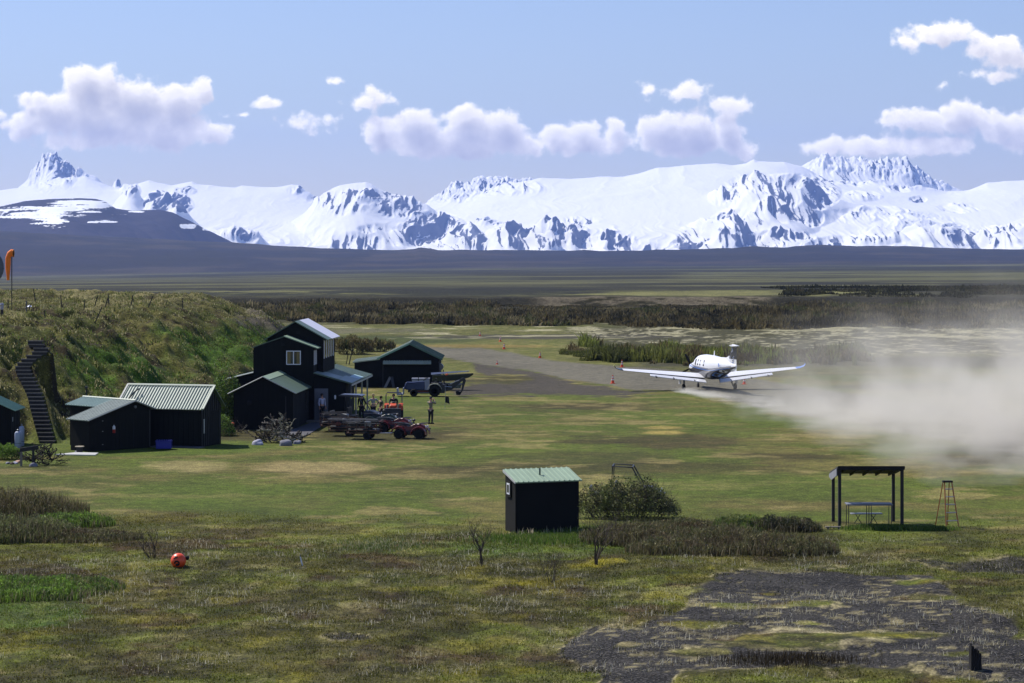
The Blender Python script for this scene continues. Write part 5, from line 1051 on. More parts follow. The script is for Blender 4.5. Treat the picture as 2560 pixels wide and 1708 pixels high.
def trailer(px, py, rz, L_, label, seed):
    rd = random.Random(seed); Y = gY(py); e = empty('rack_trailer', (W(px, Y), Y, 0), rz, label, 'trailer', 'small trailers loaded with bars')
    for y in (-.42, .42): wheel(e, (.1, y, .24), .24, .16, m_white, lug=False)
    MB().box(-L_*.6, L_*.4, -.5, -.45, .33, .38).box(-L_*.6, L_*.4, .45, .5, .33, .38).box(-L_*.6, -L_*.6+.05, -.45, .45, .33, .38).box(L_*.4-.05, L_*.4, -.45, .45, .33, .38).box(-.02, .06, -.45, .45, .24, .33).build('frame', m_rust, e)
    MB().box(-L_*.6, L_*.4, -.44, .44, .385, .41).build('deck', m_rust, e); MB().tube([(L_*.4, 0, .36), (L_*.4+.75, 0, .38)], .03).build('tow_bar', m_chrome, e)
    pz = MB()
    for x in np.linspace(-L_*.58, L_*.36, 4):
        for y in (-.46, .46): pz.tube([(x, y, .38), (x, y, .98)], .02, 5)
    pz.build('uprights', m_rust, e); 
    for k, z in enumerate((.52, .72, .92)):
        for y in (-.47, .47): MB().tube([(-L_*.62, y, z), (L_*.42, y, z+.01)], .022, 6).build('rail', m_rust if k < 2 else m_dgrey, e)
    cols_ = [m_dgrey, m_seat, m_tan, m_rust, m_red, m_dgrey, m_seat, m_steel, m_dgrey, m_drk2, m_seat, m_dgrey]; MB().box(-L_*.55, L_*.35, -.4, .4, .415, .62).build('load', m_seat, e, bevel=.04)
    for k in range(12):                                  # gear strapped on top: cases, rolled mats, helmets
        x = rd.uniform(-L_*.5, L_*.3); y = rd.uniform(-.3, .3); z = .6 if k < 7 else .78; w_, d_, h_ = rd.uniform(.2, .5), rd.uniform(.12, .28), rd.uniform(.12, .3)
        g = MB().prism([(-w_/2, 0), (w_/2, 0), (w_/2, h_*.8), (w_/2-.05, h_), (-w_/2+.05, h_), (-w_/2, h_*.8)], -d_/2, d_/2).build('gear_case', cols_[k], e, bevel=.015); g.location = (x, y, z); g.rotation_euler = (0, rd.uniform(-.3, .3), rd.uniform(-.5, .5))
    for k in range(9):
        y = rd.uniform(-.42, .42); z = rd.uniform(.98, 1.16); x0 = -L_*.6+rd.uniform(-.2, .3); x1 = L_*.3+rd.uniform(-.3, .5)
        MB().tube([(x0, y, z), (x1, y+rd.uniform(-.1, .1), z+rd.uniform(-.06, .06))], rd.uniform(.012, .025), 5).build('rod', rd.choice([m_steel, m_dgrey, m_dgrey, m_rust, m_seat]), e)
    return e
trailer(918, 1098, math.radians(-12), 1.9, 'rusty rack trailer nearest the camera, coupled behind the red quad bike', 1); trailer(872, 1090, math.radians(-10), 1.9, 'middle rack trailer of the three, with two black wheels', 2); trailer(845, 1079, math.radians(-8), 1.7, 'rear rack trailer, closest to the gravel path and the house', 3)
def buggy(px, Y, rz, label, scale=1.0, roof=True):
    e = empty('utility_buggy', (W(px, Y), Y, 0), rz, label, 'buggy'); e.scale = (scale,)*3
    for x in (-.95, 1.0):
        for y in (-.58, .58): wheel(e, (x, y, .33), .33, .26, m_steel)
    MB().loft([[Vector((x, -.62, z0)), Vector((x, .62, z0)), Vector((x, .56, z1)), Vector((x, -.56, z1))] for x, z0, z1 in ((.55, .42, 1.0), (.95, .5, 1.02), (1.3, .52, .92), (1.5, .5, .74))]).build('bonnet', m_dgrey, e, bevel=.03)
    MB().box(-.6, .6, -.6, .6, .34, .46).build('floor', m_dgrey, e); MB().prism([(-1.55, .62), (-.55, .62), (-.5, .95), (-.56, .95), (-.6, .7), (-1.5, .7), (-1.55, .98), (-1.62, .98)], -.64, .64).build('cargo_bed', m_dgrey, e)
    for y in (-.3, .3): MB().box(-.45, .0, y-.24, y+.24, .46, .72).box(-.52, -.42, y-.24, y+.24, .7, 1.2).build('seat', m_seat, e)
    c = MB()
    for y in (-.58, .58): c.tube([(.72, y, 1.0), (.25, y, 1.86), (-.6, y, 1.9), (-.66, y, .6)], .035, 6)
    for x, z in ((.25, 1.86), (-.6, 1.9)): c.tube([(x, -.58, z), (x, .58, z)], .035, 6)
    c.build('roll_cage', m_dgrey, e)
    if roof: MB().prism([(-1.0, 1.93), (.38, 1.9), (.42, 1.95), (.3, 2.0), (-.9, 2.03), (-1.02, 1.99)], -.66, .66).build('roof', mat('smoked roof', srgb(60, 62, 76), .3), e)
    MB().lathe([(.16, -.015), (.185, -.015), (.185, .015), (.16, .015), (.16, -.015)], (0, 0, 0), ax='x', n=18, M=Matrix.Translation((.42, -.3, 1.08)) @ Matrix.Rotation(.5, 4, 'Y')).build('steering_wheel', m_seat, e)
    for y in (-.45, .45): MB().lathe([(0, 0), (.08, 0), (.06, .04), (0, .05)], (1.46, y, .82), ax='x', n=12).build('headlight', m_white, e)
    MB().tube([(1.5, -.5, .45), (1.62, -.45, .7), (1.62, .45, .7), (1.5, .5, .45)], .03).build('bumper', m_dgrey, e)
    return e
buggy(892, 150.5, math.radians(-8), 'dark roofed utility buggy parked behind the trailers', 1.0); buggy(1568, 102.6, math.radians(-6), 'dark open buggy half hidden by the willow bush beside the hut', .98, roof=False)
# compact blue tractor with loader and digger arm, facing left
Yt = 181.7; e = empty('digger_tractor', (W(1050, Yt), Yt, 0), 0, 'blue compact tractor with front loader and rear digger arm by the hangar', 'tractor'); X = lambda px: W(px, Yt)-e.location.x
for y in (-.5, .5):
    wheel(e, (X(1087), y, .43), .43, .30, m_white, name='rear_wheel'); wheel(e, (X(1035), y, .29), .29, .2, m_white, name='front_wheel')
MB().loft([[Vector((x, -w, z0)), Vector((x, w, z0)), Vector((x, w*.8, z1)), Vector((x, -w*.8, z1))] for x, w, z0, z1 in ((X(1012), .22, .55, .9), (X(1016), .27, .5, 1.05), (X(1040), .28, .5, 1.1), (X(1062), .28, .5, 1.14))]).build('bonnet', m_tblue, e, bevel=.03)
MB().box(X(1020), X(1090), -.22, .22, .3, .5).build('chassis', m_dgrey, e); MB().box(X(1030), X(1075), -.26, -.225, .32, .44).build('side_rail', m_red, e)
for y in (-.5, .5):
    rs = []
    for k in range(8):
        a = math.radians(15+150*k/7); q = Vector((X(1087)-.55*math.cos(a), y, .40+.55*math.sin(a))); rs.append([q+Vector((0, -.18, 0)), q+Vector((0, .18, 0)), q+Vector((0, .16, .05)), q+Vector((0, -.16, .05))])
    MB().loft(rs).build('fender', m_tan, e)
MB().box(X(1078), X(1090), -.22, .22, .95, 1.05).box(X(1089), X(1092), -.22, .22, 1.0, 1.35).build('seat', m_seat, e); MB().tube([(X(1058), 0, 1.15), (X(1066), 0, 1.35)], .025).lathe([(.14, 0), (.17, .01), (.14, .03)], (X(1066), 0, 1.35), n=14).build('steering_wheel', m_seat, e)
MB().tube([(X(1046), .1, 1.15), (X(1046), .1, 1.62)], .03).build('exhaust', m_black, e); MB().box(X(1015), X(1018), -.2, -.1, .74, .86).build('lamp', m_orange, e)
for y in (-.42, .42): MB().tube([(X(1040), y, 1.0), (X(1018), y, 1.05), (X(1008), y, .45)], .05, 4).build('loader_arm', m_tblue, e)
MB().prism([(X(1010), .15), (X(993), .10), (X(992), .62), (X(995), .64), (X(998), .2), (X(1008), .25), (X(1008), .65), (X(1010), .65)], -.62, .62).build('bucket', m_lgrey, e)
MB().box(X(1100), X(1112), -.3, .3, .25, .9).build('digger_base', m_dgrey, e); MB().tube([(X(1106), -.2, .9), (X(1103), -.2, 1.35)], .03).tube([(X(1110), .2, .9), (X(1113), .2, 1.35)], .03).build('control_levers', m_dgrey, e); MB().box(X(1096), X(1106), -.2, .2, .9, 1.02).build('rear_seat', m_seat, e)
MB().prism([(X(1112), .35), (X(1128), .45), (X(1161), 1.28), (X(1158), 1.42), (X(1130), .95), (X(1126), .8)], -.08, .08).build('boom', m_dgrey, e); MB().tube([(X(1130), -.1, .7), (X(1112), -.1, .75)], .03).tube([(X(1126), -.12, .95), (X(1148), -.12, 1.22)], .025).build('hydraulic_ram', m_chrome, e)
MB().prism([(X(1161), 1.42), (X(1165), 1.2), (X(1157), .4), (X(1153), .4), (X(1157), 1.2)], -.06, .06).build('stick', m_dgrey, e); MB().prism([(X(1157), .44), (X(1150), .1), (X(1141), .12), (X(1139), .38), (X(1144), .42), (X(1150), .36)], -.2, .2).build('digger_bucket', m_black, e)
# storage box behind the tractor
t = empty('storage_box', (W(1052, 186), 186, 0), 0, 'pale grey box standing behind the blue tractor', 'box'); MB().prism([(-.66, 0), (.66, 0), (.66, 1.05), (-.66, 1.05)], -.4, .4).build('box', m_lgrey, t, bevel=.03); MB().box(-.69, .69, -.43, .43, 1.06, 1.14).build('lid', m_lgrey, t)
# flat boat on a trailer
Yb = 190.0; t = empty('skiff', (W(1100, Yb), Yb, 0), math.radians(3), 'dark green skiff with long poles on top, raised behind the digger arm', 'boat'); zb = Zp(952, Yb); zt_ = Zp(937, Yb)
MB().loft([[Vector((x, y*w, z)) for y, z in ((0, z0), (.7, z0+.02), (1, z1), (.92, z1), (.62, z0+.08), (0, z0+.06), (-.62, z0+.08), (-.92, z1), (-1, z1), (-.7, z0+.02))] for x, w, z0, z1 in ((-.6, .6, zb, zt_-.05), (.6, .66, zb-.02, zt_-.02), (1.6, .55, zb+.06, zt_+.03), (2.3, .28, zb+.25, zt_+.08), (2.62, .04, zt_, zt_+.12))]).build('hull', mat('boat green', srgb(50, 60, 48), .5), t)
for i in range(6): MB().tube([(-.7, -.35+i*.13, zt_+.03+.02*i), (2.1+.1*(i % 3), -.3+i*.12, zt_+.26+.02*(i % 2))], .022, 5).build('pole', m_chrome, t)
MB().lathe([(0, -.09), (.1, -.05), (.11, .05), (0, .1)], (.52, -.5, zt_+.02), n=10).build('float', m_orange, t)
MB().box(-.5, 1.9, -.4, -.34, .42, .5).box(-.5, 1.9, .34, .4, .42, .5).box(-.4, -.3, -.4, .4, .36, .42).box(1.2, 1.3, -.4, .4, .5, zb+.02).box(-.4, -.3, -.3, .3, .5, zb).build('trailer_frame', m_steel, t); [wheel(t, (.4, y, .28), .28, .16, m_white, lug=False) for y in (-.55, .55)]
# orange tractor seen from the front
Yo = 156.5; e = empty('orange_tractor', (W(983, Yo), Yo, 0), 0, 'orange compact tractor facing the camera with a driver on it', 'tractor')
for x in (-.46, .46): wheel(e, (x, .95, .42), .42, .28, m_tan, ax='x', name='rear_wheel'); wheel(e, (x*.95, -.35, .28), .28, .2, m_tan, ax='x', name='front_wheel')
MB().loft([[Vector((-w, y, z0)), Vector((w, y, z0)), Vector((w*.75, y, z1)), Vector((-w*.75, y, z1))] for y, w, z0, z1 in ((-.62, .24, .5, .86), (-.55, .27, .45, .98), (.1, .28, .45, 1.04), (.4, .27, .45, 1.06))]).build('bonnet', m_orange, e, bevel=.03)
for x in (-.46, .46):
    MB().loft([[Vector((x-.15, y, z)), Vector((x+.15, y, z)), Vector((x+.14, y, z+.05)), Vector((x-.14, y, z+.05))] for y, z in ((.42, .6), (.55, .86), (.85, .98), (1.2, .95))]).build('fender', m_orange, e)
MB().box(-.2, .2, -.66, -.625, .52, .84).build('grille', m_black, e); MB().box(-.3, .3, -.4, 1.1, .34, .46).build('chassis', m_dgrey, e)
for x in (-.36, .36): MB().tube([(x, .2, .95), (x, -.7, .98), (x, -1.15, .4)], .05, 4).build('loader_arm', m_dgrey, e)
MB().loft([[Vector((x, y, z)) for y, z in ((-1.1, .22), (-1.5, .2), (-1.55, .26), (-1.2, .32), (-1.16, .80), (-1.1, .82))] for x in (-.56, .56)]).build('bucket', m_dgrey, e)
MB().tube([(-.52, 1.1, .5), (-.52, 1.1, 1.55), (-.45, 1.1, 1.7), (.45, 1.1, 1.7), (.52, 1.1, 1.55), (.52, 1.1, .5)], .04, 6).build('roll_bar', m_steel, e); MB().box(-.24, .24, .7, 1.0, .62, .7).box(-.24, .24, .98, 1.04, .7, 1.05).build('seat', m_seat, e)
MB().lathe([(.14, 0), (.17, .01), (.14, .03)], (0, .42, 1.12), n=14).tube([(0, .3, 1.0), (0, .42, 1.13)], .02).build('steering_wheel', m_seat, e)
# ================================================================= people
m_skin = mat('skin', srgb(186, 140, 116), .6, var=.08); m_trs = mat('dark trousers', srgb(34, 36, 44), .9, var=.2, scale=8); m_olive = mat('olive shirt', srgb(122, 120, 100), .9, var=.15, scale=8); m_cap = mat('dark cap', srgb(40, 44, 62), .9)
m_grey_s = mat('grey shirt', srgb(150, 152, 146), .9, var=.12); m_brn = mat('brown shirt', srgb(96, 88, 70), .9, var=.12); m_blk = mat('black jacket', srgb(26, 27, 32), .85, var=.15); m_lav = mat('pale lavender shirt', srgb(176, 180, 205), .9); m_hair = mat('dark hair', srgb(42, 32, 26), .9); m_tancap = mat('tan cap', srgb(168, 152, 112), .9)
def skin(name, chains, m, parent, root=(0, 0, 0), sub=1):
    """one continuous surface grown over connected joints: chains of (key, position, radius)"""
    bm = bmesh.new(); lay = bm.verts.layers.skin.verify(); V_ = {}; E_ = set()
    for ch in chains:
        prev = None
        for k, p, r in ch:
            if k not in V_:
                v = bm.verts.new(Vector(p)); rr = r if isinstance(r, tuple) else (r, r); v[lay].radius = rr; v[lay].use_root = (len(V_) == 0); V_[k] = v
            v = V_[k]
            if prev is not None and (prev, v) not in E_: 
                try: bm.edges.new((prev, v))
                except ValueError: pass
            prev = v
    me = bpy.data.meshes.new(name); bm.to_mesh(me); bm.free(); o = bpy.data.objects.new(name, me); COL.objects.link(o)
    s = o.modifiers.new('skin', 'SKIN'); s.use_smooth_shade = True; s.branch_smoothing = .4; o.modifiers.new('sub', 'SUBSURF').levels = sub
    dg = bpy.context.evaluated_depsgraph_get(); m2 = bpy.data.meshes.new_from_object(o.evaluated_get(dg)); bpy.data.objects.remove(o); m2.materials.clear(); m2.materials.append(m); m2.polygons.foreach_set('use_smooth', [True]*len(m2.polygons))
    o = bpy.data.objects.new(name, m2); COL.objects.link(o); o.parent = parent; return o
def hand_chains(tag_, w, d, side):
    """palm and five bent fingers rooted in it; d = direction of the hand"""
    d = Vector(d).normalized(); s = d.cross(Vector((0, 0, 1))); s = s.normalized() if s.length > .1 else Vector((1, 0, 0)); n = s.cross(d); out = []; palm = Vector(w)+d*.05
    out.append([(tag_+'wr', w, .028), (tag_+'pm', palm, (.036, .02))])
    for i, L_ in enumerate((.075, .085, .08, .062)):
        b = palm+s*(.028-.019*i)+d*.035; out.append([(tag_+'pm', palm, .03), (tag_+'f%da' % i, b, .0095), (tag_+'f%db' % i, b+d*L_*.5-n*.006, .009), (tag_+'f%dc' % i, b+d*L_*.9-n*.028, .0075)])
    out.append([(tag_+'pm', palm, .03), (tag_+'ta', palm+s*side*.04, .011), (tag_+'tb', palm+s*side*.055+d*.035-n*.01, .009)])
    return out
def person(x, Y, rz, h, label, shirt, legs, hat=None, hair=m_hair, arms='down', sit=False, z=0.0, long=False, cap=None):
    e = empty('person', (x, Y, z), rz, label, 'person'); k = h/1.78; S = lambda *p: Vector(p)*k          # faces -y in its own space
    hip = .95 if not sit else .42
    kn = [((-.10, -.02, .50), (-.11, .02, .08)), ((.10, .0, .50), (.12, .03, .08))] if not sit else [((-.15, -.42, .42), (-.15, -.45, .06)), ((.15, -.42, .42), (.15, -.45, .06))]
    dz = hip-.95; sh = 1.45+dz; T = [[('pel', S(0, 0, hip), (.135*k, .10*k)), ('wst', S(0, .0, hip+.15), (.13*k, .10*k)), ('chs', S(0, .0, sh-.15), (.155*k, .11*k)), ('nb', S(0, .01, sh+.02), .07*k), ('nk', S(0, .0, sh+.09), .052*k), ('hd', S(0, -.01, sh+.19), (.074*k, .088*k)), ('tp', S(0, 0, sh+.27), .07*k)]]
    hands = []
    AR = {'down': (((-.20, 0, sh-.03), (-.25, .03, sh-.32), (-.24, -.06, sh-.56)), ((.20, 0, sh-.03), (.25, .03, sh-.32), (.24, -.06, sh-.56))),
          'phone': (((-.20, 0, sh-.03), (-.30, -.16, sh-.14), (-.10, -.26, sh+.10)), ((.20, 0, sh-.03), (.33, -.14, sh-.10), (.10, -.26, sh+.12))),
          'reach': (((-.20, 0, sh-.03), (-.32, -.12, sh-.24), (-.42, -.30, sh-.22)), ((.20, 0, sh-.03), (.25, .02, sh-.32), (.2, -.12, sh-.52))),
          'wheel': (((-.20, 0, sh-.03), (-.27, -.12, sh-.27), (-.13, -.36, sh-.26)), ((.20, 0, sh-.03), (.27, -.12, sh-.27), (.13, -.36, sh-.26))),
          'hips': (((-.20, 0, sh-.03), (-.38, .04, sh-.28), (-.2, -.08, sh-.45)), ((.20, 0, sh-.03), (.38, .04, sh-.28), (.2, -.08, sh-.45)))}[arms]
    body = [T[0]]
    for i, (a, b, c_) in enumerate(AR):
        body.append([('chs', None, None), ('s%d' % i, S(*a), .062*k), ('e%d' % i, S(*b), .043*k), ('w%d' % i, S(*c_), .03*k)])
    full = [T[0]]+[[T[0][2]]+ch[1:] for ch in body[1:]]
    for i, ((kx, ky, kz), (ax_, ay, az)) in enumerate(kn): full.append([T[0][0], ('h%d' % i, S(.09*(-1 if i == 0 else 1), 0, hip-.06), .095*k), ('k%d' % i, S(kx, ky, kz), .062*k), ('a%d' % i, S(ax_, ay, az), .04*k), ('t%d' % i, S(ax_, ay-.15, az-.045), (.042*k, .03*k))])
    for i, (a, b, c_) in enumerate(AR):
        wv = S(*c_); d = (wv-S(*b)).normalized(); hc = hand_chains('H%d' % i, wv+d*.015, d, 1 if i == 0 else -1); hc[0] = [('w%d' % i, wv, .03*k)]+hc[0][1:]; full += hc
    skin('body', full, m_skin, e)
    slv = 1.0 if long else .55
    sc_ = [[('pel2', S(0, 0, hip+.02), (.150*k, .118*k)), ('wst', S(0, .0, hip+.15), (.148*k, .115*k)), ('chs', S(0, .0, sh-.15), (.172*k, .125*k)), ('nb', S(0, .01, sh+.0), .08*k)]]
    for i, (a, b, c_) in enumerate(AR):
        A_, B_, C_ = S(*a), S(*b), S(*c_); ch = [sc_[0][2], ('s%d' % i, A_, .078*k)]+([('e%d' % i, B_, .058*k), ('w%d' % i, B_.lerp(C_, .85), .042*k)] if long else [('e%d' % i, A_.lerp(B_, .75), .062*k)]); sc_.append(ch)
    skin('shirt', sc_, shirt, e)
    lg = []
    r0 = ('p', S(0, 0, hip-.0), (.152*k, .12*k))
    for i, ((kx, ky, kz), (ax_, ay, az)) in enumerate(kn): lg.append([r0, ('h%d' % i, S(.09*(-1 if i == 0 else 1), 0, hip-.08), .108*k), ('k%d' % i, S(kx, ky, kz), .078*k), ('a%d' % i, S(ax_, ay, az+.03), .058*k)])
    skin('trousers', lg, legs, e)
    for i, (_, (ax_, ay, az)) in enumerate(kn):
        b = MB().loft([[S(ax_+w_, y_+ay, z_) for w_, z_ in ((-.045, .0+az-.08), (.045, az-.08), (.04, az-.08+hh), (-.04, az-.08+hh))] for y_, hh in ((-.21, .04), (-.12, .08), (.0, .13), (.08, .12))]).build('shoe', m_blk, e, bevel=.01)
    hz = sh+.20
    f = MB()                                              # nose, brow and ears
    f.hull([S(-.014, -.085, hz-.03), S(.014, -.085, hz-.03), S(.012, -.085, hz+.02), S(-.012, -.085, hz+.02)], [S(-.01, -.112, hz-.022), S(.01, -.112, hz-.022), S(.004, -.09, hz+.02), S(-.004, -.09, hz+.02)]).build('nose', m_skin, e)
    for sg in (-1, 1): MB().lathe([(0, -.008), (.022, -.006), (.026, .004), (0, .01)], S(sg*.082, 0, hz-.005), ax='x', n=10).build('ear', m_skin, e); MB().lathe([(0, -.004), (.009, -.002), (0, .003)], S(sg*.03, -.09, hz+.015), ax='y', n=8).build('eye', m_black, e)
    MB().box(-.022*k, .022*k, -.093*k, -.086*k, (hz-.058)*k, (hz-.05)*k).build('mouth', mat('lips', srgb(150, 90, 84), .6), e)
    if cap:
        MB().lathe([(.096*k, 0), (.098*k, .03*k), (.085*k, .075*k), (.05*k, .105*k), (0, .112*k)], S(0, 0, hz+.025), n=16).build('cap', cap, e, smooth=True)
        MB().hull([S(-.07, -.06, hz+.03), S(.07, -.06, hz+.03), S(.05, -.17, hz+.022), S(-.05, -.17, hz+.022)], [S(-.07, -.06, hz+.042), S(.07, -.06, hz+.042), S(.05, -.17, hz+.03), S(-.05, -.17, hz+.03)]).build('cap_peak', cap, e)
    else:
        MB().lathe([(.088*k, -.06*k), (.097*k, .0), (.095*k, .04*k), (.07*k, .085*k), (0, .105*k)], S(0, .018, hz+.01), n=16).build('hair', hair, e, smooth=True)
    return e
Yp = gY(1060); pp_ = person(W(1077, Yp), Yp, math.radians(150), 1.72, 'standing person in olive shirt and cap, arms raised towards the aeroplane', m_olive, m_trs, arms='phone', cap=m_cap, long=True)
ph = MB().box(-.04, .04, -.006, .006, -.075, .075).build('camera_phone', m_black, None); ph.location = pp_.matrix_basis @ Vector((0, -.34, 1.56)) if False else (0, 0, 0)
M_p = Matrix.Translation(pp_.location) @ Matrix.Rotation(math.radians(150), 4, 'Z'); ph.location = M_p @ Vector((0, -.345, 1.50)); ph.rotation_euler = (0, 0, math.radians(150)); tag(ph, 'black phone held up by the person in the olive shirt', 'phone')
person(W(952, 153.6), 153.6, math.radians(-60), 1.75, 'bare headed person in brown shirt reaching to the roofed buggy', m_brn, m_trs, arms='reach')
person(W(933, 155.8), 155.8, math.radians(20), 1.74, 'person with tan cap and grey shirt behind the buggy windscreen', m_grey_s, m_trs, arms='hips', cap=m_tancap)
person(W(904, 156.3), 156.3, math.radians(-20), 1.74, 'person with tan cap and dark clothes behind the buggy roof', m_blk, m_trs, arms='down', cap=m_tancap, long=True)
person(W(805, 154.4), 154.4, math.radians(40), 1.74, 'person in pale lavender shirt standing at the house door', m_lav, m_trs, arms='down', long=True, z=.12)
person(W(984, 157.35), 157.35, 0, 1.76, 'driver in black jacket seated on the orange tractor', m_blk, m_trs, arms='wheel', sit=True, z=.42, long=True)
# ================================================================= small things
m_cone = mat('cone orange', srgb(226, 84, 40), .6, var=.12); m_cwhite = mat('cone band', srgb(224, 220, 220), .5, var=.05); m_post = mat('dark post', srgb(46, 45, 46), .85, var=.25, scale=5); m_burnt = mat('charred wood', srgb(30, 28, 28), .95, var=.4, scale=9, stretch=(1, 1, .15), bump=.6, bscale=30)
m_antler = mat('bleached driftwood', srgb(150, 146, 128), .85, var=.35, scale=6); m_drift = mat('dark driftwood', srgb(62, 54, 46), .9, var=.35, scale=6); m_rock = mat('grey rock', srgb(120, 120, 130), .9, var=.25, scale=3, bump=.5, bscale=6)
cone0 = None
for i, (px, py, s, lb) in enumerate([(1532, 959, 1.0, 'orange cone on the near edge of the gravel strip, left of the wing'), (1555, 918, .95, 'orange cone on the far edge, just above the left wing tip'), (1350, 895, .9, 'orange cone on the far edge of the strip, third from the plane'), (1243, 911, .6, 'small cone in a grass tuft on the near side of the strip'),
        (1260, 873, .95, 'orange cone on the far edge, where the strip bends'), (1251, 854, .9, 'orange cone just behind the one at the bend'), (1200, 840, .8, 'most distant orange cone, at the far left of the strip'), (877, 870, 1.2, 'orange cone beside the brown bushes behind the house'), (1861, 961, .9, 'orange cone under the right wing, half in dust')]):
    Y = gY(py); 
    if cone0 is None:
        c_ = empty('traffic_cone', (0, 0, 0), 0, lb, 'traffic cone', 'orange cones along the gravel strip'); MB().box(-.2, .2, -.2, .2, 0, .04).build('base', m_cone, c_); b_ = MB().lathe([(.14, .04), (.035, .7), (.0, .7)], n=16).build('cone', m_cone, c_, smooth=True)
        MB().lathe([(.107, .27), (.088, .39)], n=16).build('band', m_cwhite, b_, smooth=True, fix=False); MB().lathe([(.073, .48), (.058, .58)], n=16).build('band', m_cwhite, b_, smooth=True, fix=False); cone0 = c_
    else: c_ = copy_tree(cone0); c_['label'] = lb
    c_.location = (W(px, Y), Y, gz1(W(px, Y), Y)); c_.scale = (s,)*3; c_.rotation_euler = (0, 0, i*.7)
# shelter
Y0 = 95.9; e = empty('picnic_shelter', (W(2099, Y0), Y0, 0), 0, 'open black shelter on four posts with a sloping flat roof', 'shelter'); X = lambda px, Y: W(px, Y)-e.location.x
wS = X(2255, Y0); dS = 2.05
for (x, y, z1) in ((0, 0, 2.42), (wS, 0, 2.42), (.02, dS, 2.0), (wS-.02, dS, 2.0)): MB().box(x-.06, x+.06, y-.06, y+.06, -.15, z1-.06).build('post', m_post, e, bevel=.006)
MB().hull([Vector((-.10, -.12, 2.34)), Vector((wS+.10, -.12, 2.34)), Vector((wS+.10, dS+.15, 1.92)), Vector((-.10, dS+.15, 1.92))], [Vector((-.10, -.12, 2.42)), Vector((wS+.10, -.12, 2.42)), Vector((wS+.10, dS+.15, 2.0)), Vector((-.10, dS+.15, 2.0))]).build('roof', m_post, e)
MB().box(-.08, wS+.08, -.16, -.122, 2.29, 2.44).build('fascia', m_burnt, e)
for i in range(5): x = .2+i*(wS-.4)/4; MB().hull([Vector((x-.03, -.1, 2.25)), Vector((x+.03, -.1, 2.25)), Vector((x+.03, dS+.1, 1.84)), Vector((x-.03, dS+.1, 1.84))], [Vector((x-.03, -.1, 2.335)), Vector((x+.03, -.1, 2.335)), Vector((x+.03, dS+.1, 1.925)), Vector((x-.03, dS+.1, 1.925))]).build('rafter', m_post, e)
MB().prism([(-.1, 2.05), (-.1, 2.33), (dS+.1, 1.91), (dS+.1, 1.8), (dS*.7, 1.74)], -.14, -.105, 'x').build('side_panel', mat('grey painted board', srgb(124, 126, 134), .8, var=.1), e); MB().box(-.02, .02, -.065, -.04, 1.5, 2.2).build('brace', m_post, e)
Yt = 96.4; t = empty('folding_table', (W(2172, Yt), Yt, 0), 0, 'grey topped folding table on thin legs under the shelter', 'table'); hw = .91
MB().box(-hw, hw, -.37, .37, .84, .9).build('tabletop', mat('grey table top', srgb(112, 114, 124), .5, var=.2), t, bevel=.01)
for x in (-hw+.06, hw-.06, -.04, .05):
    for y in (-.32, .32): MB().tube([(x, y, -.02), (x, y, .84)], .016, 6).build('leg', m_dgrey, t)
MB().box(-.28, .1, -.2, .1, .902, .925).build('tray', m_lgrey, t)
Yb = 97.2; t = empty('bench', (W(2166, Yb), Yb, 0), 0, 'low grey folding bench standing behind the table in the shelter', 'bench'); MB().box(-.64, .64, -.14, .14, .38, .42).build('seat', m_lgrey, t, bevel=.01)
for x in (-.34, .28): MB().tube([(x-.16, 0, -.02), (x+.1, 0, .38)], .016, 6).tube([(x+.16, 0, -.02), (x-.1, 0, .38)], .016, 6).build('leg', m_dgrey, t)
t = empty('plank', (W(2082, 95.3), 95.3, 0), math.radians(4), 'short grey plank lying in the grass at the left shelter post', 'plank'); MB().box(-.3, .32, -.07, .07, .06, .10).box(-.22, -.16, -.06, .06, -.02, .06).box(.2, .26, -.06, .06, -.02, .06).build('board', m_wood, t)
# step ladder
e = empty('step_ladder', (W(2368, 96.2), 96.2, 0), 0, 'tall orange brown step ladder standing in the grass right of the shelter', 'ladder'); m_lad = mat('fibreglass rail', srgb(176, 104, 60), .5, var=.15); m_stp = mat('ladder step', srgb(130, 128, 146), .4, .5)
tf = [Vector((-.14, .08, 1.76)), Vector((.17, -.02, 1.76))]; bf = [Vector((-.08, .12, -.02)), Vector((.44, -.10, -.02))]; br = [Vector((-.42, -.34, -.02)), Vector((.12, -.5+1.1, -.02))]
tf = [Vector((-.12, -.08, 1.76)), Vector((.18, -.02, 1.76))]; bf = [Vector((-.09, -.30, -.02)), Vector((.43, -.16, -.02))]; br = [Vector((-.42, .30, -.02)), Vector((.10, .52, -.02))]; tr = [Vector((-.16, .04, 1.76)), Vector((.10, .10, 1.76))]
for a, b_ in zip(tf, bf): MB().tube([a, b_], .026, 4).build('front_rail', m_lad, e)
for a, b_ in zip(tr, br): MB().tube([a, b_], .02, 4).build('rear_rail', m_lad, e)
for f in (.16, .33, .5, .68, .86): a, b_ = bf[0].lerp(tf[0], 1-f), bf[1].lerp(tf[1], 1-f); MB().hull([a+Vector((0, -.04, 0)), b_+Vector((0, -.04, 0)), b_+Vector((0, .05, 0)), a+Vector((0, .05, 0))], [a+Vector((0, -.04, .03)), b_+Vector((0, -.04, .03)), b_+Vector((0, .05, .03)), a+Vector((0, .05, .03))]).build('step', m_stp, e)
for f in (.5, .8): MB().tube([br[0].lerp(tr[0], 1-f), br[1].lerp(tr[1], 1-f)], .012, 5).build('brace', m_stp, e)
MB().hull([Vector((-.19, -.13, 1.75)), Vector((.22, -.08, 1.75)), Vector((.16, .15, 1.75)), Vector((-.2, .1, 1.75))], [Vector((-.18, -.12, 1.82)), Vector((.21, -.07, 1.82)), Vector((.15, .14, 1.82)), Vector((-.19, .09, 1.82))]).build('top_cap', m_burnt, e)
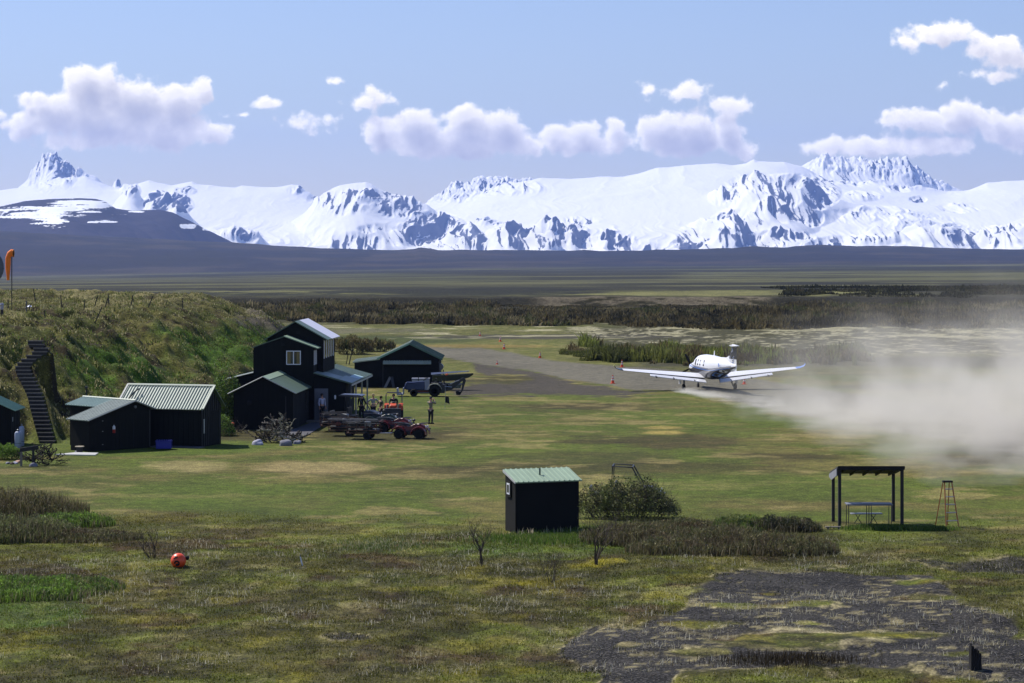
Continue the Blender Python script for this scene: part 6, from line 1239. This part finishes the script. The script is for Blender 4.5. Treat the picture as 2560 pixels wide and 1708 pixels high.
# orange buoy
Y = 83.4; e = empty('buoy', (W(446, Y), Y, gz1(W(446, Y), Y)+.19), 0, 'round orange buoy with black marks lying in the tundra', 'buoy'); r = .265
ball = MB().lathe([(r*math.sin(a), -r*math.cos(a)) for a in [math.pi*i/16 for i in range(17)]], n=32).build('float', mat('buoy orange', srgb(236, 84, 40), .35, var=.08, scale=5), e, smooth=True)
def on_ball(pts, w, nm, R=r*1.012):
    b = MB(); c = Vector((-.05, -.995, .0)).normalized(); u = Vector((1, -.05, 0)).normalized(); v = Vector((0, 0, 1))
    P_ = [(c*R+u*x*r+v*y*r).normalized()*R for x, y in pts]
    for q0, q1 in zip(P_[:-1], P_[1:]):
        d = (q1-q0).normalized(); s = d.cross((q0+q1)/2).normalized()*w; a_ = [(q0-s-d*w*.3), (q1-s+d*w*.3), (q1+s+d*w*.3), (q0+s-d*w*.3)]; b.hull([k_.normalized()*(R-.01) for k_ in a_], [k_.normalized()*(R+.004) for k_ in a_])
    return b.build(nm, m_black, ball)
on_ball([(-.02+.3*math.cos(t), -.25+.3*math.sin(t)) for t in np.linspace(-2.2, 3.3, 16)], .026, 'marking'); on_ball([(-.12, -.38), (.02, -.28), (.1, -.38)], .018, 'marking'); on_ball([(-.55, .42), (-.2, .56), (.05, .78)], .024, 'marking'); on_ball([(-.35, .78), (-.02, .5)], .02, 'marking')
MB().lathe([(.05, -.05), (.08, 0), (.075, .07), (.03, .09), (0, .09)], (0, 0, 0), ax='x', n=12, M=Matrix.Translation((.27, .08, .09))).build('rope_eye', m_black, e)
# stake, burnt stump
Y = gY(1420); e = empty('metal_stake', (W(757, Y), Y, gz1(W(757, Y), Y)), 0, 'short leaning grey metal stake in the tundra', 'stake'); MB().hull([(-.03, -.01, -.05), (.03, -.01, -.05), (.03, .02, -.05), (-.03, .02, -.05)], [(-.11, -.01, .32), (-.06, -.01, .28), (-.06, .02, .28), (-.11, .02, .32)]).build('blade', m_white, e); MB().tube([(-.075, -.012, .3), (-.085, -.012, .39)], .012, 5).build('tip', m_dgrey, e)
Y = gY(1676); e = empty('burnt_post', (W(2438, Y), Y, gz1(W(2438, Y), Y)), .2, 'charred square wooden post stump with a jagged top', 'post'); rd = random.Random(3); b = MB()
for i in range(5):
    for j in range(3): h_ = .60-.035*i+rd.uniform(-.03, .08)+(.05 if i == 0 else 0)-(.10 if i == 4 else 0); x = -.15+i*.06; y = -.09+j*.06; b.hull([(x, y, -.1), (x+.06, y, -.1), (x+.06, y+.06, -.1), (x, y+.06, -.1)], [(x+.005, y+.005, h_), (x+.05, y+.01, h_-rd.uniform(0, .05)), (x+.05, y+.05, h_-rd.uniform(0, .05)), (x+.01, y+.05, h_)])
b.build('post', m_burnt, e)
# driftwood and antler heap
def heap(px, py, w, d, h, n, seed, label, ms, name='driftwood_pile', r=.022, L_=(.5, 1.0)):
    rd = random.Random(seed); Y = gY(py); e = empty(name, (W(px, Y), Y, 0), 0, label, 'driftwood'); 
    for i in range(n):
        a = rd.uniform(0, 6.28); q = rd.random()**.7; x, y = math.cos(a)*q*w, math.sin(a)*q*d; z = rd.random()*h*(1-q**2*.8); l = rd.uniform(*L_); b = MB()
        dr = Vector((rd.uniform(-1, 1)+math.cos(a)*.4, rd.uniform(-1, 1)*.6, rd.uniform(-.2, .9))).normalized(); cv = Vector((rd.uniform(-1, 1), rd.uniform(-1, 1), rd.uniform(-.4, 1)))*.5; p = Vector((x, y, max(z, .05))); pts = []
        for k in range(6): t = k/5; q_ = p+dr*l*t+cv*l*t*t; q_.z = max(q_.z, .03); pts.append(q_)
        rr = r*rd.uniform(.6, 1.5); b.tube(pts, [rr*(1-.12*k) for k in range(6)], 5)
        for k in (2, 3, 4):
            if rd.random() < .75: dd = (dr+Vector((rd.uniform(-1, 1), rd.uniform(-1, 1), rd.uniform(-.3, 1)))).normalized(); b.tube([pts[k], pts[k]+dd*l*.18, pts[k]+dd*l*.34+Vector((0, 0, l*.06))], [rr*.7, rr*.55, rr*.25], 4)
        for k in (1, 2, 3, 4, 5):
            dd = Vector((rd.uniform(-1, 1), rd.uniform(-1, 1), rd.uniform(-.5, .7))).normalized(); q = pts[k]; w_ = q+dd*l*.3; w_.z = max(w_.z, .03); b.tube([q, q.lerp(w_, .5)+Vector((0, 0, .04)), w_], [rr*.8, rr*.6, rr*.3], 4)
        b.build('branch', rd.choice(ms), e, fix=False)
    return e
def boulder(px, py, r, label, seed, m=m_rock, sq=.7, loc=None):
    Y = gY(py); e = MB(); bm = bmesh.new(); bmesh.ops.create_icosphere(bm, subdivisions=3, radius=r); rd = random.Random(seed); o = Vector((rd.uniform(0, 99), rd.uniform(0, 99), 0))
    from mathutils import noise as mn
    for v in bm.verts: v.co *= 1+.35*mn.noise(v.co/r*.9+o); v.co.z *= sq; v.co.z = max(v.co.z, -r*.3)
    me = bpy.data.meshes.new('boulder'); bm.to_mesh(me); bm.free(); me.materials.append(m); ob = bpy.data.objects.new('boulder', me); COL.objects.link(ob); ob.location = (W(px, Y), Y, r*.22); tag(ob, label, 'boulder'); return ob
heap(700, 1106, 1.15, .6, 1.15, 98, 2, 'big heap of bleached driftwood and antlers in front of the tall house', [m_antler, m_antler, m_drift, m_drift, m_wood], r=.034, L_=(.35, .75)); boulder(645, 1112, .34, 'pale round boulder at the left foot of the driftwood heap', 5, mat('pale rock', srgb(160, 160, 176), .8)); boulder(713, 1114, .36, 'grey lumpy boulder at the front right of the driftwood heap', 6)
boulder(742, 1110, .24, 'small dark boulder at the right end of the driftwood heap', 8)
heap(592, 1084, .7, .4, .5, 20, 7, 'small heap of roots at the left corner of the tall house', [m_drift, m_antler, m_drift], r=.02, L_=(.3, .6)); t = MB().lathe([(0, -.09), (.1, -.06), (.11, .05), (0, .11)], n=12).build('float', m_orange, None, smooth=True); Yf = gY(1086); t.location = (W(581, Yf), Yf, .62); tag(t, 'orange fishing float hung on the small heap of roots', 'float')
heap(108, 1162, .8, .35, .95, 50, 9, 'dark twisted driftwood sculpture at the left by the plank sign', [m_drift, m_burnt], r=.024, L_=(.4, .75))
Y = gY(1166); e = empty('plank_stand', (W(50, Y), Y, 0), math.radians(10), 'dark thick plank set on posts beside the driftwood sculpture', 'stand'); MB().hull([(-.02, -.05, .72), (.92, -.05, .84), (.92, .05, .84), (-.02, .05, .72)], [(-.02, -.05, .92), (.92, -.05, 1.06), (.92, .05, 1.06), (-.02, .05, .92)]).build('plank', m_post, e); MB().box(-.0, .12, -.06, .06, -.05, .74).build('post', m_wood, e); MB().box(.6, .72, -.06, .06, -.05, .82).build('post', m_post, e)
for i, (px, py, r, lb, m_) in enumerate([(20, 1160, .13, 'small grey stone at the far left of the row by the plank stand', m_rock), (30, 1161, .12, 'dark stone second in the row by the plank stand', m_drift), (38, 1160, .13, 'pale stone third in the row by the plank stand', mat('pale rock', srgb(160, 160, 176), .8)), (46, 1158, .17, 'warm tan stone next to the plank post', mat('tan rock', srgb(176, 140, 116), .8)), (84, 1166, .2, 'round grey stone at the foot of the driftwood sculpture', m_rock)]): boulder(px, py, r, lb, 20+i, m_)
# spool table, slab, tote, antenna
Y = 131.2; e = empty('spool_table', (W(199, Y), Y, 0), 0, 'small round dark spool table with a pale top by the gable shed', 'table'); MB().lathe([(0, .31), (.25, .31), (.25, .35), (0, .35)], n=20).build('tabletop', mat('pale wood', srgb(170, 160, 140), .8, var=.2), e); MB().lathe([(.19, 0), (.17, .05), (.17, .31)], n=18).build('drum', m_post, e); boulder(190, 1131, .08, 'tiny pale stone at the foot of the spool table', 41, mat('pale rock', srgb(160, 160, 176), .8))
e = MB().hull([Vector((W(138, 129.6), 129.6, -.05)), Vector((W(238, 129.2), 129.2, -.05)), Vector((W(246, 130.6), 130.6, -.05)), Vector((W(190, 130.9), 130.9, -.05))], [Vector((W(138, 129.6), 129.6, .05)), Vector((W(238, 129.2), 129.2, .05)), Vector((W(246, 130.6), 130.6, .05)), Vector((W(190, 130.9), 130.9, .05))]).build('concrete_pad', m_concrete, None); tag(e, 'thin pale concrete pad on the grass before the gable shed', 'pad')
Y = 133.3; e = empty('tote_box', (W(410, Y), Y, .05), 0, 'bright blue plastic tote on the ground before the long shed', 'tote'); MB().box(-.42, .42, -.24, .24, 0, .40).build('body', mat('blue plastic', srgb(30, 36, 140), .45, var=.1), e, bevel=.02); l_ = MB().box(-.44, .44, -.26, .26, .40, .44)
for i in range(7): l_.box(-.42+i*.127, -.36+i*.127, -.26, .26, .44, .475)
l_.build('lid', mat('blue plastic', srgb(30, 36, 140), .45), e)
def pole(name, px, Y, z0, z1, r, label, cat, m=m_post, lean=0, group=None, y2=0):
    e = empty(name, (W(px, Y), Y, z0), 0, label, cat, group); MB().tube([(0, 0, -.1), (lean, y2, z1-z0)], r, 6).build('post', m, e); return e
e = pole('antenna_mast', 216, 138.6, 1.2, Zp(968, 138.6), .035, 'thin dark mast rising behind the gable shed', 'mast'); MB().lathe([(0, 0), (.09, 0), (.09, .1), (0, .1)], (0, 0, Zp(968, 138.6)-1.2-.06), n=10).build('head', m_dgrey, e)
# flag on the lawn
Y = 167; e = empty('flag', (W(1112, Y), Y, 0), 0, 'small dark flag on a thin leaning pole on the lawn by the tractor', 'flag'); MB().tube([(0, 0, -.05), (.08, 0, 1.85)], .014, 6).build('pole', m_lgrey, e)
fl = []; nx, nz = 8, 7
for j in range(nz):
    for i in range(nx): u, v = i/(nx-1), j/(nz-1); fl.append((.03+.30*u*(1-.15*v), .04*math.sin(u*7+v*2), .46+.46*v-.10*u))
o = MB().add(fl, [(j*nx+i, j*nx+i+1, (j+1)*nx+i+1, (j+1)*nx+i) for j in range(nz-1) for i in range(nx-1)]).build('cloth', mat('dark cloth', srgb(34, 34, 38), .9), e, fix=False); sd = o.modifiers.new('thick', 'SOLIDIFY'); sd.thickness = .006
# gravel path to the house
pg = [(690, 1092), (742, 1098), (770, 1088), (800, 1070), (822, 1056), (790, 1053), (740, 1072), (700, 1080)]; vs = []; 
for a, b_ in pg: q = G(a, b_); vs.append((q.x, q.y, .03))
o = MB().add(vs, [tuple(range(len(vs)))]).build('gravel_path', mat('path gravel', srgb(74, 73, 78), .95, var=.3, scale=14), None, fix=False); tag(o, kind='structure')
# ---- things on the plateau: windsock, dish, fence posts, sheet
def top(px, Y): return gz1(W(px, Y), Y)
def onplat(px, py):                                     # distance at which the plateau shows at this height in the view
    best = None
    for Y in np.arange(150, 262, 1.0):
        z = top(px, Y); q = YH+(H-z)*F/Y
        if best is None or abs(q-py) < best[0]: best = (abs(q-py), Y, z)
    return best[1], best[2]
Y, z0 = onplat(30, 785); zt = Zp(632, Y); e = empty('windsock', (W(29.5, Y), Y, z0), 0, 'limp orange windsock hanging from a thin tall pole', 'windsock'); MB().tube([(0, 0, -.2), (0, 0, zt-z0+.1)], .035, 8).build('pole', m_post, e)
sk = empty('x', (0, 0, 0)); bpy.data.objects.remove(sk); s_ = F/Y; rs = []
for (dx, dz, rr, sq) in ((.10, -.05, .26, 1.0), (-.06, -.03, .27, 1.0), (-.18, -.14, .24, .95), (-.26, -.38, .22, .9), (-.28, -.75, .22, .9), (-.28, -1.2, .19, .9), (-.27, -1.65, .15, .8), (-.26, -2.0, .12, .8)):
    i = len(rs); d = [(-1, 0), (-1, 0), (-.8, -.5), (-.35, -.95), (0, -1), (.05, -1), (.1, -1), (.1, -1)][i]; dv = Vector((d[0], 0, d[1])).normalized(); a1 = Vector((0, 1, 0)); a2 = dv.cross(a1)
    rs.append([Vector((dx, 0, zt-z0+dz))+(a1*math.cos(t)+a2*math.sin(t)*sq)*rr*(1+.06*math.sin(3*t+i)) for t in [2*math.pi*k/16 for k in range(16)]])
MB().loft(rs, cap=False).build('sock', mat('windsock orange', srgb(255, 128, 20), .7, var=.2, scale=1.5), e, smooth=True); MB().lathe([(.26, -.02), (.29, -.02), (.29, .02), (.26, .02), (.26, -.02)], (.12, 0, zt-z0-.05), ax='x', n=20).build('hoop', mat('hoop orange', srgb(200, 120, 20), .5), e)
Y, z0 = onplat(10, 790); Yd = Y+2; rD = 52*Yd/F; e = empty('mesh_dish', (W(-40, Yd), Yd, z0), 0, 'big dark grey mesh dish cut off by the left edge', 'dish'); M = Matrix.Translation((0, 0, Zp(663, Yd)-z0)) @ Matrix.Rotation(math.radians(-16), 4, 'X') @ Matrix.Rotation(math.radians(20), 4, 'Z')
MB().lathe([(rD*t, .55*rD*t*t*.6) for t in (0, .2, .4, .6, .8, 1.0)]+[(rD*t, .55*rD*t*t*.6-.03) for t in (1.0, .8, .6, .4, .2, 0)], ax='y', n=28, M=M).build('dish', mat('dish grey', srgb(84, 88, 92), .6, var=.2), e, smooth=True); MB().tube([(0, .1, -.2), (0, .1, Zp(663, Yd)-z0)], .07).build('mast', m_steel, e)
for k in range(8): a = k*math.pi/4; MB().tube([M @ Vector((0, -.03, 0)), M @ Vector((rD*math.cos(a), .33*rD-.05, rD*math.sin(a)))], .02, 4).build('rib', m_dgrey, e)
Y, z0 = onplat(5, 795); e = empty('vent_post', (W(5, Y), Y, z0), 0, 'thick grey capped post at the left edge of the plateau', 'post'); MB().lathe([(.10, -.1), (.10, .55), (0, .55)], n=12).build('pipe', m_post, e); MB().lathe([(.11, .56), (.11, .85), (.15, .88), (.1, 1.0), (0, 1.02)], n=12).build('cap', m_lgrey, e)
for i, (px, py, pt, ln, lb) in enumerate([(20, 784, 750, 0, 'thin dark post just left of the windsock pole'), (66, 784, 752, 0, 'thicker grey wooden post before the white sheet'), (72, 783, 761, .05, 'short dark post, first of the pair by the white sheet'), (77, 779, 758, .05, 'short dark post, second of the pair by the white sheet'), (91, 768, 722, -.12, 'tall dark post standing against the blue hill'), (92, 768, 757, 0, 'very short post stub near the tall one'),
        (112, 797, 775, 0, 'short post low on the near rim of the plateau'), (155, 775, 738, -.05, 'tall post with a strut, between the stairs and the row of leaning posts'), (153, 775, 760, .08, 'short strut at the foot of the strutted post'), (209, 778, 749, .06, 'first upright post of the row along the rim'), (233, 775, 741, .18, 'second post of the rim row, leaning right'), (237, 803, 768, .26, 'strongly leaning post below the rim row'), (260, 775, 740, .18, 'third post of the rim row, leaning right'), (273, 769, 733, -.05, 'tallest post of the rim row, leaning left'),
        (326, 770, 738, .1, 'slightly leaning post right of the rim row'), (333, 759, 748, 0, 'tiny post stub beyond the rim row'), (370, 770, 740, .2, 'leaning post near the middle of the plateau edge'), (457, 769, 745, 0, 'last post of the fence line on the right')]):
    Y, z0 = onplat(px, py); pole('fence_post', px, Y, z0, Zp(pt, Y), .06 if i == 1 else .042, lb, 'fence post', m_wood if i == 1 else m_post, ln*2, 'old fence posts on the plateau')
Y, z0 = onplat(72, 780); vs = []
for j in range(6):
    for i in range(9): x, y = W(56+i*4, Y), Y-2+j*.9; vs.append((x, y, gz1(x, y)+.12+.1*math.sin(i*1.7+j)))
o = MB().add(vs, [(j*9+i, j*9+i+1, (j+1)*9+i+1, (j+1)*9+i) for j in range(5) for i in range(8)]).build('ground_sheet', mat('white tarpaulin', srgb(226, 228, 240), .5), None, fix=False); sd = o.modifiers.new('thick', 'SOLIDIFY'); sd.thickness = .02; tag(o, 'white tarpaulin lying on the plateau right of the windsock', 'tarpaulin')
# leaning poles beyond the house
Y = 232; e = empty('leaning_pole', (W(872, Y), Y, 0), 0, 'dark forked pole leaning behind the lean-to roof', 'pole'); MB().tube([(0, 0, -.1), (.25, 0, 1.0), (.45, 0, 2.1)], [.06, .05, .03]).tube([(-.25, 0, 0), (-.05, 0, 1.1)], .04).build('pole', m_post, e)
# ================================================================= dust
hmn = 'dust'
dm = bpy.data.materials.new('dust'); dm.use_nodes = True; nt = dm.node_tree; N = nt.nodes; N.clear(); L = nt.links; out = N.new('ShaderNodeOutputMaterial'); pv = N.new('ShaderNodeVolumePrincipled'); pv.inputs['Color'].default_value = (.95, .905, .83, 1); pv.inputs['Anisotropy'].default_value = 0.0
def MM(op, a, b=None, c_=None, cl=False):
    q = N.new('ShaderNodeMath'); q.operation = op; q.use_clamp = cl
    for i, v in enumerate((a, b, c_)):
        if v is None: continue
        if isinstance(v, (int, float)): q.inputs[i].default_value = v
        else: L.new(v, q.inputs[i])
    return q.outputs[0]
geo = N.new('ShaderNodeNewGeometry'); sp = N.new('ShaderNodeSeparateXYZ'); L.new(geo.outputs['Position'], sp.inputs[0]); PX, PY, PZ = sp.outputs
def ramp(v, a, b, c0, c1, smooth=True):
    r = N.new('ShaderNodeMapRange'); r.interpolation_type = 'SMOOTHSTEP' if smooth else 'LINEAR'; r.inputs[1].default_value = a; r.inputs[2].default_value = b; r.inputs[3].default_value = c0; r.inputs[4].default_value = c1; L.new(v, r.inputs[0]); return r.outputs[0]
# the trail starts at the wheels and spreads right and towards the camera along the strip
A0 = Vector((W(1700, 187.5), 187.5)); A1 = Vector((W(2560, 134), 134)); dirv = (A1-A0); LL = dirv.length; dirv /= LL; nrm = Vector((-dirv.y, dirv.x))
T_ = MM('ADD', MM('MULTIPLY', MM('SUBTRACT', PX, A0.x), dirv.x), MM('MULTIPLY', MM('SUBTRACT', PY, A0.y), dirv.y)); Tn = MM('DIVIDE', T_, LL)
S_ = MM('ADD', MM('MULTIPLY', MM('SUBTRACT', PX, A0.x), nrm.x), MM('MULTIPLY', MM('SUBTRACT', PY, A0.y), nrm.y))
nz_ = N.new('ShaderNodeTexNoise'); nz_.inputs['Scale'].default_value = .17; nz_.inputs['Detail'].default_value = 5; nz_.inputs['Roughness'].default_value = .55; L.new(geo.outputs['Position'], nz_.inputs[0])
nb_ = N.new('ShaderNodeTexNoise'); nb_.inputs['Scale'].default_value = .42; nb_.inputs['Detail'].default_value = 4; L.new(geo.outputs['Position'], nb_.inputs[0])
nn = MM('ADD', MM('MULTIPLY', nz_.outputs[0], .68), MM('MULTIPLY', nb_.outputs[0], .32))
hgt = MM('ADD', .35, MM('MULTIPLY', MM('POWER', MM('MAXIMUM', Tn, 0.0), 1.9), 6.0)); hgt = MM('MULTIPLY', hgt, MM('MULTIPLY_ADD', nn, 4.6, -1.3))
fz = MM('SUBTRACT', 1.0, MM('DIVIDE', PZ, MM('MAXIMUM', hgt, .15)), cl=True); fz = MM('POWER', fz, 1.7)
wid = MM('ADD', .8, MM('MULTIPLY', MM('POWER', MM('MAXIMUM', Tn, 0.0), 1.5), 11.0)); fs_ = MM('SUBTRACT', 1.0, MM('ABSOLUTE', MM('DIVIDE', S_, wid)), cl=True)
st_ = ramp(Tn, -.02, .03, 0, 1); fall = MM('DIVIDE', 1.0, MM('ADD', .035, MM('MULTIPLY', MM('MAXIMUM', Tn, 0.0), 1.25)))
den = MM('MULTIPLY', MM('MULTIPLY', fz, MM('POWER', fs_, .8)), MM('MULTIPLY', st_, fall)); den = MM('MULTIPLY', den, ramp(nn, .46, .545, .0, 1.7)); den = MM('MULTIPLY', den, .125)
# thin veil carried high behind it
vh = MM('MULTIPLY', ramp(PZ, 2.0, 10.5, 1, 0), MM('MULTIPLY', ramp(Tn, .25, .7, 0, 1), ramp(nn, .46, .60, .02, 1))); vh = MM('MULTIPLY', vh, MM('MULTIPLY', MM('SUBTRACT', 1.0, MM('ABSOLUTE', MM('DIVIDE', MM('SUBTRACT', S_, 4), 17.0)), cl=True), .095))
L.new(MM('ADD', den, vh), pv.inputs['Density']); L.new(pv.outputs[0], out.inputs['Volume'])
c0 = Vector((A0.x, A0.y, 0)); d3 = Vector((dirv.x, dirv.y, 0)); n3 = Vector((nrm.x, nrm.y, 0)); b = MB()
bot = [c0-d3*1.5-n3*1.5, c0-d3*1.5+n3*1.5, c0+d3*LL*1.35+n3*22, c0+d3*LL*1.35-n3*15]; zt_ = [1.0, 1.0, 12, 12]
b.hull([v+Vector((0, 0, -.05)) for v in bot], [v+Vector((0, 0, z)) for v, z in zip(bot, zt_)]); du = b.build('dust_cloud', dm, None); tag(du, kind='stuff')
dm.cycles.volume_step_rate = 1.0
